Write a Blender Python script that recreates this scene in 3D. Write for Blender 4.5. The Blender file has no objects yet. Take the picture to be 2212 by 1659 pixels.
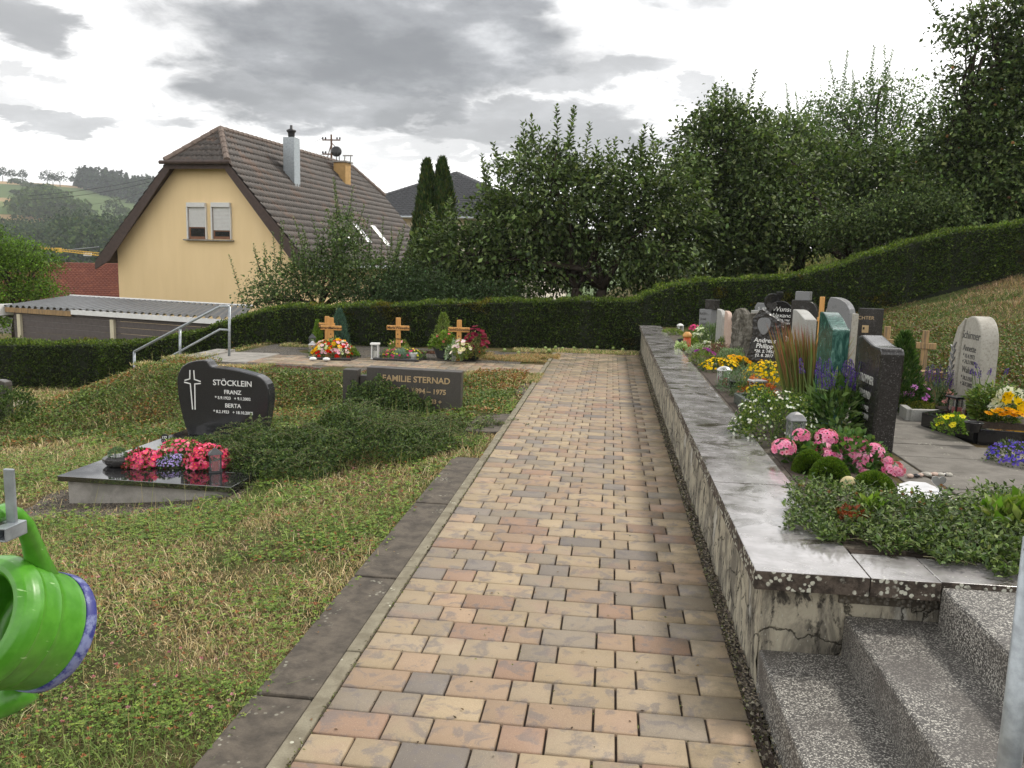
import bpy, math, random
import numpy as np
from mathutils import Vector, Matrix
PI = math.pi
R = math.radians
rng = np.random.default_rng(7)
random.seed(7)
scn = bpy.context.scene
C = scn.collection
# ------------------------------------------------------------------ camera
FPX, CX, CY = 1790.0, 1106.0, 829.5          # measured on a 2212 px wide copy of the photograph
EYE = np.array([0.0, 0.0, 1.6])
ROLL, PITCH, YAW = 0.025, R(8.2), R(6.61)
Fv = np.array([-math.sin(YAW)*math.cos(PITCH), math.cos(YAW)*math.cos(PITCH), -math.sin(PITCH)])
R0 = np.array([math.cos(YAW), math.sin(YAW), 0.0])
U0 = np.cross(R0, Fv)
Rv = R0*math.cos(ROLL) + U0*math.sin(ROLL)
Uv = U0*math.cos(ROLL) - R0*math.sin(ROLL)
cam_d = bpy.data.cameras.new('camera')
cam = bpy.data.objects.new('camera', cam_d); C.objects.link(cam)
cam.matrix_world = Matrix(((Rv[0], Uv[0], -Fv[0], EYE[0]), (Rv[1], Uv[1], -Fv[1], EYE[1]), (Rv[2], Uv[2], -Fv[2], EYE[2]), (0, 0, 0, 1)))
cam_d.sensor_fit = 'HORIZONTAL'; cam_d.sensor_width = 36.0
cam_d.lens = 36.0*FPX/2212.0
cam_d.clip_start = 0.05; cam_d.clip_end = 6000
scn.camera = cam
# measuring helpers: a sight line meets a height, a depth or a side plane
def ray(u, v): return Rv*(u-CX)/FPX - Uv*(v-CY)/FPX + Fv
def atz(u, v, z=0.0):
    d = ray(u, v); return EYE + d*((z-EYE[2])/d[2])
def aty(u, v, y):
    d = ray(u, v); return EYE + d*(y/d[1])
def atx(u, v, x):
    d = ray(u, v); return EYE + d*(x/d[0])
def depth(p): return float(np.dot(np.asarray(p)-EYE, Fv))
# ------------------------------------------------------------------ light
scn.view_settings.view_transform = 'Standard'; scn.view_settings.look = 'None'
scn.view_settings.gamma = 1; scn.view_settings.use_curve_mapping = False
scn.view_settings.exposure = 0.52
SUN_EL, SUN_AZ = R(52), R(55)                # azimuth measured clockwise from the direction of the path
sd = bpy.data.lights.new('sun', 'SUN'); sd.energy = 2.0; sd.angle = R(10); sd.color = (1, 0.94, 0.85)
sun = bpy.data.objects.new('sun', sd); C.objects.link(sun)
sv = Vector((math.sin(SUN_AZ)*math.cos(SUN_EL), math.cos(SUN_AZ)*math.cos(SUN_EL), math.sin(SUN_EL)))
sun.rotation_euler = sv.to_track_quat('Z', 'Y').to_euler()
world = bpy.data.worlds.new('World'); scn.world = world; world.use_nodes = True

class NT:
    """small node tree writer"""
    def __init__(s, nt): s.nt = nt; s.n = nt.nodes; s.l = nt.links
    def new(s, t, **kw):
        n = s.n.new(t)
        for k, v in kw.items(): setattr(n, k, v)
        return n
    def put(s, sock, val):
        if isinstance(val, bpy.types.NodeSocket): s.l.new(val, sock)
        elif val is not None: sock.default_value = val
    def math(s, op, a, b=None, clamp=False):
        n = s.new('ShaderNodeMath', operation=op, use_clamp=clamp); s.put(n.inputs[0], a)
        if b is not None: s.put(n.inputs[1], b)
        return n.outputs[0]
    def vmath(s, op, a, b=None):
        n = s.new('ShaderNodeVectorMath', operation=op); s.put(n.inputs[0], a)
        if b is not None: s.put(n.inputs[1], b)
        return n.outputs[0]
    def noise(s, vec, scale, detail=4, rough=0.55, dist=0.0, out='Fac'):
        n = s.new('ShaderNodeTexNoise'); s.put(n.inputs['Vector'], vec); s.put(n.inputs['Scale'], scale)
        n.inputs['Detail'].default_value = detail; n.inputs['Roughness'].default_value = rough; n.inputs['Distortion'].default_value = dist
        return n.outputs[out]
    def voro(s, vec, scale, out='Distance', feature='F1'):
        n = s.new('ShaderNodeTexVoronoi', feature=feature); s.put(n.inputs['Vector'], vec); s.put(n.inputs['Scale'], scale)
        return n.outputs[out]
    def ramp(s, fac, stops, interp='LINEAR'):
        n = s.new('ShaderNodeValToRGB'); n.color_ramp.interpolation = interp; e = n.color_ramp.elements
        while len(e) < len(stops): e.new(0.5)
        for el, (p, c) in zip(e, stops):
            el.position = p; el.color = (c, c, c, 1) if isinstance(c, (int, float)) else (*c, 1)
        s.put(n.inputs[0], fac); return n.outputs[0]
    def mix(s, fac, a, b, mode='MIX'):
        n = s.new('ShaderNodeMix', data_type='RGBA', blend_type=mode)
        s.put(n.inputs[0], fac)
        for i, x in ((6, a), (7, b)):
            if isinstance(x, (tuple, list)): x = (*x, 1) if len(x) == 3 else x
            s.put(n.inputs[i], x)
        return n.outputs[2]
    def mapr(s, v, a, b, c=0.0, d=1.0):
        n = s.new('ShaderNodeMapRange', interpolation_type='SMOOTHSTEP')
        s.put(n.inputs[0], v)
        for i, x in zip((1, 2, 3, 4), (a, b, c, d)): n.inputs[i].default_value = x
        return n.outputs[0]

w = NT(world.node_tree); w.n.clear()
bg = w.new('ShaderNodeBackground'); wo = w.new('ShaderNodeOutputWorld'); w.l.new(bg.outputs[0], wo.inputs[0])
sky = w.new('ShaderNodeTexSky', sky_type='NISHITA', sun_disc=False); sky.sun_elevation = SUN_EL; sky.sun_rotation = SUN_AZ
tc = w.new('ShaderNodeTexCoord').outputs['Generated']
dirn = w.vmath('NORMALIZE', tc)
sep = w.new('ShaderNodeSeparateXYZ'); w.l.new(dirn, sep.inputs[0])
az = w.math('ARCTAN2', sep.outputs[0], sep.outputs[1]); el = w.math('ARCSINE', sep.outputs[2])
flat = w.new('ShaderNodeVectorMath', operation='SCALE'); w.l.new(dirn, flat.inputs[0])
w.l.new(w.math('DIVIDE', 1.0, w.math('ADD', w.math('MAXIMUM', sep.outputs[2], 0.0), 0.22)), flat.inputs['Scale'])
cl = flat.outputs[0]
n1 = w.noise(cl, 2.0, 8, 0.6, 0.0); n2 = w.noise(cl, 0.8, 4, 0.5, 0.0)
wob = w.noise(cl, 1.9, 6, 0.52, 0.0, out='Color'); ws = w.new('ShaderNodeSeparateColor'); w.l.new(wob, ws.inputs[0])
wob2 = w.noise(cl, 6.5, 6, 0.6, 0.3, out='Color'); ws2 = w.new('ShaderNodeSeparateColor'); w.l.new(wob2, ws2.inputs[0])
azs = w.math('ADD', az, w.math('MULTIPLY', w.math('SUBTRACT', ws2.outputs[0], 0.5), 0.16)); els = w.math('ADD', el, w.math('MULTIPLY', w.math('SUBTRACT', ws2.outputs[1], 0.5), 0.075))
azw = w.math('ADD', azs, w.math('MULTIPLY', w.math('SUBTRACT', ws.outputs[0], 0.5), 0.26))
elw = w.math('ADD', els, w.math('MULTIPLY', w.math('SUBTRACT', ws.outputs[1], 0.5), 0.11))
mask = None
for (cu, cv, ru, rv, k) in ((830, 90, 560, 170, 1.0), (1000, -60, 700, 120, 1.0), (720, 200, 420, 85, 0.95), (1170, 165, 250, 60, 0.8), (1150, 290, 420, 75, 0.85), (980, 330, 300, 40, 0.6),
                            (0, 30, 130, 80, 0.85), (170, 238, 210, 34, 0.8), (30, 205, 130, 36, 0.6), (1512, 190, 75, 42, 0.7),
                            (80, 385, 260, 24, 0.3), (830, 380, 120, 26, 0.35)):
    d0 = ray(cu, cv); d0 = d0/np.linalg.norm(d0)
    a0, e0 = math.atan2(d0[0], d0[1]), math.asin(d0[2])
    small = ru < 100; x = w.math('DIVIDE', w.math('SUBTRACT', azs if small else azw, a0), ru/FPX); y = w.math('DIVIDE', w.math('SUBTRACT', els if small else elw, e0), rv/FPX)
    q = w.math('SQRT', w.math('ADD', w.math('MULTIPLY', x, x), w.math('MULTIPLY', y, y)))
    m = w.mapr(q, 1.15, 0.55, 0.0, k)
    mask = m if mask is None else w.math('MAXIMUM', mask, m)
over = w.mapr(el, 0.60, 0.90, 0.0, 1.0)       # unseen broken cloud overhead, thickened to dim the fill light from above
mask = w.math('MAXIMUM', mask, w.math('MULTIPLY', over, w.mapr(n2, 0.32, 0.52, 0.2, 0.95)))
tone = w.ramp(w.math('ADD', w.math('MULTIPLY', n1, 0.72), w.math('MULTIPLY', n2, 0.28)), [(0.36, (0.135, 0.138, 0.145)), (0.47, (0.18, 0.184, 0.19)), (0.55, (0.30, 0.305, 0.315)), (0.63, (0.62, 0.625, 0.63))])
bright = w.ramp(n1, [(0.25, (1.24, 1.23, 1.22)), (0.6, (1.42, 1.40, 1.37))])
cloud = w.mix(mask, bright, tone)
skyc = w.mix(0.94, w.mix(1.0, sky.outputs[0], (0.1, 0.1, 0.1), 'MULTIPLY'), cloud)
w.l.new(w.mix(1.0, skyc, (10, 10, 10), 'MULTIPLY'), bg.inputs[0])
bg.inputs[1].default_value = 0.1

# ------------------------------------------------------------------ mesh helpers
def link(o, parent=None):
    C.objects.link(o)
    if parent is not None: o.parent = parent
    return o
def tag(o, label=None, cat=None, group=None, kind=None):
    if label: o['label'] = label
    if cat: o['category'] = cat
    if group: o['group'] = group
    if kind: o['kind'] = kind
    return o
def thing(name, label, cat, loc=(0, 0, 0), rz=0.0, group=None):
    o = bpy.data.objects.new(name, None); o.empty_display_size = 0.1
    o.location = [float(a) for a in loc]; o.rotation_euler = (0, 0, rz)
    C.objects.link(o); return tag(o, label, cat, group)
def nmesh(name, V, F, mat, parent=None, col=None, smooth=False):
    """V (n,3), F (m,3) or (m,4) arrays, col (n,3) colours"""
    V = np.ascontiguousarray(V, dtype=np.float32); F = np.ascontiguousarray(F, dtype=np.int32)
    me = bpy.data.meshes.new(name); k = F.shape[1]
    me.vertices.add(len(V)); me.vertices.foreach_set('co', V.ravel())
    me.loops.add(F.size); me.loops.foreach_set('vertex_index', F.ravel())
    me.polygons.add(len(F)); me.polygons.foreach_set('loop_start', np.arange(0, F.size, k, dtype=np.int32))
    me.polygons.foreach_set('loop_total', np.full(len(F), k, dtype=np.int32))
    if smooth: me.polygons.foreach_set('use_smooth', np.ones(len(F), dtype=bool))
    me.update(calc_edges=True)
    if col is not None:
        a = me.color_attributes.new('col', 'FLOAT_COLOR', 'POINT')
        c4 = np.ones((len(V), 4), dtype=np.float32); c4[:, :3] = col; a.data.foreach_set('color', c4.ravel())
    if mat: me.materials.append(mat)
    return link(bpy.data.objects.new(name, me), parent)
class MB:
    def __init__(s): s.v = []; s.f = []; s.c = []
    def add(s, vs, fs, col=None):
        b = len(s.v); s.v += [tuple(map(float, p)) for p in vs]; s.f += [tuple(b+i for i in f) for f in fs]
        s.c += [col or (1, 1, 1)]*len(vs); return s
    def box(s, c, d, rz=0.0, col=None):
        x, y, z = [a/2 for a in d]; cs, sn = math.cos(rz), math.sin(rz)
        vs = [(c[0]+cs*a*x-sn*b*y, c[1]+sn*a*x+cs*b*y, c[2]+e*z) for e in (-1, 1) for b in (-1, 1) for a in (-1, 1)]
        return s.add(vs, [(0, 2, 3, 1), (4, 5, 7, 6), (0, 1, 5, 4), (2, 6, 7, 3), (0, 4, 6, 2), (1, 3, 7, 5)], col)
    def prism(s, out, y0, y1, col=None):
        n = len(out); vs = [(x, y0, z) for x, z in out]+[(x, y1, z) for x, z in out]
        a = sum(out[i][0]*out[(i+1) % n][1]-out[(i+1) % n][0]*out[i][1] for i in range(n))
        f0 = tuple(range(n)); f1 = tuple(range(2*n-1, n-1, -1)); sd_ = [(i, i+n, (i+1) % n+n, (i+1) % n) for i in range(n)]
        if a < 0: f0 = f0[::-1]; f1 = f1[::-1]; sd_ = [q[::-1] for q in sd_]
        return s.add(vs, [f0, f1]+sd_, col)
    def slab(s, out, z0, z1, col=None):
        n = len(out); vs = [(x, y, z0) for x, y in out]+[(x, y, z1) for x, y in out]
        a = sum(out[i][0]*out[(i+1) % n][1]-out[(i+1) % n][0]*out[i][1] for i in range(n))
        f0 = tuple(range(n-1, -1, -1)); f1 = tuple(range(n, 2*n)); sd_ = [(i, (i+1) % n, (i+1) % n+n, i+n) for i in range(n)]
        if a < 0: f0 = f0[::-1]; f1 = f1[::-1]; sd_ = [q[::-1] for q in sd_]
        return s.add(vs, [f0, f1]+sd_, col)
    def tube(s, pts, r, seg=8, col=None):
        pts = [Vector([float(a) for a in p]) for p in pts]; n = len(pts); rs = r if isinstance(r, (list, tuple)) else [r]*n
        vs = []; t0 = (pts[1]-pts[0]).normalized(); up = Vector((0, 0, 1)) if abs(t0.z) < .9 else Vector((1, 0, 0)); a = t0.cross(up).normalized()
        for i, p in enumerate(pts):
            t = (pts[min(i+1, n-1)]-pts[max(i-1, 0)]).normalized(); a = (a-t*a.dot(t)).normalized(); b = t.cross(a)
            vs += [p+(a*math.cos(2*PI*k/seg)+b*math.sin(2*PI*k/seg))*rs[i] for k in range(seg)]
        fs = [(i*seg+k, i*seg+(k+1) % seg, (i+1)*seg+(k+1) % seg, (i+1)*seg+k) for i in range(n-1) for k in range(seg)]
        fs += [tuple(range(seg-1, -1, -1)), tuple((n-1)*seg+k for k in range(seg))]
        return s.add(vs, fs, col)
    def lathe(s, prof, c=(0, 0, 0), seg=24, m=None, col=None, phase=0.0):
        vs = []
        for r, z in prof:
            for k in range(seg):
                p = Vector((r*math.cos(2*PI*k/seg+phase), r*math.sin(2*PI*k/seg+phase), z))
                if m is not None: p = m @ p
                vs.append(p+Vector([float(a) for a in c]))
        n = len(prof)
        fs = [(i*seg+k, i*seg+(k+1) % seg, (i+1)*seg+(k+1) % seg, (i+1)*seg+k) for i in range(n-1) for k in range(seg)]
        fs += [tuple(range(seg-1, -1, -1)), tuple((n-1)*seg+k for k in range(seg))]
        return s.add(vs, fs, col)
    def ball(s, c, r, sq=1.0, seg=8, rings=6, jit=0.0, col=None):
        prof = [(max(r*math.sin(PI*i/rings), 1e-4), -r*sq*math.cos(PI*i/rings)) for i in range(rings+1)]
        b = len(s.v); s.lathe(prof, c, seg, col=col)
        if jit:
            for i in range(b, len(s.v)): s.v[i] = tuple(a+random.uniform(-jit, jit)*r for a in s.v[i])
        return s
    def build(s, name, mat, parent=None, bevel=0.0, smooth=False, col=False, seg=2, sub=0):
        me = bpy.data.meshes.new(name); me.from_pydata(s.v, [], s.f)
        if col:
            a = me.color_attributes.new('col', 'FLOAT_COLOR', 'POINT'); c4 = np.ones((len(s.v), 4), dtype=np.float32); c4[:, :3] = s.c
            a.data.foreach_set('color', c4.ravel())
        if smooth:
            for p in me.polygons: p.use_smooth = True
        me.update(); me.materials.append(mat)
        o = link(bpy.data.objects.new(name, me), parent)
        if bevel:
            m = o.modifiers.new('bevel', 'BEVEL'); m.width = bevel; m.segments = seg; m.limit_method = 'ANGLE'; m.angle_limit = R(32)
        if sub:
            m = o.modifiers.new('sub', 'SUBSURF'); m.levels = sub; m.render_levels = sub
        return o
def unit(a): return a/np.maximum(np.linalg.norm(a, axis=1, keepdims=True), 1e-9)
def rnd_dir(n, zmin=-1.0, zmax=1.0):
    z = rng.uniform(zmin, zmax, n); t = rng.uniform(0, 2*PI, n); r = np.sqrt(np.maximum(0, 1-z*z))
    return np.stack([r*np.cos(t), r*np.sin(t), z], 1)
def pick(cols, n, var=0.18):
    cols = np.array(cols, dtype=float); c = cols[rng.integers(0, len(cols), n)]
    return np.clip(c*rng.normal(1, var, (n, 1))*rng.normal(1, var*.25, (n, 3)), 0.002, 1)
_lat = rng.random((7, 64, 64))
def vn(x, y, s, k=0):
    """smooth value noise with three octaves, about 0..1"""
    out = 0; tot = 0
    for o in range(3):
        f = s*2**o; a, b = np.asarray(x)*f+17*k, np.asarray(y)*f+31*o; i, j = np.floor(a).astype(int), np.floor(b).astype(int); u, v = a-i, b-j; u = u*u*(3-2*u); v = v*v*(3-2*v); L = _lat[(k+o) % 7]
        g = lambda p, q: L[p % 64, q % 64]
        out = out+(g(i, j)*(1-u)*(1-v)+g(i+1, j)*u*(1-v)+g(i, j+1)*(1-u)*v+g(i+1, j+1)*u*v)*.55**o; tot += .55**o
    return out/tot
def leafgeo(P, D, N, L, W, col, fold=0.25):
    """one folded two-triangle leaf per point: base P, axis D, blade normal N"""
    D = unit(D); S = unit(np.cross(D, N)); N = np.cross(S, D)
    L = np.broadcast_to(L, (len(P),))[:, None]; W = np.broadcast_to(W, (len(P),))[:, None]
    mid = P + D*L*0.48 + N*W*fold
    V = np.stack([P, mid+S*W*.5, P+D*L, mid-S*W*.5], 1).reshape(-1, 3)
    i = np.arange(len(P))[:, None]*4
    F = np.concatenate([i+np.array([[0, 1, 2]]), i+np.array([[0, 2, 3]])], 0)
    return V, F, np.repeat(col, 4, 0)
def blades(P, D, L, W, col, bend=0.4):
    """grass blades of two bent segments"""
    D = unit(D); a = rng.uniform(0, 2*PI, len(P)); S = np.stack([np.cos(a), np.sin(a), 0*a], 1)
    L = np.broadcast_to(L, (len(P),))[:, None]; W = np.broadcast_to(W, (len(P),))[:, None]
    out = D.copy(); out[:, 2] = 0; out = out+np.stack([-np.sin(a), np.cos(a), 0*a], 1)*.3
    m = P+D*L*.55; t = P+D*L*.9+out*L*bend-np.array([0, 0, 1])*L*bend*.35
    V = np.stack([P-S*W*.5, P+S*W*.5, m-S*W*.4, m+S*W*.4, t], 1).reshape(-1, 3)
    i = np.arange(len(P))[:, None]*5
    F = np.concatenate([i+np.array([[0, 1, 3]]), i+np.array([[0, 3, 2]]), i+np.array([[2, 3, 4]])], 0)
    return V, F, np.repeat(col, 5, 0)
def join(parts):
    V = []; F = []; K = []; b = 0
    for v, f, c in parts:
        V.append(v); F.append(f+b); K.append(c); b += len(v)
    return np.concatenate(V), np.concatenate(F), np.concatenate(K)
def petals(P, N, size, col, k=5, centre=None, cup=0.25):
    """flat flowers of k petals around each point"""
    n = len(P); N = unit(N); A = unit(np.cross(N, rnd_dir(n))); B = np.cross(N, A); parts = []
    size = np.broadcast_to(size, (n,))
    for j in range(k):
        t = 2*PI*j/k; D = A*math.cos(t)+B*math.sin(t)+N*cup
        parts.append(leafgeo(P, D, N, size, size*1.5*math.sin(PI/k)*1.35, col, 0.08))
    if centre is not None:
        cc = np.tile(np.array(centre, dtype=float), (n, 1))
        for j in range(3):
            t = 2*PI*j/3; D = A*math.cos(t)+B*math.sin(t)
            parts.append(leafgeo(P+N*size[:, None]*.12-D*size[:, None]*.1, D+N*.05, N, size*.42, size*.36, cc, 0.0))
    return join(parts)
# ------------------------------------------------------------------ materials
MATS = {}
def mat(name, fn, rough=0.7, spec=0.5, bump=None, metal=0.0):
    m = bpy.data.materials.new(name); m.use_nodes = True; t = NT(m.node_tree)
    b = t.n['Principled BSDF']; b.inputs['Roughness'].default_value = rough; b.inputs['Specular IOR Level'].default_value = spec; b.inputs['Metallic'].default_value = metal
    co = t.new('ShaderNodeTexCoord').outputs['Object']
    t.b = b; t.co = co
    r = fn(t, co) if callable(fn) else (*fn, 1)
    if r is not None: t.put(b.inputs['Base Color'], r)
    MATS[name] = m; return m
def bumpy(t, h, strength=0.5, dist=0.01):
    n = t.new('ShaderNodeBump'); n.inputs['Strength'].default_value = strength; n.inputs['Distance'].default_value = dist
    t.put(n.inputs['Height'], h); t.l.new(n.outputs[0], t.b.inputs['Normal'])
def attr(t): return t.new('ShaderNodeAttribute', attribute_name='col').outputs['Color']
def leafmat(name, trans=0.2, rough=0.5, spec=0.25, sat=1.08, val=1.05):
    m = bpy.data.materials.new(name); m.use_nodes = True; t = NT(m.node_tree); b = t.n['Principled BSDF']
    b.inputs['Roughness'].default_value = rough; b.inputs['Specular IOR Level'].default_value = spec
    hs = t.new('ShaderNodeHueSaturation'); hs.inputs['Saturation'].default_value = sat; hs.inputs['Value'].default_value = val; t.l.new(attr(t), hs.inputs['Color']); c = hs.outputs[0]; t.put(b.inputs['Base Color'], c)
    tr = t.new('ShaderNodeBsdfTranslucent'); t.put(tr.inputs[0], t.mix(1.0, c, (1.15, 1.3, 0.6, 1), 'MULTIPLY'))
    mx = t.new('ShaderNodeMixShader'); mx.inputs[0].default_value = trans; t.l.new(b.outputs[0], mx.inputs[1]); t.l.new(tr.outputs[0], mx.inputs[2])
    t.l.new(mx.outputs[0], t.n['Material Output'].inputs[0]); return m
M_LEAF = leafmat('leaf'); M_PETAL = leafmat('petal', 0.3, 0.6, 0.15, 1.05, 1.0); M_GRASS = leafmat('grass_blade', 0.22, 0.65, 0.15, 0.92, 1.08); M_FARLEAF = leafmat('far_leaf', 0.15, 0.9, 0.0)
def speck(base, s1, s2, sc=900, amt=0.35):
    def f(t, co):
        n = t.noise(co, sc, 3, 0.7); v = t.voro(co, sc*0.5); big = t.noise(co, 3, 5)
        c = t.mix(t.mapr(n, 0.48, 0.66), base, s1); c = t.mix(t.math('MULTIPLY', t.mapr(v, 0.28, 0.12), amt), c, s2)
        return t.mix(t.mapr(big, 0.3, 0.8, 0, 0.35), c, tuple(x*0.7 for x in base))
    return f
def granite(name, base, s1, s2, rough=0.25, sc=240, amt=0.4, bump=0.0):
    def f(t, co):
        c = speck(base, s1, s2, sc, amt)(t, co)
        t.put(t.b.inputs['Roughness'], t.mapr(t.noise(co, 6, 4), 0.35, 0.7, rough*0.7, rough*1.5))
        if bump: bumpy(t, t.noise(co, 60, 6, 0.7), bump, 0.01)
        return c
    return mat(name, f, rough)
def plain(name, base, rough=0.6, var=0.2, sc=8, metal=0.0, spec=0.5, bump=0.0, bsc=80):
    def f(t, co):
        if bump: bumpy(t, t.noise(co, bsc, 5, 0.6), bump, 0.01)
        return t.mix(t.mapr(t.noise(co, sc, 6, 0.6), 0.3, 0.75), tuple(min(1, x*(1+var)) for x in base), tuple(x*(1-var) for x in base))
    return mat(name, f, rough, spec, None, metal)
def f_paver(t, co):
    c = attr(t); n = t.noise(co, 11, 6, 0.62, 0.5); g = t.noise(co, 260, 2, 0.6); v = t.voro(co, 120)
    t.put(t.b.inputs['Roughness'], t.mapr(t.noise(co, 2.2, 5), 0.35, 0.65, 0.5, 0.8))
    c = t.mix(t.mapr(n, 0.50, 0.62, 0, 0.62), c, (0.17, 0.15, 0.145)); c = t.mix(t.mapr(t.noise(co, 5, 4), 0.52, 0.68, 0, .35), c, (0.33, 0.22, 0.165))
    c = t.mix(t.mapr(g, 0.35, 0.7, 0, 0.45), c, t.mix(1.0, c, (0.62, 0.62, 0.62), 'MULTIPLY'))
    c = t.mix(t.mapr(v, 0.13, 0.04, 0, .7), c, (0.75, 0.68, 0.55))
    # patchy dark olive tone towards the wall and at the far end
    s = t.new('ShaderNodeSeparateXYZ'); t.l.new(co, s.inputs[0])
    near_wall = t.math('MULTIPLY', t.mapr(s.outputs[0], 0.12, 0.5), t.mapr(t.noise(co, 5, 7, 0.65), 0.42, 0.6, 0.0, 0.9))
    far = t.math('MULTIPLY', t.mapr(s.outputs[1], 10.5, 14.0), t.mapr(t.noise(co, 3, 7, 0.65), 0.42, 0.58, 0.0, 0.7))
    c = t.mix(t.math('MAXIMUM', t.math('MULTIPLY', near_wall, .55), far), c, (0.11, 0.10, 0.06))
    bumpy(t, t.noise(co, 180, 4, 0.7), 0.35, 0.004); return c
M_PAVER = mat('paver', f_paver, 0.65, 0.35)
def f_conc(base, dark, lich=0.0, sc=6):
    def f(t, co):
        c = t.mix(t.mapr(t.noise(co, sc, 7, 0.62, 0.3), 0.35, 0.68), base, dark)
        c = t.mix(t.mapr(t.noise(co, 150, 3, 0.6), 0.35, 0.7, 0, 0.4), c, tuple(x*0.6 for x in base))
        if lich:
            v = t.voro(co, 42); k = t.math('MULTIPLY', t.mapr(v, 0.34, 0.24), t.mapr(t.noise(co, 7, 4), 0.56, 0.68)); c = t.mix(t.math('MULTIPLY', k, lich), c, (0.62, 0.62, 0.5))
        bumpy(t, t.noise(co, 70, 6, 0.7), 0.5, 0.006); return c
    return f
M_CONC = mat('concrete', f_conc((0.34, 0.32, 0.29), (0.2, 0.19, 0.17)), 0.85, 0.3)
M_DCONC = mat('dark_concrete', f_conc((0.125, 0.105, 0.082), (0.055, 0.047, 0.038), 0.35, 11), 0.8, 0.3)
M_KERB = mat('lichen_kerb', f_conc((0.27, 0.245, 0.18), (0.16, 0.14, 0.10), 0.9, 9), 0.9, 0.2)
M_SLAB = mat('grey_slab', f_conc((0.20, 0.185, 0.162), (0.12, 0.11, 0.094), 0.5, 6), 0.8, 0.25)
def f_plaster(t, co):
    mp = t.new('ShaderNodeMapping'); mp.inputs['Scale'].default_value = (1, 1, 0.45); t.l.new(co, mp.inputs[0]); p = mp.outputs[0]
    c = t.mix(t.mapr(t.noise(p, 7, 8, 0.68, 0.6), 0.42, 0.6), (0.40, 0.365, 0.28), (0.17, 0.155, 0.125))
    c = t.mix(t.mapr(t.noise(p, 16, 7, 0.7, 0.4), 0.52, 0.63), c, (0.055, 0.05, 0.042))
    c = t.mix(t.mapr(t.noise(p, 3.5, 5, 0.6), 0.6, 0.7, 0, .8), c, (0.48, 0.47, 0.42))
    c = t.mix(t.mapr(t.voro(p, 60), 0.16, 0.08, 0, .5), c, (0.5, 0.5, 0.44))
    crack = t.voro(t.vmath('ADD', co, t.vmath('MULTIPLY', t.noise(co, 9, 5, out='Color'), (.16, .16, .16))), 3.1, feature='DISTANCE_TO_EDGE')
    c = t.mix(t.mapr(crack, 0.012, 0.004, 0, .8), c, (0.03, 0.027, 0.02))
    bumpy(t, t.math('ADD', t.noise(p, 22, 8, 0.7), t.math('MULTIPLY', t.mapr(crack, 0.0, 0.02), 0.5)), 0.9, 0.02); return c
M_PLASTER = mat('old_plaster', f_plaster, 0.9, 0.2)
def f_coping(t, co):
    mp = t.new('ShaderNodeMapping'); mp.inputs['Scale'].default_value = (1, 1.2, 1); t.l.new(co, mp.inputs[0]); p = mp.outputs[0]
    wet = t.noise(p, 3.6, 8, 0.62, 0.5)
    c = t.mix(t.mapr(t.noise(p, 9, 7, 0.6), 0.35, 0.65), (0.31, 0.295, 0.295), (0.20, 0.19, 0.185))
    t.b.inputs['Coat Weight'].default_value = 0.3; t.b.inputs['Coat Roughness'].default_value = 0.05; t.b.inputs['Coat IOR'].default_value = 1.9
    c = t.mix(t.mapr(wet, 0.54, 0.63, 0, 0.85), c, (0.055, 0.045, 0.032))
    v = t.voro(p, 55); c = t.mix(t.math('MULTIPLY', t.mapr(v, 0.3, 0.2), t.mapr(t.noise(co, 11, 4), 0.56, 0.66, 0, .7)), c, (0.55, 0.55, 0.48))
    t.put(t.b.inputs['Roughness'], t.math('ADD', t.mapr(t.noise(p, 5, 6, 0.6), 0.35, 0.65, 0.06, 0.26), t.mapr(wet, 0.5, 0.62, 0.05, 0.0)))
    bumpy(t, t.noise(p, 110, 4, 0.6), 0.05, 0.004); return c
M_COPING = mat('wet_coping', f_coping, 0.15, 0.9)
def f_copedge(t, co):
    c = t.mix(t.mapr(t.noise(co, 22, 7, 0.7), 0.4, 0.62), (0.125, 0.10, 0.08), (0.05, 0.04, 0.033))
    v = t.voro(t.vmath('ADD', co, t.vmath('MULTIPLY', t.noise(co, 60, 3, out='Color'), (.012, .012, .012))), 48); k = t.math('MULTIPLY', t.mapr(v, 0.42, 0.32), t.mapr(t.noise(co, 7, 4), 0.44, 0.52)); c = t.mix(k, c, (0.62, 0.62, 0.52))
    bumpy(t, t.noise(co, 40, 8, 0.75), 0.9, 0.02); return c
M_COPEDGE = mat('lichen_coping_edge', f_copedge, 0.9, 0.2)
def f_terrazzo(t, co):
    v = t.voro(co, 185, out='Color'); d = t.voro(co, 185)
    s = t.new('ShaderNodeSeparateColor'); t.l.new(v, s.inputs[0])
    c = t.ramp(s.outputs[0], [(0.0, (0.035, 0.032, 0.03)), (0.38, (0.08, 0.075, 0.068)), (0.48, (0.19, 0.18, 0.16)), (0.75, (0.34, 0.325, 0.29)), (1.0, (0.56, 0.54, 0.48))])
    c = t.mix(t.mapr(d, 0.45, 0.66), c, (0.07, 0.065, 0.06))
    big = t.noise(co, 3.2, 6, 0.6); c = t.mix(t.mapr(big, 0.47, 0.66, 0, 0.72), c, (0.07, 0.062, 0.055))
    bumpy(t, t.mapr(d, 0.6, 0.1), 0.35, 0.004); return c
M_TERR = mat('terrazzo', f_terrazzo, 0.55, 0.45)
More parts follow.
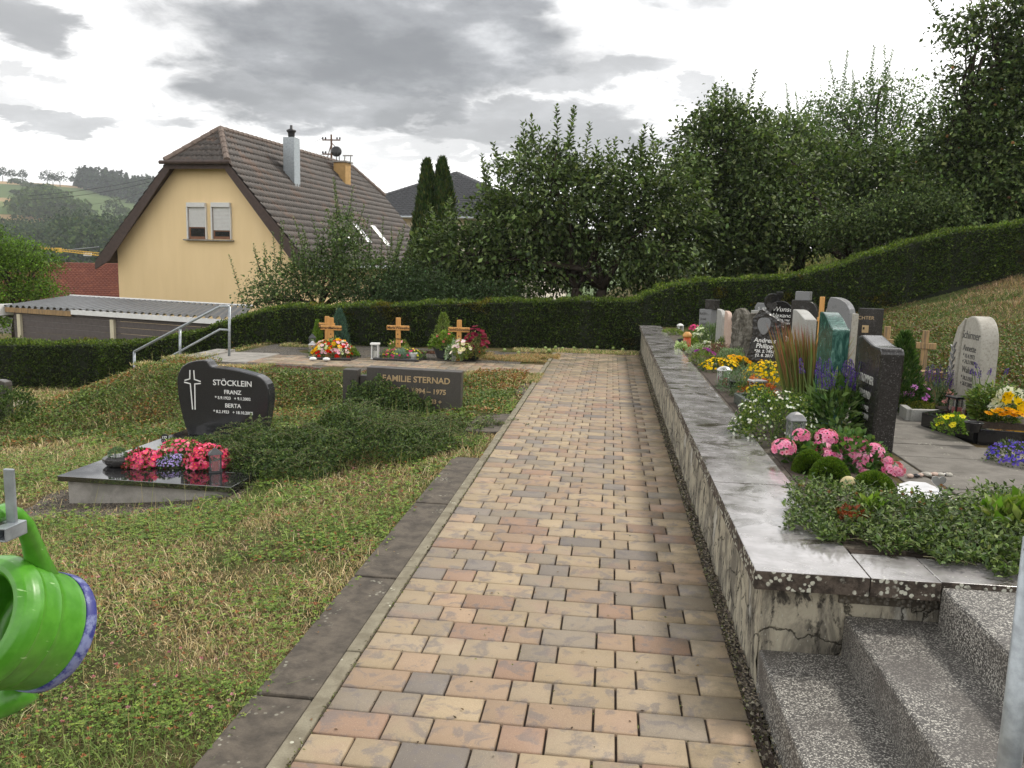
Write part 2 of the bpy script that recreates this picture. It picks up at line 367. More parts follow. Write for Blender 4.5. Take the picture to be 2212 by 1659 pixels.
def f_ground(t, co):
    a = t.noise(co, 1.1, 6, 0.6, 0.4); b = t.noise(co, 6, 6, 0.65); g = t.noise(co, 60, 5, 0.7)
    c = t.mix(t.mapr(a, 0.40, 0.60), (0.085, 0.10, 0.03), (0.20, 0.15, 0.075)); c = t.mix(t.mapr(b, 0.55, 0.7, 0, .8), c, (0.09, 0.06, 0.035))
    c = t.mix(t.mapr(g, 0.4, 0.7, 0, .6), c, (0.045, 0.04, 0.02)); bumpy(t, t.noise(co, 30, 7, 0.75), 1.0, 0.05); return c
M_GROUND = mat('ground', f_ground, 0.95, 0.1)
def f_hill(t, co):
    c = attr(t); n = t.noise(co, 0.06, 6, 0.6); return t.mix(t.mapr(n, 0.35, 0.7, 0, 0.3), c, t.mix(1.0, c, (0.75, 0.8, 0.7), 'MULTIPLY'))
M_HILL = mat('fields', f_hill, 1.0, 0.0)
def f_gravel(a, b, sc=70):
    def f(t, co):
        v = t.voro(co, sc, out='Color'); d = t.voro(co, sc); s = t.new('ShaderNodeSeparateColor'); t.l.new(v, s.inputs[0])
        c = t.mix(s.outputs[0], a, b); c = t.mix(t.mapr(d, 0.35, 0.6), c, (0.04, 0.035, 0.03)); c = t.mix(t.mapr(t.noise(co, 3, 6), 0.45, 0.65, 0, .5), c, (0.12, 0.10, 0.07))
        bumpy(t, t.mapr(d, 0.6, 0.0), 0.8, 0.012); return c
    return f
M_GRAVEL = mat('gravel', f_gravel((0.34, 0.29, 0.22), (0.16, 0.13, 0.10)), 0.9, 0.2)
M_GGRAV = mat('fine_grey_gravel', f_gravel((0.25, 0.235, 0.205), (0.13, 0.12, 0.105), 55), 0.9, 0.2)
M_SOIL = plain('soil', (0.05, 0.036, 0.026), 0.95, 0.35, 20, bump=0.9, bsc=60)
M_MULCH = plain('bark_mulch', (0.13, 0.065, 0.045), 0.9, 0.5, 60, bump=0.9, bsc=90)
M_GALV = plain('galvanised_steel', (0.33, 0.36, 0.38), 0.42, 0.25, 30, metal=0.55)
M_BLACKG = granite('black_granite', (0.022, 0.022, 0.024), (0.05, 0.05, 0.052), (0.10, 0.10, 0.10), 0.16, 260, 0.5)
M_BLACKP = granite('polished_black_granite', (0.010, 0.010, 0.011), (0.02, 0.02, 0.02), (0.04, 0.04, 0.04), 0.07, 300, 0.2)
M_DARKG = granite('dark_granite', (0.020, 0.018, 0.017), (0.055, 0.052, 0.05), (0.16, 0.155, 0.15), 0.22, 110, 0.6, .06)
M_BROWNG = granite('weathered_granite', (0.048, 0.042, 0.036), (0.09, 0.08, 0.068), (0.17, 0.15, 0.13), 0.5, 200, 0.6)
M_GREYG = granite('grey_granite', (0.20, 0.205, 0.21), (0.12, 0.12, 0.125), (0.36, 0.36, 0.36), 0.35, 160, 0.6)
M_LGREY = granite('light_stone', (0.36, 0.355, 0.33), (0.26, 0.26, 0.24), (0.48, 0.47, 0.44), 0.6, 90, 0.5, 0.2)
M_LIME = granite('limestone', (0.38, 0.36, 0.31), (0.28, 0.265, 0.225), (0.46, 0.44, 0.38), 0.75, 40, 0.4, 0.25)
M_PINKST = granite('pink_sandstone', (0.50, 0.37, 0.30), (0.42, 0.31, 0.25), (0.58, 0.45, 0.36), 0.7, 60, 0.3, 0.2)
def f_rock(t, co):
    mp = t.new('ShaderNodeMapping'); mp.inputs['Scale'].default_value = (1, 1, 0.35); t.l.new(co, mp.inputs[0]); p = mp.outputs[0]
    n = t.noise(p, 16, 8, 0.72, 0.8); bumpy(t, n, 1.0, 0.03)
    return t.ramp(n, [(0.3, (0.025, 0.023, 0.02)), (0.48, (0.11, 0.10, 0.08)), (0.62, (0.24, 0.225, 0.19)), (0.75, (0.4, 0.38, 0.33))])
M_ROCK = mat('rough_rock', f_rock, 0.85, 0.3)
def f_green(t, co):
    mp = t.new('ShaderNodeMapping'); mp.inputs['Rotation'].default_value = (0.3, 0.5, 0.2); mp.inputs['Scale'].default_value = (2, 2, 0.8); t.l.new(co, mp.inputs[0])
    n = t.noise(mp.outputs[0], 7, 9, 0.7, 2.0)
    return t.ramp(n, [(0.36, (0.008, 0.032, 0.026)), (0.50, (0.028, 0.085, 0.068)), (0.60, (0.08, 0.18, 0.145)), (0.72, (0.30, 0.44, 0.37))])
M_GREENM = mat('green_marble', f_green, 0.2, 0.5)
def f_wood(base, dark, sc=1.0):
    def f(t, co):
        mp = t.new('ShaderNodeMapping'); mp.inputs['Scale'].default_value = (18*sc, 18*sc, 1.2*sc); t.l.new(co, mp.inputs[0])
        n = t.noise(mp.outputs[0], 3, 6, 0.6, 0.4); bumpy(t, n, 0.2, 0.004); return t.mix(t.mapr(n, 0.35, 0.7), base, dark)
    return f
M_OAK = mat('oiled_oak', f_wood((0.62, 0.33, 0.10), (0.50, 0.24, 0.065)), 0.5, 0.4)
M_OLDWOOD = mat('weathered_wood', f_wood((0.38, 0.25, 0.12), (0.16, 0.12, 0.08)), 0.85, 0.2)
M_BARK = mat('bark', f_wood((0.055, 0.042, 0.032), (0.022, 0.018, 0.014), 0.3), 0.95, 0.1)
M_TWIG = plain('twig', (0.12, 0.11, 0.05), 0.8, 0.3)
M_STEM = plain('green_stem', (0.10, 0.15, 0.04), 0.7, 0.3, 20)
M_GREYPAINT = plain('grey_metal', (0.14, 0.145, 0.15), 0.4, 0.15, 20, metal=0.5)
M_SILVER = plain('silver_metal', (0.55, 0.55, 0.55), 0.28, 0.12, 20, metal=0.8)
M_WHITE = plain('white_paint', (0.72, 0.72, 0.70), 0.5, 0.06)
M_BLACKM = plain('black_plastic', (0.018, 0.018, 0.02), 0.4, 0.3)
M_ANTH = plain('anthracite_plastic', (0.045, 0.047, 0.05), 0.55, 0.2)
def f_glass(t, co):
    t.b.inputs['Transmission Weight'].default_value = 0.9; t.b.inputs['Roughness'].default_value = 0.08; return (0.8, 0.82, 0.82, 1)
M_GLASS = mat('lantern_glass', f_glass, 0.08)
M_CANDLE_R = plain('red_candle', (0.45, 0.02, 0.02), 0.4, 0.2); M_CANDLE_W = plain('white_candle', (0.75, 0.72, 0.65), 0.5, 0.08)
M_LETTER_W = plain('white_lettering', (0.78, 0.78, 0.76), 0.6, 0.05); M_LETTER_D = plain('dark_lettering', (0.06, 0.06, 0.055), 0.7, 0.1)
M_LETTER_B = plain('bronze_lettering', (0.46, 0.33, 0.18), 0.5, 0.15, metal=0.2); M_LETTER_G = plain('silver_lettering', (0.6, 0.6, 0.56), 0.4, 0.1, metal=0.3)
M_BURNT = plain('burnt_lettering', (0.06, 0.035, 0.02), 0.9, 0.1)
# ------------------------------------------------------------------ lettering
def text(s, size, mt, parent, x=0, z=0, y=0, align='CENTER', name='inscription', depth_=0.0015, rot=(PI/2, 0, 0), bold=0.0, shear=0.0, sx=1.0):
    cu = bpy.data.curves.new(name, 'FONT'); cu.body = s; cu.size = size; cu.align_x = align; cu.align_y = 'CENTER'; cu.extrude = depth_; cu.offset = bold; cu.shear = shear; cu.resolution_u = 3
    tmp = bpy.data.objects.new('tmp', cu); C.objects.link(tmp); dg = bpy.context.evaluated_depsgraph_get(); dg.update()
    me = bpy.data.meshes.new_from_object(tmp.evaluated_get(dg)); bpy.data.objects.remove(tmp); me.name = name
    me.materials.clear(); me.materials.append(mt)
    o = link(bpy.data.objects.new(name, me), parent); o.location = (float(x), float(y), float(z)); o.rotation_euler = rot; o.scale = (sx, 1, 1); return o
# ------------------------------------------------------------------ terrain
def sm(a, b, t): t = np.clip((t-a)/(b-a), 0, 1); return t*t*(3-2*t)
XW0, XW1, XC0, XC1 = 0.62, 0.80, 0.575, 0.985   # wall face, wall back, coping edges
def gz(x, y):
    x = np.asarray(x, dtype=float); y = np.asarray(y, dtype=float)
    plane = np.maximum(-0.05-0.115*np.maximum(-x-1.25, 0), -1.12)
    dist = np.sqrt(np.maximum(-6.4-x, 0)**2+np.maximum(11.0-y, 0)**2)
    bank = -0.03-0.40*np.maximum(dist-0.15, 0)
    left = np.maximum(plane, bank)-0.055*np.exp(-((x+3.5)/1.0)**2-((y-5.9)/.55)**2)
    left = left+(np.minimum(left, -1.7)-left)*sm(17, 24, y)*sm(0.5, -4, x)
    hill = 0.45+0.27*np.maximum(x-3.75, 0)-0.06*np.exp(-((x-3.75)/.5)**2)
    hill = np.minimum(hill, 8+0*hill)+0.05*np.maximum(y-16.5, 0)
    hill = np.where((y < 3.16) & (x < 3.4), 0.0, hill)
    right = np.where(y > 60, hill*0+3, hill)
    r = np.where(y < 17, (x > 0.70)*1.0, sm(-3.0, 3.0, x))
    near = left*(1-r)+right*r
    d = np.sqrt(x*x+y*y)
    prof = np.interp(d, [40, 90, 150, 300, 450, 600, 800, 950, 1100, 1600], [-3, -10, -14, -12, 0, 17, 46, 62, 66, 60])
    a = np.arctan2(x, y); prof = np.where(prof > 0, prof*(1-0.65*sm(-0.25, 0.15, a)), prof)
    k = sm(34, 70, d); return near*(1-k)+prof*k
xs = np.concatenate([-np.geomspace(1500, 34, 26), np.arange(-33, -13, 0.8), np.arange(-13, 0.5, 0.16), [0.55, 0.66, 0.72, 0.9], np.arange(1.1, 14, 0.3), np.arange(14, 33, 1.0), np.geomspace(34, 1500, 22)])
ys = np.concatenate([-np.geomspace(600, 4, 12), np.arange(-3, 2.8, 0.4), [3.0, 3.15, 3.17], np.arange(3.3, 18, 0.16), np.arange(18, 33, 0.8), np.geomspace(34, 2000, 30)])
X, Y = np.meshgrid(xs, ys); Z = gz(X, Y)
Z = Z + np.where(X < -1.6, 0.018*np.sin(X*3.1+Y*1.7)*np.cos(Y*2.3-X), 0)
Z = np.where(np.sqrt(X*X+Y*Y) > 135, Z-3.0, Z)
nx, ny = len(xs), len(ys); idx = np.arange(nx*ny).reshape(ny, nx)
F = np.stack([idx[:-1, :-1], idx[:-1, 1:], idx[1:, 1:], idx[1:, :-1]], -1).reshape(-1, 4)
tag(nmesh('ground', np.stack([X, Y, Z], -1).reshape(-1, 3), F, M_GROUND, smooth=False), kind='structure')
# hills: a polar sheet with the fields of the far slope
ta = np.linspace(R(-60), R(62), 240); tr = np.concatenate([np.linspace(120, 420, 14), np.linspace(430, 1100, 120), np.linspace(1130, 1600, 8)])
A, RR = np.meshgrid(ta, tr); HX, HY = RR*np.sin(A), RR*np.cos(A); HZ = gz(HX, HY)+6*np.sin(A*9+1)*sm(500, 1000, RR)+1.2*np.sin(HX*.02)*np.cos(HY*.017)
col = np.zeros(A.shape+(3,)); col[:] = (0.105, 0.145, 0.062)
aa = A-math.atan2(-0.746, 0.974); wv = 14*np.sin(A*40)+10*np.sin(A*17+2)
def field(r0, r1, a0, a1, c):
    global col
    m = (RR > r0+wv*.6) & (RR < r1+wv*.6) & (aa > a0) & (aa < a1); col[m] = c
TAN = (0.42, 0.29, 0.15)
field(905, 1600, -1, .16, (0.38, 0.27, 0.15)); field(735, 765, -1, .030+0*A, (0.33, 0.24, 0.14)); field(700, 735, -1, .05, (0.17, 0.20, 0.085)); field(560, 655, -1, 0.055-(RR-560)*0.0001, TAN)
field(535, 562, -1, 0.09, (0.34, 0.27, 0.14)); field(655, 672, -1, .02, (0.10, 0.15, 0.05)); field(790, 800, .05, 1, (0.13, 0.17, 0.075)); field(655, 700, .07, 1, (0.12, 0.165, 0.07)); field(500, 535, -1, .1, (0.10, 0.155, 0.05))
n_a, n_r = len(ta), len(tr); idx = np.arange(n_a*n_r).reshape(n_r, n_a)
F = np.stack([idx[:-1, :-1], idx[:-1, 1:], idx[1:, 1:], idx[1:, :-1]], -1).reshape(-1, 4)
tag(nmesh('hills', np.stack([HX, HY, HZ], -1).reshape(-1, 3), F, M_HILL, col=col.reshape(-1, 3), smooth=True), kind='structure')
# ------------------------------------------------------------------ paved path
def paving(name, x0, x1, y0, y1, along_x=False, z=0.0, first=0):
    """rows of 16 cm pavers of two lengths, each with a chamfered top"""
    L, S = 0.24, 0.16; A_ = [L, S, L, S, L, L, L]; B_ = [S, S, L, S, L, S, L, S]
    cols = [(0.38, 0.295, 0.19)]*6+[(0.35, 0.275, 0.185)]*5+[(0.355, 0.255, 0.17)]*5+[(0.31, 0.205, 0.14)]*3+[(0.27, 0.225, 0.17)]*4+[(.22, .19, .16)]*1
    V = []; F_ = []; K = []
    r = first; t = y0 if not along_x else x0; end = y1 if not along_x else x1
    while t < end-0.01:
        seq = A_ if r % 2 == 0 else B_; s = x0 if not along_x else y0; lim = x1 if not along_x else y1; i = 0
        while s < lim-0.02:
            l = min(seq[i % len(seq)], lim-s); i += 1
            a0, a1, b0, b1 = s+.0045, s+l-.0045, t+.0045, min(t+.1555, end)
            if along_x: a0, a1, b0, b1 = b0, b1, a0, a1
            h = random.uniform(-.002, .002); n = len(V); c = .004
            for (dx, zz) in ((0, -.025), (0, -.004), (c, 0)):
                V += [(a0+dx, b0+dx, z+zz+h), (a1-dx, b0+dx, z+zz+h), (a1-dx, b1-dx, z+zz+h), (a0+dx, b1-dx, z+zz+h)]
            for q in (0, 4):
                for e in range(4): F_.append((n+q+e, n+q+(e+1) % 4, n+q+4+(e+1) % 4, n+q+4+e))
            F_.append((n+8, n+9, n+10, n+11))
            cc = np.array(random.choice(cols))*random.uniform(.85, 1.12); K += [tuple(cc)]*12
            s += l
        t += .16; r += 1
    return nmesh(name, np.array(V), np.array(F_), M_PAVER, col=np.array(K))
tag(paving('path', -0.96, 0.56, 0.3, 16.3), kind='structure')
bed = MB(); bed.box((-0.2, 8.3, -0.025), (1.62, 16.2, 0.02)); tag(bed.build('path_bed', M_SOIL), kind='structure')
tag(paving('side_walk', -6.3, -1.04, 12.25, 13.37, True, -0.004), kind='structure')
bed = MB(); bed.box((-3.6, 12.85, -0.03), (5.6, 1.2, 0.02)); bed.box((-6.0, 12.85, -0.012), (0.85, 1.35, 0.02)); tag(bed.build('side_walk_bed', M_CONC), kind='structure')
st = MB(); st.box((-3.9, 14.4, -0.028), (4.9, 2.0, 0.02)); st.box((-4.3, 11.72, -0.03), (4.1, 1.02, 0.02)); tag(st.build('gravel_terrace', M_GGRAV), kind='structure')
k = MB(); y = 0.2
while y < 16.2:
    k.box((-0.996, y+.49, -0.045+random.uniform(-.002, .002)), (0.062, 0.975, 0.094)); y += .98
t = tag(k.build('kerb', M_KERB, bevel=.006), 'narrow lichen-covered concrete kerb along the left of the paved path', 'kerb')
t['kind'] = 'structure'
k = MB()
for (a, b) in ((0.0, 1.35), (1.37, 2.75), (2.77, 3.95), (3.97, 5.3), (5.32, 6.68)): k.box((-1.143, (a+b)/2, -0.062), (0.226, b-a, 0.12))
k.box((-1.20, 8.35, -0.075), (0.34, 1.0, 0.12)); k.box((-1.13, 11.0, -0.07), (0.2, 1.3, 0.1))
tag(k.build('concrete_edging', M_DCONC, bevel=.008), kind='structure')
# gravel in the gutter beside the wall
g = MB(); g.box((0.59, 9.6, -0.02), (0.07, 13.3, 0.024)); tag(g.build('gutter_gravel', M_GRAVEL), kind='structure')
P = np.stack([rng.uniform(.555, .635, 5200), rng.uniform(2.4, 16.2, 5200)**1.0, rng.uniform(-.012, .004, 5200)], 1); n = len(P)
v, f, c = leafgeo(P, rnd_dir(n), rnd_dir(n), rng.uniform(.010, .022, n), rng.uniform(.010, .018, n), pick([(.22, .19, .15), (.12, .10, .08), (.30, .26, .2), (.06, .05, .04)], n), 0.5)
tag(nmesh('grit', v, f, M_GRASS, col=c), kind='stuff')
# ------------------------------------------------------------------ retaining wall with coping, steps
t = thing('retaining_wall', 'low rough-plastered retaining wall with wet stone coping beside the paved path', 'wall', (0.62, 3.11, 0))
def rough_sheet(name, mtl, parent, o, ax, L_, H_, nu, nv, amp):
    """a wall face of real relief; o origin, ax unit direction, height H_"""
    u, v_ = np.meshgrid(np.linspace(0, 1, nu), np.linspace(0, 1, nv)); nrm = np.array([ax[1], -ax[0], 0.0])
    d = amp*(np.sin(u*L_*9+v_*5)*.4+np.sin(u*L_*23+v_*11+1)*.25+rng.normal(0, .25, u.shape))
    d[0] = 0; Pp = np.array(o)[None, None]+u[..., None]*L_*np.array([ax[0], ax[1], 0])+v_[..., None]*np.array([0, 0, H_])+d[..., None]*nrm
    ii = np.arange(nu*nv).reshape(nv, nu); F_ = np.stack([ii[:-1, :-1], ii[:-1, 1:], ii[1:, 1:], ii[1:, :-1]], -1).reshape(-1, 4)
    return nmesh(name, Pp.reshape(-1, 3), F_, mtl, parent, smooth=True)
b = MB(); b.box((0.10, 6.62, 0.19), (0.18, 13.2, 0.46)); b.box((0.42, 0.112, 0.19), (0.50, 0.2, 0.46)); b.build('wall_core', M_PLASTER, t)
rough_sheet('plaster_face', M_PLASTER, t, (0.0, 13.25, -0.06), (0, -1), 13.25, 0.5, 330, 16, 0.006)
rough_sheet('plaster_face', M_PLASTER, t, (0.0, 0.0, -0.06), (1, 0), 0.66, 0.5, 40, 16, 0.006)
# coping: stones of the long run, then the return over the steps; top z 0.5
yy = -0.08; ln = [0.98, 1.0, 0.97, 1.02, 0.99]; i = 0; first = True
while yy < 13.1:
    l = ln[i % 5] if i else 1.30; l = min(l, 13.2-yy)
    m = MB(); m.box(((XC0+XC1)/2-.62, yy+l/2, 0.4635+random.uniform(-.001, .001)), (XC1-XC0, l-.006, 0.073))
    o = m.build('coping_stone', M_COPING, t, bevel=.004); o.data.materials.append(M_COPEDGE)
    for p in o.data.polygons:
        if abs(p.normal.z) < .5: p.material_index = 1
    yy += l; i += 1
m = MB(); m.box((0.49, 0.055, 0.4635), (0.245, 0.27, 0.072)); m.box((1.83, 0.06, 0.457), (2.43, 0.25, 0.082)); m2 = o = m.build('coping_stone', M_COPING, t, bevel=.004); o.data.materials.append(M_COPEDGE)
for p in o.data.polygons:
    if abs(p.normal.z) < .5: p.material_index = 1
# mortar joint filler under the coping joints
stp = thing('stone_steps', 'speckled terrazzo steps climbing beside the retaining wall', 'steps', (0.62, 0, 0))
for j, (a, z) in enumerate(((0.0, 0.16), (0.305, 0.32), (0.615, 0.48))):
    x1 = (0.305, 0.615, 3.2)[j]; y1 = 3.112 if j < 2 else 3.045
    m = MB(); m.box(((a+x1+.0)/2+ (0.02 if j < 2 else 0), (y1-0.8)/2, z/2-.02), (x1-a+(.04 if j < 2 else 0), y1+0.8, z+.04)); m.build('tread', M_TERR, stp, bevel=.012)
# terrace paving on the right: dark edging strip, slab walk
s = MB(); y = 3.4
while y < 15.2: s.box((1.12, y+.245, 0.435), (0.26, 0.482, 0.05)); y += .49
tag(s.build('edging_strip', M_DCONC, bevel=.005), kind='structure')
s = MB(); y = 3.0; j = 0
while y < 15.6:
    s.box((2.17, y+.2, 0.437+random.uniform(-.003, .003)), (0.63, 0.392, 0.05)); y += .4; j += 1
s.box((2.66, 5.45, 0.43), (0.34, 0.75, 0.05)); s.box((2.66, 7.2, 0.43), (0.34, 0.5, 0.05))
s.box((1.755, 4.3, 0.432), (0.17, 1.95, 0.05)); tag(s.build('slab_walk', M_SLAB, bevel=.005), kind='structure')
s = MB(); s.box((1.9, 9.3, 0.40), (2.0, 12.4, 0.06)); s.box((3.3, 9.9, 0.40), (1.0, 11.2, 0.05)); tag(s.build('grave_field_gravel', M_GGRAV), kind='structure')
gxs, gys = np.linspace(-4.85, -2.7, 30), np.linspace(5.55, 6.5, 14); GX, GY = np.meshgrid(gxs, gys); ii = np.arange(30*14).reshape(14, 30); keepq = ((GX > -4.25) & (GY > 6.05)) == False
GZ = gz(GX, GY)+.012-.05*((np.abs(GX+3.78) > .98) | (GY < 5.62)); tag(nmesh('gravel_patch', np.stack([GX, GY, GZ], -1).reshape(-1, 3), np.stack([ii[:-1, :-1], ii[:-1, 1:], ii[1:, 1:], ii[1:, :-1]], -1).reshape(-1, 4), M_GRAVEL), kind='structure')
m = MB(); m.box((2.5, 3.42, 0.463), (3.0, .50, .05)); tag(m.build('planting_soil', M_SOIL), kind='structure')
# ------------------------------------------------------------------ hedges
NEEDLE = [(.055, .088, .02), (.075, .11, .024), (.036, .06, .016), (.10, .14, .032), (.035, .05, .016)]
def hedge(label, pts, thick=0.75, dens=2600, mt=M_LEAF):
    """pts: (x, y, base z, top z) of the front line"""
    p0 = np.array(pts[0]); t = thing('hedge', label, 'hedge', p0[:3]); core = MB(); parts = []
    for a, b in zip(pts[:-1], pts[1:]):
        a = np.array(a, dtype=float); b = np.array(b, dtype=float); d = b[:2]-a[:2]; l = np.linalg.norm(d); d = d/l; nb = np.array([-d[1], d[0]])
        def P3(s, back, h): q = a+(b-a)*s; xy = q[:2]+nb*back; return (xy[0]-p0[0], xy[1]-p0[1], q[2]+(q[3]-q[2])*h-p0[2])
        e = .04; vs = [P3(-.002, e, 0), P3(1.002, e, 0), P3(1.002, thick-e, 0), P3(-.002, thick-e, 0), P3(-.002, e, .95), P3(1.002, e, .95), P3(1.002, thick-e, .95), P3(-.002, thick-e, .95)]
        vs = [(x, y, z-(.3 if i < 4 else 0)) for i, (x, y, z) in enumerate(vs)]; core.add(vs, [(0, 3, 2, 1), (4, 5, 6, 7), (0, 1, 5, 4), (1, 2, 6, 5), (2, 3, 7, 6), (3, 0, 4, 7)])
        H = ((a[3]-a[2])+(b[3]-b[2]))/2
        for (area, kind) in ((l*H, 'f'), (l*thick, 't'), (l*H*.25, 'b')):
            n = int(area*dens*(0.8 if kind == 't' else 1)); s = rng.uniform(0, 1, n); q = a+(b-a)*s[:, None]
            lump = .03*np.sin(s*l*5+a[0])+.02*np.sin(s*l*13)
            if kind == 't': back = rng.uniform(0, thick, n); h = 1+0*s; off = rng.normal(0, .02, n)+lump*.7
            else: back = (0 if kind == 'f' else thick)+0*s; h = rng.uniform(-.08, 1.0, n); off = 0
            jit = rng.normal(0, .028, n)+lump*(kind == 'f')
            xy = q[:, :2]+nb*((back+(jit if kind != 't' else 0)))[:, None]
            z = q[:, 2]+(q[:, 3]-q[:, 2])*h+off
            V0 = np.stack([xy[:, 0]-p0[0], xy[:, 1]-p0[1], z-p0[2]], 1)
            out = np.zeros((n, 3)); 
            if kind == 't': out[:, 2] = 1
            else: out[:, :2] = -nb*(1 if kind == 'f' else -1); out[:, 2] = .35
            D = unit(out+rng.normal(0, .55, (n, 3))); N = unit(rnd_dir(n)+out*.7)
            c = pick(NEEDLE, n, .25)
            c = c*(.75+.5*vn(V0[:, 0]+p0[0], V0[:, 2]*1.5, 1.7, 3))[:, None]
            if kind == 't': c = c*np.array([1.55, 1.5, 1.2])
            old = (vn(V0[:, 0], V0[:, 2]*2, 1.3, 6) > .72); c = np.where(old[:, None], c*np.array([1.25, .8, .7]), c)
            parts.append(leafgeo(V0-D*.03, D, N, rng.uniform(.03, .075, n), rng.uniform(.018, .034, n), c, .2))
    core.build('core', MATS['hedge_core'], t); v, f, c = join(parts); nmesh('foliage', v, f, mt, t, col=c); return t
plain('hedge_core', (0.012, 0.016, 0.007), 1.0, 0.3)
hp = [(-15.5, 14.4, -1.15, -.24)]+[tuple(atz(u, 838, -1.1)[:2])+(-1.13, zt) for u, zt in ((0, -.22), (200, -.2))]+[(-9.3, 15.35, -1.0, -.12), (-8.2, 15.3, -.75, .10), (-7.2, 15.25, -.35, .42)]
hedge('clipped yew hedge in front of the slatted carport, lowest part behind the handrail', hp)
hedge('clipped yew hedge behind the wooden crosses at the end of the paved path', [(-7.2, 15.27, -.35, .45), (-6.3, 15.3, -.08, .68), (-4.51, 15.5, -.03, .76), (-2.84, 15.96, -.03, .85), (-1.05, 16.4, -.03, .93), (0.62, 16.5, -.03, .98)])
hedge('clipped yew hedge climbing the grassy slope behind the gravestones', [(0.60, 16.52, -.03, 1.02), (1.0, 16.56, .40, 1.2), (1.7, 16.75, .43, 1.38), (3.39, 16.9, .45, 1.49), (4.3, 17, .68, 1.72), (5.2, 17.05, .98, 2.04), (6.5, 17.2, 1.42, 2.44), (8.0, 17.5, 1.77, 2.66), (10.5, 17.9, 2.3, 3.2)])
# ------------------------------------------------------------------ handrail down to the lower path
t = thing('handrail', 'galvanised tube handrail sloping down beside the lower steps', 'handrail', (-6.12, 12.9, 0))
def HR(u, v, y=12.9): return tuple(aty(u, v, y)-np.array([-6.12, 12.9, 0]))
r_ = .021
a, b, c_ = HR(290, 760), HR(475, 662), HR(496, 662)
MB().tube([a, b, c_], r_, 12).build('top_rail', M_GALV, t, smooth=True)
MB().tube([HR(291, 813), HR(475, 711.5), HR(496, 713)], r_*.8, 12).build('lower_rail', M_GALV, t, smooth=True)
for (u0, v0, u1, v1) in ((496, 662, 495, 776), (389, 710, 389, 800), (290, 760, 291, 840)):
    MB().tube([HR(u0, v0), HR(u1, v1)], r_, 12).build('post', M_GALV, t, smooth=True)
sp_ = thing('steps', 'narrow concrete steps going down under the tube handrail', 'steps', (-6.45, 12.3, 0))
for j in range(6): MB().box((-.17-.33*j, .75, -.13-.15*j), (.34, 1.3, .3)).build('tread', M_CONC, sp_, bevel=.01)
m = MB(); m.box((-10.6, 13.2, -1.125), (4.2, 1.5, 0.04), 0.06); tag(m.build('lower_path', M_KERB), kind='structure')
# ------------------------------------------------------------------ yellow house
HR_ = -R(6.6); HO = (-15.16, 30.0, 0.0)
def f_yel(t, co):
    mp = t.new('ShaderNodeMapping'); mp.inputs['Scale'].default_value = (2.2, 2.2, .35); t.l.new(co, mp.inputs[0]); n = t.noise(mp.outputs[0], 1.2, 7, 0.65); bumpy(t, t.noise(co, 60, 4), 0.15, 0.01); return t.mix(t.mapr(n, 0.3, 0.7), (0.82, 0.63, 0.365), (0.78, 0.595, 0.335))
M_YEL = mat('yellow_render', f_yel, 0.9, 0.2)
def f_tile(b1, b2, b3):
    def f(t, co):
        n = t.noise(co, 1.3, 6, 0.65); n2 = t.noise(co, 9, 4, 0.6)
        c = t.mix(t.mapr(n2, 0.4, 0.65), b1, b2); return t.mix(t.mapr(n, 0.52, 0.66, 0, 0.75), c, b3)
    return f
M_TILE = mat('old_roof_tile', f_tile((0.092, 0.078, 0.068), (0.055, 0.047, 0.042), (0.13, 0.08, 0.055)), 0.6, 0.35)
M_DTILE = mat('dark_glazed_tile', f_tile((0.055, 0.057, 0.062), (0.045, 0.047, 0.05), (0.06, 0.06, 0.066)), 0.35, 0.5)
M_RTILE = mat('red_roof_tile', f_tile((0.20, 0.07, 0.045), (0.13, 0.05, 0.04), (0.26, 0.10, 0.06)), 0.8, 0.2)
M_BROWN = plain('brown_fascia', (0.055, 0.035, 0.028), 0.7, 0.25); M_MORTAR = plain('ridge_tile', (0.14, 0.105, 0.085), 0.8, 0.3, 10)
M_SHUT = plain('shutter_slats', (0.62, 0.62, 0.60), 0.5, 0.05); M_FRAME = plain('brown_window_frame', (0.20, 0.085, 0.04), 0.5, 0.2); M_DGLASS = plain('dark_window_glass', (0.012, 0.014, 0.016), 0.06, 0.2)
house = thing('house', 'yellow rendered house with steep brown tiled half-hipped roof', 'house', HO, HR_)
EZ, RZ_, HW, LEN = 1.40, 6.42, 4.43, 14.0
wx = 3.9
def roof_z(x): return RZ_-(RZ_-EZ)*abs(x)/HW
hipz, hipx = 5.08, HW*(RZ_-5.08)/(RZ_-EZ)
wz = lambda x: roof_z(x)-.16
m = MB(); out = [(-wx, -4.5), (wx, -4.5), (wx, wz(wx)), (hipx, wz(hipx)), (-hipx, wz(hipx)), (-wx, wz(wx))]
m.prism(out, 0, LEN-.3); wall = m.build('wall', M_YEL, house)
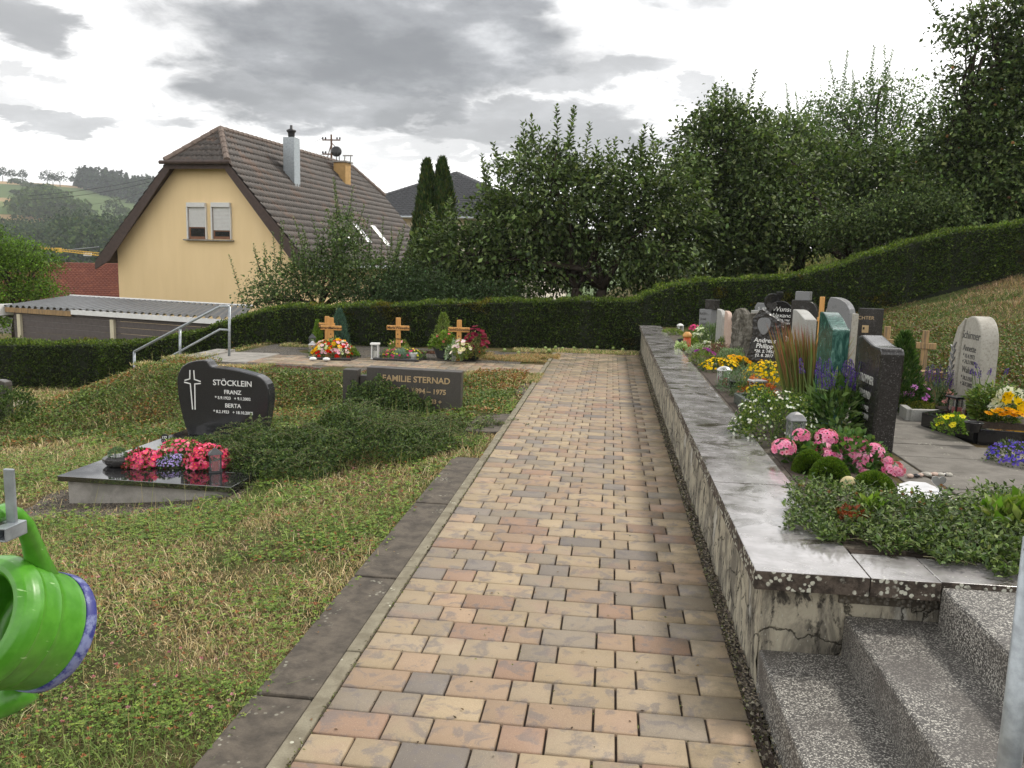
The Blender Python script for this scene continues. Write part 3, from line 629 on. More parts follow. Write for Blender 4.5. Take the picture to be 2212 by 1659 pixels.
def tiled(name, mtl, parent, q00, q10, q01, q11, course=.34, rib=.21, amp=.036, lap=.04):
    """tiled roof plane: q00-q10 lower edge, q01-q11 upper edge; ribbed stepped courses"""
    q = [np.array(a, dtype=float) for a in (q00, q10, q01, q11)]; H = np.linalg.norm((q[2]+q[3]-q[0]-q[1])/2); W = max(np.linalg.norm(q[1]-q[0]), np.linalg.norm(q[3]-q[2]))
    nrm = np.cross(q[1]-q[0], q[2]-q[0]) if W > 0 else 0; nrm = nrm/np.linalg.norm(nrm); nc = max(1, int(round(H/course))); nu = int(W/rib)*4+1
    V = []; F_ = []; s = np.linspace(0, 1, nu)
    for i in range(nc):
        for (tt, h) in ((i/nc, lap), ((i+1)/nc, 0.0)):
            lo = q[0]+(q[2]-q[0])*tt; hi = q[1]+(q[3]-q[1])*tt; pos = lo[None]+(hi-lo)[None]*s[:, None]
            wl = np.linalg.norm(hi-lo); ph = s*wl/rib*2*PI; rel = np.maximum(np.sin(ph), -0.3)*amp
            V.append(pos+nrm[None]*(h+rel)[:, None])
        # front lip
        b0 = i*3*nu; V.append(V[-2]-nrm[None]*(lap+.01))
        k_ = np.arange(nu-1)
        F_.append(np.stack([b0+k_, b0+k_+1, b0+nu+k_+1, b0+nu+k_], 1)); F_.append(np.stack([b0+2*nu+k_, b0+2*nu+k_+1, b0+k_+1, b0+k_], 1))
    return nmesh(name, np.concatenate(V), np.concatenate(F_), mtl, parent)
oh = .45; roof = MB()
for sx in (-1, 1):   # underlay slabs, one per slope
    e = [(sx*HW, -oh, EZ), (sx*HW, LEN+oh, EZ), (0, LEN-1.0, RZ_), (0, 1.1, RZ_), (sx*hipx, -oh, hipz)]
    e2 = [(sx*HW, -oh, EZ), (sx*HW, LEN+oh, EZ), (sx*hipx, LEN+oh, hipz), (0, LEN-1.0, RZ_), (0, 1.1, RZ_), (sx*hipx, -oh, hipz)]
    n = len(e2); vs = [(a, b, c-.02) for a, b, c in e2]+[(a, b, c-.14) for a, b, c in e2]
    fs = [tuple(range(n)), tuple(range(2*n-1, n-1, -1))]+[(i, i+n, (i+1) % n+n, (i+1) % n) for i in range(n)]
    roof.add(vs, fs)
roof = roof.build('roof', M_BROWN, house)
# right slope: full courses below the hip line, tapering above
tl = tiled('tiles', M_TILE, roof, (HW+.06, -oh-.02, EZ-.03), (HW+.06, LEN+oh, EZ-.03), (hipx, -oh-.02, hipz+.02), (hipx, LEN+oh, hipz+.02))
tiled('tiles', M_TILE, roof, (hipx, -oh-.02, hipz+.02), (hipx, LEN+oh, hipz+.02), (0, 1.1, RZ_+.03), (0, LEN-1.0, RZ_+.03))
tiled('tiles', M_TILE, roof, (-HW-.06, LEN+oh, EZ-.03), (-HW-.06, -oh-.02, EZ-.03), (-hipx, LEN+oh, hipz+.02), (-hipx, -oh-.02, hipz+.02))
tiled('tiles', M_TILE, roof, (-hipx, LEN+oh, hipz+.02), (-hipx, -oh-.02, hipz+.02), (0, LEN-1.0, RZ_+.03), (0, 1.1, RZ_+.03))
tiled('tiles', M_TILE, roof, (-hipx-.12, -oh-.12, hipz-.05), (hipx+.12, -oh-.12, hipz-.05), (-.02, 1.1, RZ_+.03), (.02, 1.1, RZ_+.03))
rg = MB()
def ridge(a, b, r=.11, n_=None):
    a, b = Vector(a), Vector(b); l = (b-a).length; n = n_ or int(l/.36)
    for i in range(n): rg.tube([a+(b-a)*(i/n), a+(b-a)*((i+1.04)/n)], [r*1.12, r*.95], 8)
ridge((0, 1.1, RZ_+.03), (0, LEN-1, RZ_+.03)); ridge((hipx+.1, -oh-.1, hipz+.0), (0, 1.1, RZ_+.04)); ridge((-hipx-.1, -oh-.1, hipz+.0), (0, 1.1, RZ_+.04)); ridge((hipx+.1, LEN+oh, hipz), (0, LEN-1, RZ_+.04))
rg.build('ridge_tiles', M_MORTAR, roof, smooth=False)
v_ = MB()   # verge boards
for sx in (-1, 1):
    out = [(sx*hipx, hipz-.03), (sx*(HW+.1), EZ-.1), (sx*(HW+.1), EZ-.38), (sx*(HW-.55), EZ-.02), (sx*(hipx-.02), hipz-.36)]
    v_.prism(out, -oh-.05, -oh)
v_.prism([(-hipx, hipz-.06), (hipx, hipz-.06), (hipx, hipz-.3), (-hipx, hipz-.3)], -oh-.05, -oh)
for sx in (-1, 1):  # soffit
    o = [(sx*hipx, hipz-.2), (sx*(HW), EZ-.2)]
v_.build('verge_board', M_BROWN, house)
MB().tube([(-hipx-.25, -oh-.2, hipz-.08), (hipx+.28, -oh-.2, hipz-.08)], .07, 8).build('gutter', M_BROWN, house)
MB().tube([(HW+.14, -oh, EZ-.06), (HW+.14, LEN+oh, EZ-.06)], .065, 8).build('gutter', M_GALV, house)
def house_local(u, v, yl=0.0):
    """point on the gable plane seen at (u, v)"""
    cs, sn = math.cos(HR_), math.sin(HR_); d = ray(u, v); n = np.array([-sn, cs, 0]); o = np.array(HO)+n*yl
    tt = np.dot(o-EYE, n)/np.dot(d, n); p = EYE+d*tt-np.array(HO); return (cs*p[0]+sn*p[1], -sn*p[0]+cs*p[1], p[2])
for (u0, u1) in ((406, 446), (458.5, 499.5)):
    x0, _, z1 = house_local(u0, 438); x1 = house_local(u1, 438)[0]; z0 = house_local(u0, 516)[2]; W = x1-x0; xc = (x0+x1)/2; zs = z1-.16; sh = (.33 if u0 < 440 else .24)*(z1-z0)
    wn = MB().prism([(x0+.03, z0), (x1-.02, z0), (x1-.02, zs), (x0+.03, zs)], -.02, .02).build('window', M_FRAME, house)
    MB().box((xc, -.06, z1-.08), (W, .14, .17)).build('shutter_box', M_SHUT, wn, bevel=.01)
    s = MB(); n = 17; top = zs-.01; bot = z0+sh
    for i in range(n): z_ = bot+(top-bot)*(i+.5)/n; s.box((xc+.01, -.035, z_), (W-.09, .022, (top-bot)/n*.86))
    s.build('shutter', M_SHUT, wn, bevel=.004)
    MB().box((xc+.01, -.03, (z0+bot)/2+.03), (W-.2, .01, bot-z0-.14)).build('pane', M_DGLASS, wn)
    for (xx, w_) in ((x0, .05), (x1, .035)): MB().box((xx, -.04, (z0+zs)/2), (w_, .12, zs-z0)).build('guide_rail', M_SHUT, wn)
x0 = house_local(402, 519)[0]; x1 = house_local(506, 521)[0]; zs = house_local(450, 519)[2]
MB().box(((x0+x1)/2, -.09, zs), (x1-x0, .22, .05)).build('window_sill', M_CONC, house, bevel=.01)
def on_slope(u, v, h=0.0):
    """local point on the right roof slope seen at (u, v)"""
    cs, sn = math.cos(HR_), math.sin(HR_); d = ray(u, v); dl = np.array([cs*d[0]+sn*d[1], -sn*d[0]+cs*d[1], d[2]]); o = EYE-np.array(HO); ol = np.array([cs*o[0]+sn*o[1], -sn*o[0]+cs*o[1], o[2]])
    n = np.array([RZ_-EZ, 0, HW]); n /= np.linalg.norm(n); c = np.array([0, 0, RZ_+h]); tt = np.dot(c-ol, n)/np.dot(dl, n); return ol+dl*tt
# chimneys stand in the roof and belong to it
p = on_slope(634, 400); s_ = .50; ztop = p[2]+1.0
dd = np.linalg.norm(p); k_ = 36.0/1790
ch = MB().box((p[0]-.2, p[1]+.25, p[2]+.75), (s_, s_, 2.35)).build('chimney', M_GALV, roof, bevel=.01)
zt = p[2]+.75+1.175
c2 = MB(); c2.lathe([(.12, zt), (.14, zt+.12), (.14, zt+.2), (.19, zt+.24), (.2, zt+.3), (.06, zt+.36), (.05, zt+.5)], (p[0]-.2, p[1]+.25, 0), 16); c2.build('chimney_cowl', M_BLACKM, roof, smooth=True)
p = on_slope(744, 398); cx_, cy_, zt = p[0]-.25, p[1]+.3, p[2]+1.05
M_OCHRE = plain('ochre_render', (0.42, 0.26, 0.10), 0.9, 0.12, 6)
MB().box((cx_, cy_, zt-.9), (.62, .62, 1.8)).build('chimney', M_OCHRE, roof, bevel=.01)
c2 = MB(); c2.box((cx_, cy_, zt+.02), (.78, .78, .07)); c2.box((cx_+.3, cy_, zt+.33), (.5, .06, .05)); c2.tube([(cx_+.1, cy_, zt), (cx_+.15, cy_, zt+.33)], .025, 6); c2.tube([(cx_+.42, cy_, zt), (cx_+.45, cy_, zt+.33)], .025, 6); c2.build('chimney_cap', M_CONC, roof)
c3 = MB(); c3.lathe([(.02, -.02), (.22, .0), (.26, .06), (.22, .12), (.02, .14)], (cx_-.25, cy_-.1, zt+.5), 20, Matrix.Rotation(R(80), 3, 'X') @ Matrix.Rotation(R(18), 3, 'Y')); c3.tube([(cx_-.3, cy_, zt), (cx_-.3, cy_, zt+.35)], .02, 6); c3.tube([(cx_-.15, cy_, zt), (cx_-.15, cy_, zt+.35)], .02, 6); c3.build('round_cowl', M_BLACKM, roof, smooth=True)
# skylights
for (u, v, w_, l_) in ((822, 510, .45, 1.25), (783, 505, .45, 1.05), (760, 520, .35, .6)):
    p = on_slope(u, v, .08); sl = math.atan2(RZ_-EZ, HW); m = MB(); m.box((0, 0, 0), (l_, w_, .08)); o = m.build('skylight', M_SILVER, roof, bevel=.01); o.location = [float(a) for a in p]; o.rotation_euler = (0, sl, 0)
    g = MB().box((0, 0, .045), (l_-.16, w_-.14, .02)).build('pane', M_SILVER, o)
    if u == 822: g.data.materials[0] = M_WHITE
# roof pole with insulators and wires
p = np.array(on_slope(716, 356, 0)); p[0] = .0; p[2] = RZ_
pole = thing('power_pole', 'rusty roof pole with insulators carrying wires above the yellow house', 'power pole', aty(716, 354, 42))
rs = plain('rusty_iron', (0.13, 0.075, 0.05), 0.8, 0.3)
MB().tube([(0, 0, -.8), (0, 0, 1.45)], .05, 8).build('mast', rs, pole)
m = MB()
for z, w_ in ((1.18, .85), (.48, .85)): m.box((0, 0, z), (w_*2*.55, .07, .06))
m.tube([(-.42, 0, .1-.5), (0, 0, 1.0)], .022, 6); m.tube([(.3, 0, .75), (0, 0, 1.05)], .022, 6); m.build('crossarm', rs, pole)
for z in (1.25, .55):
    for x in (-.45, -.3, .3, .45): MB().ball((x, 0, z+.02), .05, 1.3, 8, 5).build('insulator', M_BLACKM, pole, smooth=True)
def wire(label, p0, p1, sag, grp=None, r=.006):
    p0, p1 = np.array(p0), np.array(p1); pts = [tuple(p0+(p1-p0)*s-np.array([0, 0, 4*sag*s*(1-s)])-p0) for s in np.linspace(0, 1, 14)]
    o = MB().tube(pts, r, 5).build('overhead_wire', M_BLACKM); o.location = [float(a) for a in p0]; tag(o, label, 'wire', grp)
W0 = aty(716, 354, 42)
wire('upper of the two wires running left from the roof pole past the metal chimney', W0+np.array([-.45, 0, 1.28]), aty(560, 335, 60), .25, 'wires from the roof pole', .009); wire('lower wire running left from the roof pole past the metal chimney', W0+np.array([-.3, 0, .58]), aty(600, 372, 60), .15, 'wires from the roof pole', .009)
wire('upper wire crossing the sky left of the yellow house', aty(380, 372, 50), aty(60, 423, 44), .2, 'wires left of the yellow house', .013); wire('second wire crossing the sky left of the yellow house', aty(380, 377, 50), aty(60, 431, 44), .3, 'wires left of the yellow house', .013); wire('lowest wire crossing the wooded hill left of the yellow house', aty(340, 402, 50), aty(120, 440, 60), .5, 'wires left of the yellow house', .010)
# ------------------------------------------------------------------ second house with dark roof
t = thing('house', 'white house with dark glazed tiled hip roof behind the cypress', 'house', aty(980, 600, 52))
O = np.array(aty(980, 600, 52))
def L2(u, v, y): return tuple(np.array(aty(u, v, y))-O)
ap = L2(987, 374, 56); A1 = L2(700, 464, 50.5); B1 = L2(1195, 470, 49); zE = (A1[2]+B1[2])/2; A1 = (A1[0], A1[1], zE); B1 = (B1[0], B1[1], zE); A2 = (A1[0]-1, A1[1]+13, zE); B2 = (B1[0]+1, B1[1]+13, zE)
ap = (ap[0], ap[1], ap[2])
m = MB(); m.add([(A1[0]+.7, A1[1]+.7, -6), (B1[0]-.7, B1[1]+.7, -6), (B2[0]-.7, B2[1]-.7, -6), (A2[0]+.7, A2[1]-.7, -6), (A1[0]+.7, A1[1]+.7, zE), (B1[0]-.7, B1[1]+.7, zE), (B2[0]-.7, B2[1]-.7, zE), (A2[0]+.7, A2[1]-.7, zE)], [(0, 1, 5, 4), (1, 2, 6, 5), (2, 3, 7, 6), (3, 0, 4, 7)])
m.build('wall', plain('pale_render', (0.62, 0.58, 0.48), 0.9, 0.06), t)
rf = MB(); rf.add([A1, B1, B2, A2, ap, (A1[0], A1[1], zE-.15), (B1[0], B1[1], zE-.15), (B2[0], B2[1], zE-.15), (A2[0], A2[1], zE-.15)], [(0, 1, 6, 5), (1, 2, 7, 6), (2, 3, 8, 7), (3, 0, 5, 8), (5, 6, 7, 8)]); rf = rf.build('roof', M_DTILE, t)
e = .05
for a, b in ((A1, B1), (B1, B2), (B2, A2), (A2, A1)): tiled('tiles', M_DTILE, rf, a, b, tuple(np.array(ap)+(np.array(a)-np.array(ap))*.004), tuple(np.array(ap)+(np.array(b)-np.array(ap))*.004), .34, .3, .035, .05)
rg = MB(); ridge(A1, ap, .13, 34); ridge(B1, ap, .13, 28); rg.build('ridge_tiles', M_DTILE, rf)
MB().tube([(A1[0], A1[1]-.08, zE-.08), (B1[0], B1[1]-.08, zE-.08)], .08, 8).build('gutter', M_GALV, t)
MB().box((B1[0]-4.3, B1[1]+.68, -1.2), (1.3, .1, 2.2)).build('door', plain('red_door', (0.16, 0.035, 0.025), 0.6, 0.2), t)
# ------------------------------------------------------------------ red roofed building
O = np.array(aty(150, 610, 38)); t = thing('farm_building', 'low building with red tiled roof left of the yellow house', 'building', O)
def L3(u, v, y): return tuple(np.array(aty(u, v, y))-O)
a, b = L3(-60, 652, 36), L3(262, 648, 36); c_, d_ = L3(40, 569, 41), L3(262, 573.5, 41)
rf = MB(); rf.add([a, b, d_, c_, tuple(np.array(a)+(0, 9, -.2)), tuple(np.array(b)+(0, 9, -.2))], [(0, 1, 2, 3), (3, 2, 5, 4), (1, 5, 2), (0, 3, 4)]); rf = rf.build('roof', M_RTILE, t)
tiled('tiles', M_RTILE, rf, a, b, c_, d_, .3, .2, .03, .05); rg = MB(); ridge(c_, d_, .1); rg.build('ridge_tiles', M_RTILE, rf)
m = MB(); m.box(((a[0]+b[0])/2, a[1]+4.5, a[2]-2), (b[0]-a[0]-1, 8.3, 3.9)); m.build('wall', M_CONC, t)
# ------------------------------------------------------------------ carport
F0, F1 = np.array(aty(8, 661, 20.8)), np.array(aty(520, 689, 18.3)); B0, B1_ = np.array(aty(146, 641, 23.7)), np.array(aty(545, 663, 21.0))
B0 = F0+(B0-F0)*1.05; O = F0.copy(); t = thing('carport', 'grey slatted carport with corrugated roof below the yellow house', 'carport', O)
M_CORR = plain('corrugated_sheet', (0.075, 0.08, 0.085), 0.35, 0.2, 3, metal=0.3); M_SLAT = plain('grey_slat', (0.095, 0.08, 0.075), 0.75, 0.15, 12); M_CREAM = plain('cream_post', (0.55, 0.50, 0.36), 0.7, 0.08)
nu, nv = 420, 6; u_, v2 = np.meshgrid(np.linspace(0, 1, nu), np.linspace(0, 1, nv)); lo = F0[None, None]+(F1-F0)*u_[..., None]; hi = B0[None, None]+(B1_-B0)*u_[..., None]
Pq = lo+(hi-lo)*v2[..., None]-O; Pq[..., 2] += .035*np.clip(np.sin(u_*34*2*PI)*1.6, -1, 1); ii = np.arange(nu*nv).reshape(nv, nu)
nmesh('roof', Pq.reshape(-1, 3), np.stack([ii[:-1, :-1], ii[:-1, 1:], ii[1:, 1:], ii[1:, :-1]], -1).reshape(-1, 4), M_CORR, t, smooth=True)
dF = F1-F0; lF = np.linalg.norm(dF[:2]); an = math.atan2(dF[1], dF[0])
def fp(s, back, z): q = dF*s; nb = np.array([-math.sin(an), math.cos(an)]); return (q[0]+nb[0]*back, q[1]+nb[1]*back, q[2]+z)
sl = MB(); n = 15
for i in range(n):
    z = -.16-.155*i; c = fp(.51, .12, z); sl.box(c, (lF*.965, .03, .148), an)
sl.build('slat_siding', M_SLAT, t, bevel=.006)
for s in (.062, .488, .978): c = fp(s, .10, -1.35); MB().box(c, (.13, .13, 2.3), an).build('post', M_CREAM, t)
c = fp(.16, .02, -.1); MB().box(c, (lF*.31, .04, .13), an).build('rafter', M_OLDWOOD, t); c = fp(.66, 0, -.08); MB().box(c, (lF*.68, .05, .12), an).build('fascia', M_WHITE, t)
MB().box(fp(-.01, .1, -.1), (.12, .5, .3), an).build('fascia', M_WHITE, t); bb = B1_-B0
MB().tube([tuple(B0-O+(0, 0, .03)), tuple(B1_-O+(0, 0, .03))], .03, 6).build('roof_edge', M_WHITE, t)
MB().box(tuple(F1-O+np.array([.7, 0.5, -.1])), (1.4, 1.6, .06), an).build('gutter_box', M_SILVER, t)
# ------------------------------------------------------------------ crane
O = np.array(aty(209, 600, 75)); t = thing('crane', 'yellow building crane with long lattice jib beside the red roof', 'crane', O)
M_CRN = plain('crane_yellow', (0.60, 0.38, 0.06), 0.6, 0.15)
def L4(u, v, y=75): return np.array(aty(u, v, y))-O
m = MB(); m.box((0, 0, -.3), (.42, .42, 3.4)); m.build('mast', M_CRN, t)
a, b = L4(80, 536), L4(214, 552); m = MB(); n = 22
for dz, dy in ((0, -.15), (0, .15), (.26, 0)): m.tube([tuple(a+(0, dy, dz*.3)), tuple(b+(0, dy, dz))], .035, 5)
for i in range(n):
    s0, s1 = i/n, (i+1)/n; p0, p1 = a+(b-a)*s0, a+(b-a)*s1; h = .26
    m.tube([tuple(p0+(0, -.15, 0)), tuple((p0+p1)/2+(0, 0, h)), tuple(p1+(0, -.15, 0))], .022, 4)
m.build('jib', M_CRN, t); MB().box(tuple(L4(127, 541)), (.4, .35, .5)).build('trolley', M_CRN, t)
MB().box(tuple(L4(189, 549.5)), (.8, .1, .3)).build('name_plate', M_WHITE, t)
MB().tube([tuple(L4(133, 541)), tuple(L4(214, 533))], .03, 5).build('tie_rod', M_GALV, t)
# ------------------------------------------------------------------ trees
APPLE = [(.072, .104, .034), (.10, .14, .048), (.054, .080, .030), (.15, .195, .078), (.038, .056, .022)]
def lobes_px(Y0, L):
    """crown lobes from (u, v, ru, rv, depth offset): centre and half sizes in metres"""
    out = []
    for u, v, ru, rv, dy in L:
        Y = Y0+dy; c = aty(u, v, Y); k = Y/FPX*1.04; out.append((c, (ru*k, min(ru, rv*1.3)*k, rv*k)))
    return out
def curve_tube(m, a, b, r0, r1, wob=.12, n=6, seg=6):
    a, b = np.array(a), np.array(b); l = np.linalg.norm(b-a); pts = []
    w_ = np.cumsum(rng.normal(0, 1, (n, 3)), 0)*wob*l/n; w_[0] = 0
    for i in range(n): s = i/(n-1); pts.append(tuple(a+(b-a)*s+w_[i]+np.array([0, 0, math.sin(PI*s)*l*.06])))
    m.tube(pts, [r0+(r1-r0)*i/(n-1) for i in range(n)], seg); return np.array(pts)
def tree(kind, label, base, lobes, nleaf, leafL, cols, trunks=((0, 0),), tr=.16, shoots=0, shootL=.6, shoot_top=True, fruit=0, droop=.3, group=None, cat='tree', clus=22, sig=.17, vis=.35, shell=.5, bark=None, fruitcol=None, wide=.58):
    base = np.array(base, dtype=float); t = thing(kind, label, cat, base, 0, group); loc = [(np.array(c)-base, np.array(r)) for c, r in lobes]
    vol = np.array([np.prod(r)**(2/3) for _, r in loc]); vol = vol/vol.sum()
    wood = MB(); ctr = np.mean([c for c, _ in loc], 0)
    for (tx, ty) in trunks:
        fork = np.array([tx*1.6+rng.normal(0, .1), ty+rng.normal(0, .1), max(.5, ctr[2]*.45)])
        curve_tube(wood, (tx, ty, -.2), fork, tr, tr*.72, .1, 6, 9)
        for c, r in loc:
            if len(trunks) > 1 and rng.random() < .35: continue
            p = curve_tube(wood, fork, c, tr*.55, tr*.16, .22, 7)
            for _ in range(4):
                q = c+rnd_dir(1)[0]*r*.85; curve_tube(wood, p[rng.integers(2, 7)], q, tr*.16, .012, .2, 6, 5)
    parts = []; frs = []
    for (c, r), w_ in zip(loc, vol):
        n = int(nleaf*w_); k = max(3, n//clus)
        d = rnd_dir(k); rad = rng.uniform(shell**3, 1, k)**(1/3); bump = 1+.14*np.sin(d[:, 0]*5+c[0]*3)+.12*np.sin(d[:, 2]*7+d[:, 1]*6+c[2]); q = c+d*r*(rad*bump)[:, None]
        par = rng.integers(0, k, n); j = rng.normal(0, 1, (n, 3))*sig*np.array([1, 1, .75]); P = q[par]+j
        tone = rng.normal(1.05, .28, k).clip(.45, 1.9)[par][:, None]; out = unit(d[par]*r.min()/r+rng.normal(0, .8, (n, 3))); out[:, 2] -= droop*rng.random(n)
        N = unit(rnd_dir(n)*.8+np.array([0, 0, .9])); s = rng.uniform(.5, 1.25, n)*leafL
        parts.append(leafgeo(P, out, N, s, s*wide, pick(cols, n, .2)*tone, .25))
        for _ in range(int(fruit*w_)):
            frs.append(P[rng.integers(0, n)]-np.array([0, 0, .05]))
    tops = []
    if shoots:
        tries = 0
        while len(tops) < shoots and tries < shoots*40:
            tries += 1; c, r = loc[rng.choice(len(loc), p=vol)]; d = rnd_dir(1, .35, 1)[0]; p = c+d*r
            if any((((p-c2)/r2)**2).sum() < .8 for c2, r2 in loc): continue
            tops.append((p, d))
        tw = wood
        for p, d in tops:
            L = shootL*rng.uniform(.6, 1.5); dr = unit((d*.35+np.array([rng.normal(0, .12), rng.normal(0, .12), 1]))[None])[0]; p = p-dr*.15
            tw.tube([tuple(p), tuple(p+dr*L*.5+rng.normal(0, .01, 3)), tuple(p+dr*L)], [.008, .006, .003], 4)
            n = int(L/.028); s = np.linspace(.02, 1, n); ang = s*n*2.4; P = p+dr*(s*L)[:, None]; D = np.stack([np.cos(ang), np.sin(ang), .35+.5*s], 1)
            N = unit(np.array([0, 0, 1])+rng.normal(0, .3, (n, 3))); l = leafL*(1.4-.6*s)
            parts.append(leafgeo(P, D, N, l, l*.55, pick(cols, n, .15)*1.25, .25))
    wood.build('trunk', bark or M_BARK, t, smooth=True)
    v, f, c = join(parts); nmesh('crown', v, f, M_LEAF, t, col=c)
    first = None
    for q in frs[:95]:
        if first is None: o = first = MB().ball((0, 0, 0), .036, .95, 8, 6).build('fruit', fruitcol or M_FRUIT, t, smooth=True)
        else: o = first.copy(); C.objects.link(o); o.parent = t
        o.location = [float(a) for a in q]
    return t
M_FRUIT = plain('green_apple', (0.22, 0.30, 0.08), 0.4, 0.3, 30)
def gpt(u, y): p = aty(u, 600, y); return (p[0], p[1], float(gz(p[0], p[1])))
tree('apple_tree', 'broad old apple tree with twin trunks behind the hedge at the end of the path', gpt(1262, 19.5),
     lobes_px(19.5, [(1190, 430, 130, 115, 0), (1110, 490, 110, 105, .3), (1000, 560, 95, 75, -.2), (1330, 430, 125, 85, .2), (1410, 470, 110, 130, 0), (1130, 560, 150, 90, .5), (1330, 560, 140, 75, 0.9), (1200, 360, 70, 36, 0), (1060, 600, 110, 45, -.3), (935, 600, 70, 50, -.4)]),
     38000, .13, APPLE, trunks=((-.12, 0), (.3, .1)), tr=.15, shoots=60, shootL=.62, fruit=110)
tree('apple_tree', 'tall dark apple tree right of the twin-trunked one, behind the hedge', gpt(1400, 22),
     lobes_px(22, [(1570, 330, 95, 90, 0), (1620, 430, 140, 120, .3), (1520, 440, 90, 110, .6), (1560, 540, 120, 75, 0), (1680, 480, 100, 80, .5), (1545, 270, 45, 35, 0)]),
     38000, .13, APPLE, trunks=((0, 0), (3.1, .2)), tr=.16, shoots=26, shootL=.7, fruit=70)
tree('apple_tree', 'apple tree full of pale green fruit above the rising hedge', gpt(1675, 25),
     lobes_px(25, [(1750, 400, 130, 100, 0), (1850, 430, 130, 100, .4), (1720, 470, 100, 80, .3), (1870, 480, 140, 65, 0), (1600, 500, 90, 60, .4), (1690, 330, 70, 60, 1), (1950, 430, 100, 100, 0)]),
     46000, .135, APPLE, trunks=((0, 0), (.55, .1)), tr=.19, shoots=16, shootL=.6, fruit=150)
LIGHTG = [(.085, .135, .04), (.11, .16, .05), (.06, .10, .035)]
tree('walnut_tree', 'airy pale tree with sky showing through behind the fruit trees', gpt(1850, 36),
     lobes_px(36, [(1800, 240, 55, 45, 0), (1860, 230, 60, 50, 1), (1930, 215, 60, 50, 0), (1790, 300, 90, 55, .5), (1900, 310, 100, 60, 0), (1990, 300, 50, 60, .6), (1850, 380, 150, 60, 0)]),
     15000, .14, LIGHTG, tr=.2, clus=16, sig=.3, shoots=20, shootL=1.3, shell=.2)
tree('maple_tree', 'light green tree between the tall dark tree and the airy one', gpt(1720, 33),
     lobes_px(33, [(1700, 300, 65, 45, 0), (1640, 350, 60, 60, 0), (1770, 340, 50, 40, 0), (1560, 250, 30, 50, -2)]), 9000, .15, LIGHTG, tr=.16, clus=16, sig=.26)
tree('pear_tree', 'tall dark tree filling the top right corner above the hillside hedge', gpt(2080, 21),
     lobes_px(21, [(2180, 330, 120, 150, 0), (2110, 400, 120, 110, .5), (2210, 190, 55, 70, 0), (2160, 115, 45, 30, .4), (2085, 60, 40, 34, 0), (2180, 30, 60, 34, .2), (2040, 460, 110, 70, 0), (2150, 480, 130, 70, .6), (2060, 300, 60, 60, 0), (2290, 250, 110, 260, 0), (2090, 190, 45, 30, 0)]),
     52000, .13, APPLE, trunks=((0, 0),), tr=.2, shoots=40, shootL=.7, fruit=90, fruitcol=plain('orange_fruit', (0.30, 0.14, 0.05), 0.5, 0.3, 30), clus=20, sig=.2)
tree('apple_tree', 'small low apple tree filling the gap above the middle of the rising hedge', gpt(1960, 19.5),
     lobes_px(19.5, [(1930, 475, 90, 38, 0), (2000, 465, 100, 36, 0), (1830, 495, 90, 32, .5)]), 16000, .08, APPLE, tr=.1, fruit=30)
# loose young apple tree before the yellow house
tree('apple_tree', 'loose apple tree with long leafy shoots in front of the yellow gable', gpt(690, 18.2),
     lobes_px(18.2, [(620, 610, 75, 48, 0), (700, 600, 70, 55, 0), (745, 560, 55, 60, .2), (740, 500, 38, 40, 0), (800, 600, 80, 48, 0), (570, 645, 60, 25, 0), (860, 620, 55, 45, .3)]),
     15000, .075, [(.085, .125, .045), (.11, .155, .055), (.06, .095, .035)], tr=.07, shoots=55, shootL=.75, fruit=60, clus=14, sig=.13, shell=.3)
tree('elder_bush', 'dense dark shrub under the old apple tree, behind the hedge', gpt(900, 17.8), lobes_px(17.8, [(880, 630, 70, 42, 0), (960, 640, 80, 35, 0), (800, 645, 60, 28, 0), (1060, 640, 60, 24, 0)]), 16000, .06, [(.05, .08, .03), (.07, .11, .05), (.035, .055, .022)], tr=.04, shoots=25, shootL=.3, cat='shrub')
tree('maple_tree', 'bright green maple at the left edge behind the lower hedge', gpt(20, 25),
     lobes_px(25, [(20, 600, 90, 60, 0), (40, 545, 80, 28, 0), (-20, 560, 60, 60, 0), (90, 565, 50, 18, -.4), (70, 625, 70, 22, -.3), (-10, 680, 45, 40, 0), (105, 630, 30, 10, -.4), (-10, 505, 40, 12, 0)]),
     20000, .085, [(.10, .17, .025), (.13, .22, .035), (.075, .13, .02)], tr=.08, clus=18, sig=.12)
# twin cypress
def cypress(label, u, y, spires):
    b = gpt(u, y); t = thing('cypress', label, 'cypress', b); parts = []; m = MB()
    for (uu, vt, vb, rp, dy) in spires:
        T = aty(uu, vt, y+dy)-np.array(b); B = aty(uu, vb, y+dy)-np.array(b); h = T[2]-B[2]; rr = rp*y/FPX; m.tube([(B[0], B[1], B[2]-1.5), (T[0], T[1], T[2]-.3)], [.09, .02], 7)
        n = int(9500*h/5); s = rng.random(n)**.85; a = rng.uniform(0, 2*PI, n); lob = 1+.16*np.sin(a*3+s*9)+.12*np.sin(a*7+s*25)
        rad = rr*np.clip(1.25*(1-s)**.62, 0, 1)*lob*rng.uniform(.78, 1.03, n); P = np.stack([B[0]+rad*np.cos(a), B[1]+rad*np.sin(a), B[2]+s*h], 1)
        D = np.stack([np.cos(a)*.35, np.sin(a)*.35, np.ones(n)], 1)+rng.normal(0, .25, (n, 3)); N = np.stack([np.cos(a), np.sin(a), 0*a], 1)+rng.normal(0, .4, (n, 3))
        parts.append(leafgeo(P, D, unit(N), rng.uniform(.09, .19, n), rng.uniform(.035, .06, n), pick([(.04, .07, .024), (.06, .095, .028), (.028, .05, .018), (.085, .10, .03)], n, .22), .3))
    m.build('trunk', M_BARK, t); v, f, c = join(parts); nmesh('crown', v, f, M_LEAF, t, col=c)
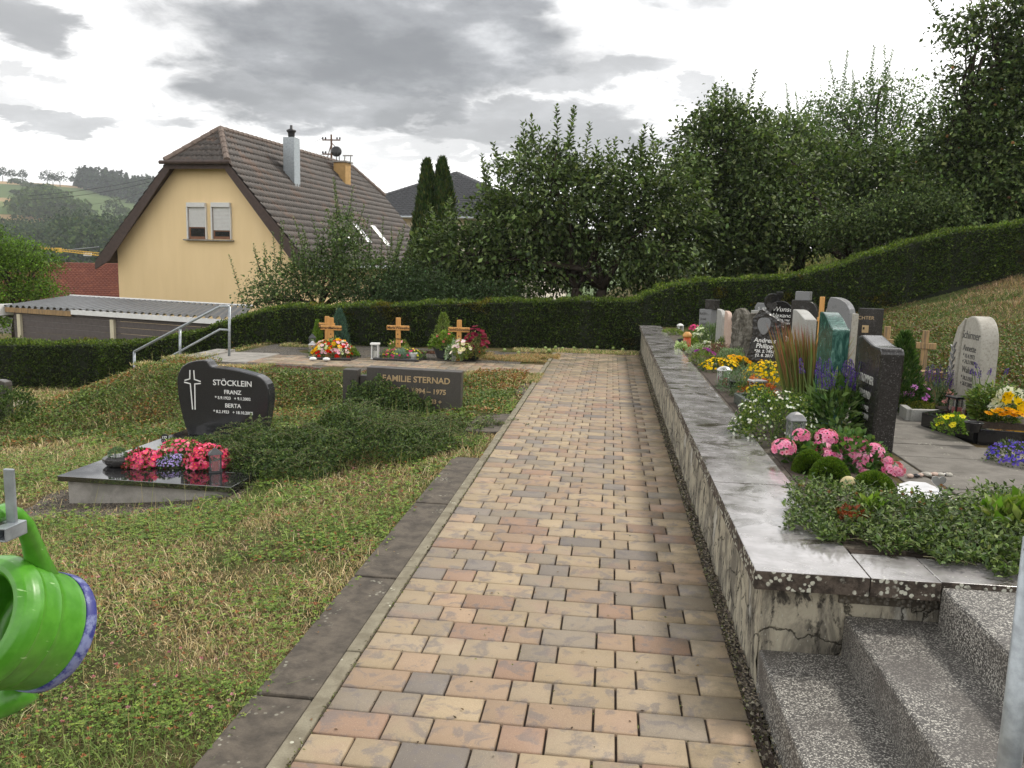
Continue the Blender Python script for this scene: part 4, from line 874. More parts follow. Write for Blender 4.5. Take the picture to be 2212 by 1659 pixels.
cypress('twin-topped dark cypress between the yellow house and the apple tree', 935, 22.5, [(919, 350, 700, 38, 0), (951, 347, 700, 42, .1), (935, 420, 700, 56, .1), (905, 500, 700, 38, -.2), (958, 480, 700, 38, -.1)])
# far woods: clumps of foliage on the slopes
def wood(name, label, trees, cols, leaf=1.5, per=150, conif=False):
    parts = []
    for (x, y, z, r, h) in trees:
        d = rnd_dir(per, -.35, 1); k = 1+.22*np.sin(d[:, 0]*6+x)+.15*np.sin(d[:, 2]*9+y)
        if conif: s = rng.random(per); a = rng.uniform(0, 2*PI, per); P = np.stack([x+r*(1-s)*np.cos(a), y+r*(1-s)*np.sin(a), z+h*s], 1); D = np.stack([np.cos(a), np.sin(a), -.3+0*a], 1)
        else: P = np.array([x, y, z+h*.5])+d*np.array([r, r, h*.5])*k[:, None]*rng.uniform(.85, 1.0, (per, 1)); D = rnd_dir(per)
        N = unit(d+rng.normal(0, .5, d.shape)); c = pick(cols, per, .18)*rng.normal(1, .1)
        parts.append(leafgeo(P-unit(D)*leaf*.4, D, N, rng.uniform(.6, 1.2, per)*leaf, leaf*.8, c, .2))
    v, f, c = join(parts); return nmesh(name, v, f, M_FARLEAF, col=c)
def on_hill(u, r):
    d = ray(u, 500); a = math.atan2(d[0], d[1]); x, y = r*math.sin(a), r*math.cos(a); z = float(gz(x, y))+6*math.sin(a*9+1)*float(sm(500, 1000, r))+1.2*math.sin(x*.02)*math.cos(y*.017); return x, y, z
DK = [(.035, .055, .028), (.05, .075, .035), (.025, .04, .022)]; MD = [(.06, .09, .035), (.08, .11, .04), (.045, .07, .03)]
T = []
for i in range(150):
    u = random.uniform(176, 345); f_ = (u-172)/100; r = random.uniform(max(760, 925-f_*130), 960); T.append((*on_hill(u, r), random.uniform(4.5, 7), random.uniform(13, 22)))
tag(wood('conifer_wood', '', T, DK, 2.6, 110, True), kind='stuff')
T = [(*on_hill(random.uniform(50, 175), random.uniform(600, 700)), random.uniform(7, 11), random.uniform(11, 17)) for i in range(60)]
T = [q for q in T if abs(math.atan2(q[0], q[1])-math.atan2(*on_hill(112, 600)[:2])) < .026*(1.3-(math.hypot(q[0], q[1])-600)/130)]
tag(wood('hillside_wood', '', T, MD, 2.4, 170), kind='stuff')
T = [(*on_hill(random.uniform(128, 330), random.uniform(330, 450)), random.uniform(6, 10), random.uniform(14, 21)) for i in range(80)]
T += [(*on_hill(random.uniform(-20, 130), random.uniform(400, 520)), random.uniform(6, 9), random.uniform(8, 13)) for i in range(60)]
T += [(*on_hill(random.uniform(-10, 230), random.uniform(190, 260)), random.uniform(5, 7), random.uniform(8, 12)) for i in range(50)]
tag(wood('valley_wood', '', T, MD+DK, 1.7, 260), kind='stuff')
T = [(*on_hill(random.uniform(32, 54), 880), 4.5, 6) for i in range(9)]+[(*on_hill(random.uniform(60, 90), 860), 3.5, 4) for i in range(8)]+[(*on_hill(random.uniform(30, 75), 790), 3, 2.5) for i in range(12)]
tag(wood('field_scrub', '', T, MD, 1.5, 60), kind='stuff')
ri = [(1, 'round tree at the left end of the far ridge', 9, 7), (13, 'second tree from the left on the far ridge', 10, 8), (33, 'small tree on the far ridge above the tan field', 9, 8), (56, 'tree standing alone on the far ridge', 9, 8), (108, 'leftmost tree of the clump on the far ridge before the conifer wood', 11, 12), (120, 'middle tree of the clump on the far ridge before the conifer wood', 9, 13), (135, 'rightmost tree of the clump on the far ridge before the conifer wood', 11, 13), (164, 'small tree just left of the conifer wood', 8, 7), (181, 'broad tree at the corner of the conifer wood', 15, 14)]
for u, lab, h, w_ in ri:
    x, y, z = on_hill(u, 950 if u not in (108, 120, 135) else 905); b = np.array([x, y, z]); t = thing('field_tree', lab, 'tree', b, 0, 'trees on the far ridge')
    o = wood('crown', '', [(0, 0, h*.2, w_*.5, h)], DK, 1.6, 190); o.parent = t; MB().tube([(0, 0, -1), (0, 0, h*.5)], [.4, .25], 6).build('trunk', M_BARK, t)
u, r_h = 249, 640; x, y, z = on_hill(u, r_h); t = thing('field_tree', 'round tree in the green field beside the roof edge of the yellow house', 'tree', (x, y, z)); o = wood('crown', '', [(0, 0, .5, 7, 14), (5, 2, .5, 5, 9)], MD, 1.8, 260); o.parent = t; MB().tube([(0, 0, -1), (0, 0, 7)], [.5, .3], 6).build('trunk', M_BARK, t)
# orchard grass behind the rising hedge
# ------------------------------------------------------------------ grass and ground plants
def scatter(n, poly_uv=None, box_=None, dens=None):
    x = rng.uniform(box_[0], box_[1], n); y = rng.uniform(box_[2], box_[3], n); return x, y
def in_view(x, y, m=60):
    p = np.stack([x, y, gz(x, y)], 1)-EYE; d = p @ Fv; u = CX+FPX*(p @ Rv)/np.maximum(d, .01); v = CY-FPX*(p @ Uv)/np.maximum(d, .01)
    return (d > .5) & (u > -m) & (u < 2212+m) & (v < 1659+200)
def grave_mask(x, y):   # True where the grass must stay away
    g = (x > -4.36) & (x < -2.85) & (y > 5.98) & (y < 8.1); gr = (x > -4.65) & (x < -4.3) & (y > 5.6) & (y < 6.5); fr = (x > -4.5) & (x < -3.1) & (y > 5.72) & (y < 6.0)
    lp = (x < -8.6) & (x > -12.5) & (y > 12.5) & (y < 13.9); tr_ = (x > -6.4) & (y > 11.2); wk = (x > -6.5) & (y > 12.1) & (y < 15); pl = (x < -8.4) & (y > 14.6)
    return g | ((gr | fr) & (rng.random(len(x)) < .85)) | (lp & (rng.random(len(x)) < .93)) | tr_ | wk
DRY = [(.56, .43, .23), (.44, .32, .16), (.66, .54, .31), (.32, .21, .11)]; GRN = [(.14, .20, .045), (.19, .25, .065), (.10, .15, .035), (.24, .28, .09)]; RED = [(.20, .075, .035), (.26, .11, .05), (.15, .08, .04)]
def pn(x, y, s, ph=0): return .5+.25*(np.sin(x*s+1.3*np.sin(y*s*.8+ph)+ph)+np.sin(y*s*1.15+1.7*np.sin(x*s*.9+2*ph)))
parts = []; lv = []
for (d0, d1, den, bl, bw) in ((1.2, 3.4, 8200, .05, .0032), (3.4, 5.5, 4400, .06, .0046), (5.5, 8.5, 2100, .08, .0065), (8.5, 16.5, 900, .10, .010)):
    ar = 14.0*(d1-d0); x, y = scatter(int(ar*den), box_=(-14.0, 0.0, d0, d1)); keep = (x < np.where((y > 6.72) & ~((y > 7.85) & (y < 8.85) & (x < -1.04)), -1.04, -1.235+.05*vn(y*3, y, 2.5, 2))) & in_view(x, y) & ~grave_mask(x, y); x, y = x[keep], y[keep]
    n = len(x); dry = vn(x, y, 1.1, 0)*.65+vn(x, y, 5, 2)*.35; dry = dry+.16*np.exp(-((y-3.6)/.8)**2)-.10*np.exp(-((y-2.2)/.6)**2)-.12*np.exp(-((x+1.5)/.5)**2)*(y > 3.6); isdry = rng.random(n) < np.clip((dry-.29)*3.8, .08, .95)
    bank = np.clip((y-8.6)/2, 0, 1)*(x > -8)
    c = np.where(isdry[:, None], pick(DRY, n), pick(GRN, n)); P = np.stack([x, y, gz(x, y)-.004], 1); tall = 1+1.2*(rng.random(n) < .05)
    D = np.stack([rng.normal(0, .55, n), rng.normal(0, .55, n), np.ones(n)*.9], 1); L = bl*rng.uniform(.5, 1.3, n)*tall*np.where(isdry, .8, 1)
    parts.append(blades(P, D, L, bw*rng.uniform(.7, 1.3, n), c, .45))
    # clover, dock and other small leaves
    m = int(n*.95); j = rng.integers(0, n, m); clump = vn(x[j], y[j], 2.2, 4) > rng.uniform(.3, .6, m); j = j[clump & (~isdry[j] | (rng.random(m) < .3))]; m = len(j); h = rng.uniform(.008, .045, m)*(1+bl*4)
    P = np.stack([x[j]+rng.normal(0, .01, m), y[j]+rng.normal(0, .01, m), gz(x[j], y[j])+h], 1); a = rng.uniform(0, 2*PI, m)
    cc = np.where((rng.random(m) < .10+.25*(bank[j]))[:, None], pick(RED, m), pick([(.12, .19, .035), (.17, .25, .055), (.085, .145, .028), (.22, .28, .07)], m))
    for q in range(3): lv.append(leafgeo(P, np.stack([np.cos(a+q*2.09), np.sin(a+q*2.09), rng.uniform(-.1, .4, m)], 1), unit(np.array([0, 0, 1.0])+rng.normal(0, .25, (m, 3))), bw*2.9*rng.uniform(.8, 1.4, m), bw*2.5, cc, .1))
v, f, c = join(parts); tag(nmesh('grass', v, f, M_GRASS, col=c), kind='stuff')
v, f, c = join(lv); tag(nmesh('clover_leaves', v, f, M_LEAF, col=c), kind='stuff')
# clover heads and tall stalks
n = 900; x, y = scatter(n*6, box_=(-7, -1.25, 1.5, 6.9)); keep = in_view(x, y) & ~grave_mask(x, y) & (vn(x, y, 1.4, 1) > .47) & (rng.random(len(x)) < np.clip(1.6/np.maximum(y-1, .6), .1, .8)*.55); x, y = x[keep], y[keep]; n = len(x)
h = rng.uniform(.05, .13, n); top = np.stack([x, y, gz(x, y)+h], 1); cc = pick([(.55, .24, .30), (.48, .30, .18), (.42, .22, .13), (.62, .36, .40), (.38, .2, .12)], n, .12); pp = []
for q in range(14): d = rnd_dir(n, -.2, 1); pp.append(leafgeo(top, d, rnd_dir(n), .009*rng.uniform(.8, 1.3, n), .005, cc, .1))
v, f, c = join(pp); tag(nmesh('clover_blossoms', v, f, M_PETAL, col=c), kind='stuff')
S = np.stack([x, y, gz(x, y)], 1); ext = 420; xx, yy = scatter(ext*5, box_=(-12, -1.3, 4.5, 11.5)); k2 = in_view(xx, yy) & ~grave_mask(xx, yy); xx, yy = xx[k2][:ext], yy[k2][:ext]; S2 = np.stack([xx, yy, gz(xx, yy)], 1); S = np.concatenate([S, S2]); L = np.concatenate([h, rng.uniform(.14, .34, len(xx))])
m_ = len(S); D = np.stack([rng.normal(0, .16, m_), rng.normal(0, .16, m_), np.ones(m_)], 1); D[:n] = [0, 0, 1]
v, f, c = blades(S, D, L/.9, .004, pick([(.22, .25, .08), (.36, .30, .14)], m_), .03); tag(nmesh('flower_stalks', v, f, M_GRASS, col=c), kind='stuff')
# the creeping cover on the bank below the side walk
n = 120000; x, y = scatter(n, box_=(-11.5, -1.15, 8.2, 12.3)); keep = in_view(x, y) & ~((x > -5.9) & (x < -1.9) & (y > 11.25)) & ~((x > -6.6) & (y > 12.15)) & (y > 8.3+.8*pn(x, y, 2, 1)) & ~((x > -3.4) & (x < -1.55) & (y < 9.4)) & (vn(x, y, 2, 5) > .3)
x, y = x[keep], y[keep]; n = len(x); redp = np.clip((vn(x, y, 1.6, 3)-.45)*2.2, 0, .6)+.35*((x > -2.4) & (y > 10.4)); r_ = rng.random(n)
c = np.where((r_ < redp)[:, None], pick([(.20, .085, .035), (.28, .15, .06), (.34, .25, .12)], n), pick([(.08, .13, .03), (.12, .17, .045), (.17, .22, .065), (.055, .09, .025)], n))
P = np.stack([x, y, gz(x, y)+rng.uniform(0, .07, n)+.05*vn(x, y, 5, 1)], 1); v, f, c = leafgeo(P, rnd_dir(n, -.1, .8), unit(rnd_dir(n)*.6+np.array([0, 0, 1])), rng.uniform(.025, .045, n), rng.uniform(.016, .026, n), c, .2)
tag(nmesh('bank_ground_cover', v, f, M_LEAF, col=c), kind='stuff')
# dry hillside grass on the right
n = 150000; x, y = scatter(n, box_=(3.5, 11.5, 5.0, 17.6)); keep = in_view(x, y, 500); x, y = x[keep], y[keep]; n = len(x); g = vn(x, y, 1.1, 2); low = np.clip(1.4-(x-3.6)*.55, 0, 1); low = np.clip(1.7-(x-3.6)*.42, 0, 1); gr = rng.random(n) < np.clip((g-.44)*5.0, .06, .9)+.62*low
c = np.where(gr[:, None], pick([(.10, .15, .035), (.14, .19, .05), (.07, .11, .03)], n), pick([(.34, .23, .12), (.26, .165, .085), (.20, .105, .06), (.40, .30, .17)], n))
P = np.stack([x, y, gz(x, y)-.005], 1); D = np.stack([rng.normal(0, .5, n), rng.normal(0, .5, n), np.ones(n)*.9], 1); tall = 1+2.2*((vn(x, y, 3, 1) > .62) & (rng.random(n) < .3))
v, f, c = blades(P, D, rng.uniform(.025, .065, n)*tall, rng.uniform(.008, .013, n), c, .5); tag(nmesh('hillside_grass', v, f, M_GRASS, col=c), kind='stuff')
n = 130000; x, y = scatter(n, box_=(3.3, 9.5, 5.5, 17)); keep = in_view(x, y) & (rng.random(n) < np.clip(1.5-(x-3.4)*.6+1.6*(vn(x, y, 1.0, 4)-.5), 0, 1)); x, y = x[keep], y[keep]; n = len(x)
P = np.stack([x, y, gz(x, y)+rng.uniform(0, .08, n)], 1); cc = pick([(.09, .14, .03), (.14, .18, .045), (.20, .12, .05), (.12, .06, .03), (.06, .09, .025)], n)
v, f, c = leafgeo(P, rnd_dir(n, -.1, .8), unit(rnd_dir(n)*.6+np.array([0, 0, 1])), rng.uniform(.025, .045, n), rng.uniform(.018, .03, n), cc, .2); tag(nmesh('slope_ground_cover', v, f, M_LEAF, col=c), kind='stuff')
# orchard grass seen under the trees
n = 26000; x, y = scatter(n, box_=(1.5, 16, 18.5, 32)); P = np.stack([x, y, gz(x, y)], 1); v, f, c = blades(P, np.stack([rng.normal(0, .4, n), rng.normal(0, .4, n), np.ones(n)], 1), rng.uniform(.1, .25, n), .03, pick([(.20, .24, .07), (.30, .27, .11), (.13, .18, .05)], n), .3)
tag(nmesh('orchard_grass', v, f, M_GRASS, col=c), kind='stuff')
# ------------------------------------------------------------------ gravestones
ZT = 0.45
def arc(cx, cz, r, a0, a1, n=10, rz=None): rz = rz or r; return [(cx+r*math.cos(R(a0+(a1-a0)*i/n)), cz+rz*math.sin(R(a0+(a1-a0)*i/n))) for i in range(n+1)]
def bez(p0, p1, p2, p3, n=10): return [tuple((1-s)**3*np.array(p0)+3*(1-s)**2*s*np.array(p1)+3*(1-s)*s*s*np.array(p2)+s**3*np.array(p3)) for s in np.linspace(0, 1, n+1)]
def stone(label, loc, rz, out, th, mtl, bevel=.008, cat='gravestone', name='gravestone', group=None):
    t = thing(name, label, cat, loc, rz, group); s = MB().prism(out, 0, th).build('slab', mtl, t, bevel=bevel, smooth=False); return t, s
def rough_stone(label, loc, rz, out, th, mtl, amp=.02, cat='gravestone'):
    t = thing('gravestone', label, cat, loc, rz); o = MB().prism(out, 0, th).build('slab', mtl, t)
    m = o.modifiers.new('remesh', 'REMESH'); m.mode = 'VOXEL'; m.voxel_size = .012
    tx = bpy.data.textures.new('rock', 'CLOUDS'); tx.noise_scale = .07; tx.noise_depth = 4
    d = o.modifiers.new('disp', 'DISPLACE'); d.texture = tx; d.strength = amp; d.mid_level = .5; return t, o
# row by the wall: faces turned towards the wall (-x)
def side_stone(label, X0, uf, un, ur, vfar, vnear, mtl, profile, zb=ZT, bevel=.008):
    """uf/un far and near edge of the inscribed face, ur the right edge of the near side; profile(w, hfar, hnear) -> outline, local x towards the viewer"""
    yn, yf = aty(un, vnear, 1)[0], 0
    pn_ = atx(un, vnear, X0); pf = atx(uf, vfar, X0); w_ = pf[1]-pn_[1]; th = aty(ur, vnear, pn_[1])[0]-X0
    hn, hf = pn_[2]-zb, pf[2]-zb; t, s = stone(label, (X0, pn_[1]+w_/2, zb), -PI/2, profile(w_, hf, hn), th, mtl, bevel)
    return t, w_, hf, hn, th, pn_[1]
def p_scurve(w, hf, hn):
    o = [(-w/2, -.06), (w*.42, -.06), (w*.44, hn*.30), (w*.50, hn*.62), (w*.52, hn*.86)]+arc(w*.44, hn*.93, w*.09, -10, 90, 5, hn*.07)
    o += bez((w*.36, hn), (w*.10, hn+.0), (-w*.05, hf*.97), (-w*.30, hf), 10)+[(-w*.42, hf*.99), (-w/2, hf*.96)]; return o
t, w_, hf, hn, th, yn = side_stone('tall black granite gravestone with wavy edge and silver name, nearest of its row', 1.72, 1853, 1904, 1955, 721, 752, M_DARKG, p_scurve, bevel=.014)
def face_text(t, s, size, x, z, mtl=M_LETTER_G, y=-.001, **k): return text(s, size, mtl, t, x, z, y, **k)
fs = .062
face_text(t, 'STROMMER', .078, .0, hn*.66, sx=.82); face_text(t, 'EDMUND', .072, 0, hn*.51, sx=.82); face_text(t, '* 3.1.1942', .052, 0, hn*.38); face_text(t, '+ 11.8.2011', .052, 0, hn*.30)
def p_slope(w, hf, hn): return [(-w/2, -.06), (w/2, -.06), (w/2, hn)]+bez((w/2, hn), (w*.25, hn+.02), (w*.0, hf-.01), (-w*.28, hf), 10)[1:]+[(-w/2, hf)]
t, *_ = side_stone('green marble gravestone with slanting top behind the red-tipped grass', 1.62, 1771, 1800, 1837, 673, 712, M_GREENM, p_slope)
t, w_, hf, hn, th, yn = side_stone('pale grey marble gravestone with curved top left of the green marble one', 1.62, 1713, 1738, 1765, 668, 690, M_LGREY, p_slope)
face_text(t, 'Spannbauer', .10, 0, hn*.66, M_LETTER_D, sx=.7); face_text(t, 'Gert', .09, 0, hn*.44, M_LETTER_D, sx=.8)
def p_round(w, hf, hn): return [(-w/2, -.06), (w/2, -.06), (w/2, hn*.85)]+bez((w/2, hn*.85), (w/2, hf), (w*.2, hf), (-w/2, hf), 10)[1:]
side_stone('narrow pink sandstone gravestone with rounded edge, left of the rough rock', 1.62, 1566, 1573, 1582, 671, 684, M_PINKST, p_round)
side_stone('white stone slab with curved top between pink stone and grey block stone', 1.60, 1549, 1560, 1570, 667, 676, M_LGREY, p_round)
b = atx(1528, 700, 1.62); t = thing('gravestone', 'grey granite gravestone of stacked blocks, farthest at the hedge', 'gravestone', (1.62, b[1], ZT), R(-38))
k = b[1]/FPX; z1, z2 = aty(1530, 668, b[1])[2]-ZT, aty(1530, 647, b[1])[2]-ZT
MB().box((0, 0, z1/2-.03), (25*k*1.15, .17, z1+.06)).build('lower_block', M_GREYG, t, bevel=.005); MB().box((.055, .03, (z1+z2)/2), (21*k*1.1, .16, z2-z1)).build('upper_block', M_DARKG, t, bevel=.005)
for j, s in enumerate(('RATH', 'Josef', '1938', '2009')): face_text(t, s, .055, -.03, z1*.85-.085*j, M_LETTER_D, y=-.088)
# rough rock and the dark hewn stone
b = atx(1598, 760, 1.66); k = b[1]/FPX; h = aty(1598, 666, b[1])[2]-ZT
rough_stone('rough unhewn rock as gravestone, grey and brown', (1.70, b[1], ZT), R(-32), [(-.21, -.06), (.20, -.06), (.215, h*.55), (.205, h*.82), (.13, h*.93), (.02, h*.90), (-.08, h), (-.13, h*.97), (-.19, h*.8), (-.17, h*.5)], .17, M_ROCK, .05)
b = atz(1650, 803, ZT); h = aty(1640, 667, b[1])[2]-ZT; k = b[1]/FPX
t, o = rough_stone('dark hewn basalt gravestone with heart-shaped relief and white lettering', (b[0], b[1], ZT), R(-24), [(-.245, -.06), (.17, -.06), (.19, h*.35), (.185, h*.72), (.17, h*.80), (.10, h*.86), (.0, h*.93), (-.065, h), (-.10, h*.97), (-.17, h*.83), (-.165, h*.55), (-.20, h*.3), (-.235, h*.12)], .14, M_DARKG, .014)
o.modifiers['disp'].texture.noise_scale = .05
rel = [( .0+.075*math.cos(a)*(1+.15*math.sin(a)), .0+.10*math.sin(a)+.02*abs(math.cos(a))) for a in np.linspace(0, 2*PI, 20)[:-1]]
MB().prism([(x-.03, z+h*.72) for x, z in rel], -.022, .02).build('relief', M_GREYG, t, bevel=.008)
for s, sz, z in (('Andreas', .074, .50), ('Philipp', .074, .41), ('*20. 2. 1954', .046, .325), ('†2. 8. 2017', .046, .26)): face_text(t, s, sz, -.01, h*z, M_LETTER_W, y=-.014, shear=.15, bold=.001)
# second row
def row2(u, v, y): p = aty(u, v, y); return (p[0], y, max(float(gz(p[0], y)), ZT-.02))
# black stone with heart ornaments and a vase
y0 = 14.6; p = row2(1682, 715, y0); k = y0/FPX; h = aty(1690, 650, y0)[2]-p[2]; ht = aty(1672, 630, y0)[2]-p[2]
t = thing('gravestone', 'polished black gravestone with rounded top and two heart ornaments', 'gravestone', p, R(-14))
MB().prism([(-.12, -.05), (.20, -.05), (.20, h*.75)]+arc(.0, h*.75, .20, 0, 150, 12, h*.25)+[(-.12, h*.6)], 0, .16).build('slab', M_BLACKP, t, bevel=.01)
MB().prism([(-.27, -.05), (-.05, -.05), (-.05, ht*.75), (.03, ht*.9), (.03, ht), (-.09, ht), (-.09, ht*.95)]+arc(-.14, ht*.78, .14, 80, 230, 10, ht*.18)+[(-.27, ht*.5)], .10, .25).build('rear_slab', M_BLACKP, t, bevel=.01)
def heart(cx, cz, s, n=26): return [(cx+s*.062*16*math.sin(a)**3, cz+s*.062*(13*math.cos(a)-5*math.cos(2*a)-2*math.cos(3*a)-math.cos(4*a))) for a in np.linspace(0, 2*PI, n)[:-1]]
for (hx, hz) in ((-.14, h*.86), (-.22, h*.68)): MB().prism(heart(hx, hz, .085), -.05, -.005).build('heart', M_DARKG, t, bevel=.01)
for s, sz, z in (('Wunsch', .115, .78), ('Alexander', .10, .62), ('* 1.9.1966', .05, .5), ('+ 30.9.2008', .05, .42)): face_text(t, s, sz, .06, h*z, M_LETTER_W, shear=.25, y=-.001)
y0 = 13.4; p = row2(1735, 700, y0); hc = aty(1735, 630, y0)[2]-p[2]; hs = aty(1735, 649, y0)[2]-p[2]
t = thing('gravestone', 'grey arched gravestone crowned by a square block', 'gravestone', p, R(-22))
MB().prism([(-.20, -.05), (.20, -.05), (.20, hs*.72)]+bez((.2, hs*.72), (.19, hs*.95), (.1, hs), (-.06, hs), 8)+[(-.2, hs)], 0, .2).build('slab', M_DARKG, t, bevel=.008); MB().box((-.04, .1, hs+(hc-hs)/2), (.22, .2, hc-hs)).build('top_block', M_GREYG, t, bevel=.005)
face_text(t, 'Kohl', .07, -.08, hs*.7, M_LETTER_G)
y0 = 16.0; p = row2(1646, 700, y0); h = aty(1646, 655, y0)[2]-p[2]
t, _ = stone('small light grey gravestone behind the black rounded one', p, R(-10), [(-.15, -.05), (.13, -.05), (.14, h*.9), (.09, h), (-.11, h*1.01), (-.15, h*.85)], .14, M_GREYG); face_text(t, 'S. Albl', .07, 0, h*.82, M_LETTER_W)
MB().box((-.14, -.06, h*.38), (.14, .12, h*.75)).build('front_block', M_LGREY, t, bevel=.01)
y0 = 12.0; p = row2(1813, 700, y0); h = aty(1813, 643, y0)[2]-p[2]
t, _ = stone('grey shield-shaped gravestone with curved top behind the green marble one', p, R(-38), [(-.19, -.05), (.15, -.05), (.16, h*.5)]+bez((.16, h*.5), (.16, h*.85), (.08, h), (-.16, h), 8)[1:]+[(-.19, h*.9)], .19, M_GREYG)
MB().prism([(-.25, -.05), (-.2, -.05), (-.19, h*.85), (-.24, h*.6)], .0, .1).build('side_leaf', M_LIME, t, bevel=.01)
y0 = 10.6; p = row2(1873, 750, y0); h = aty(1873, 666, y0)[2]-p[2]
t, _ = stone('black rectangular gravestone with gilded window relief at the foot of the slope', p, R(-6), [(-.12, -.05), (.155, -.05), (.16, h), (-.115, h*1.0)], .12, M_DARKG); face_text(t, 'CHTER', .06, -.04, h*.84, M_LETTER_B)
m = MB(); m.box((-.04, -.004, h*.66), (.075, .01, .09)); m.build('relief', M_LETTER_B, t); MB().box((-.06, -.006, h*.67), (.02, .012, .03)).build('relief_pane', M_BLACKP, t)
p = row2(1843, 750, 10.2); h = aty(1843, 678, 10.2)[2]-p[2]; t = thing('grave_stele', 'slim beige stone stele beside the black rectangular gravestone', 'stele', p, R(-10)); MB().box((0, .04, h/2-.03), (.065, .09, h+.06)).build('shaft', M_LIME, t, bevel=.006)
# arched stone on the right
t, w_, hf, hn, th, yn = side_stone('light limestone arched gravestone with carved plant relief and two names', 3.02, 2057, 2124, 2164, 690, 686, M_LIME, lambda w, a, b: [(-w*.5, -.08), (w*.5, -.08), (w*.525, b*.3), (w*.53, b*.5), (w*.528, b*.64)]+arc(w*.18, b*.70, w*.345, 3, 90, 12, b*.30)+[(w*.10, b*.995), (-w*.12, b*.95), (-w*.30, b*.86), (-w*.45, b*.62), (-w*.50, b*.35)], zb=ZT, bevel=.012)
r_ = MB(); r_.tube([(-w_*.16, -.004, 0), (-w_*.14, -.004, hn*.55), (-w_*.10, -.004, hn*.8), (-w_*.02, -.004, hn*.965)], [.018, .016, .014, .010], 8); r_.build('carved_ridge', M_LIME, t)
r_ = MB()
r_.tube([(-w_*.33, -.003, hn*.18), (-w_*.36, -.003, hn*.4), (-w_*.30, -.003, hn*.66)], [.007, .006, .004], 6)
for q in range(12):
    z = hn*(.2+.04*q); sgn = 1 if q % 2 else -1; r_.prism([(-w_*.345, z), (-w_*.345+sgn*.04, z+.03), (-w_*.345+sgn*.055, z+.055), (-w_*.345+sgn*.02, z+.035)], -.009, .002)
r_.build('plant_relief', M_GREYG, t)
for s, sz, z in (('Schirmer', .098, .80), ('Annette', .078, .665), ('* 15.4.1973', .05, .585), ('+ 24.3.1980', .05, .525), ('Walter', .078, .44), ('* 18.3.1937', .05, .355), ('+ 26.9.2002', .05, .295)): face_text(t, s, sz, w_*.18, hn*z, M_LETTER_D, shear=.12)
# wooden crosses
M_RAIL = M_OAK
def cross(label, loc, rz, h, w_, s, cz, mtl, group=None, lines=(), lm=None, back=None):
    t = thing('wooden_cross', label, 'cross', loc, rz, group); MB().box((0, 0, h/2-.05), (s, .045, h+.1)).build('upright', mtl, t, bevel=.006)
    a = MB().box((0, -.012, cz), (w_, .05, s)).build('crossbar', mtl, t, bevel=.006)
    for (tx, sz, x, z) in lines: text(tx, sz, lm or M_BURNT, t, x, z, -.039 if abs(z-cz) < s*.6 else -.0245, name='lettering', bold=.0012)
    return t
GC = 'oak crosses on the new graves'
def crs(label, u, vt, vb, varm, uw0, uw1, y, lines, rz=0):
    p = aty(u, vb, y); k = y/FPX; z0 = float(gz(p[0], y)); top = aty(u, vt, y)[2]-z0; cz = aty(u, varm, y)[2]-z0
    return cross(label, (p[0], y, z0), rz, top, (uw1-uw0)*k, .078, cz, M_OAK, GC, [(a, s, x, cz if z == 'c' else cz-z) for a, s, x, z in lines])
crs('upright oak cross with dates behind the brightly flowered grave at the tall lanterns', 716, 686, 768, 708, 692.5, 739.5, 13.75, [('Margaretha', .056, -.085, 'c'), ('Radenauer', .056, .10, 'c'), ('*', .06, 0, .12), ('1946', .05, 0, .19), ('+', .06, 0, .27), ('2019', .05, 0, .35)])
crs('second oak cross partly hidden behind the one at the flowered grave', 707, 683, 760, 702, 689, 725, 14.55, [('Benno', .056, -.09, 'c')])
crs('middle oak cross above the pink lilies and glass lantern', 860, 686, 768, 708, 835.5, 885.5, 13.6, [('Maria', .062, -.11, 'c'), ('Wewelher', .062, .10, 'c'), ('*', .06, 0, .12), ('1944', .05, 0, .19), ('+', .06, 0, .27), ('2018', .05, 0, .35)])
crs('rightmost oak cross beside the black flower pots', 991, 691, 772, 712, 968, 1015, 13.6, [('David', .062, -.12, 'c'), ('Schneider', .062, .08, 'c'), ('*', .06, 0, .12)])
def crs2(label, u, vt, va, s, arm, y, mtl, rz, z0=None):
    p = aty(u, vt, y); g = float(gz(p[0], y)); return cross(label, (p[0], y, g), rz, p[2]-g, arm, s, aty(u, va, y)[2]-g, mtl)
crs2('weathered grey-brown wooden cross on the slope left of the limestone gravestone', 2001, 714, 747, .065, .22, 9.2, M_OLDWOOD, R(-25)); crs2('thin wooden cross between the black gravestone and the conifer', 1918, 705, 738, .06, .16, 9.6, M_OLDWOOD, R(-40))
crs2('narrow orange wooden cross with rounded top between two gravestones', 1777, 641, 690, .055, .075, 11.3, M_OAK, R(-40))
# ------------------------------------------------------------------ left graves
M_WETG = granite('wet_black_granite', (.012, .012, .013), (.028, .028, .03), (.05, .05, .05), .05, 300, .3); M_WETG.node_tree.nodes['Principled BSDF'].inputs['IOR'].default_value = 2.5
SZ = -.18; t = thing('grave_slab', 'polished black granite grave surround on concrete base, left of the ground cover', 'grave', (-4.37, 6.03, -.36), R(-1.5))
MB().box((.745, .98, -.02), (1.38, 1.86, .34)).build('base', M_CONC, t, bevel=.004)
m = MB(); y1 = 2.0
for (x0, x1, ya, yb) in ((0, 1.49, 0, .42), (0, .30, .423, 1.55), (1.19, 1.49, .423, 1.55), (0, 1.49, 1.553, 2.02)): m.box(((x0+x1)/2, (ya+yb)/2, .185-.022), (x1-x0, yb-ya, .044))
m.build('frame', M_WETG, t, bevel=.003); MB().box((.745, 1.0, .15), (.9, 1.16, .03)).build('bed', M_SOIL, t)
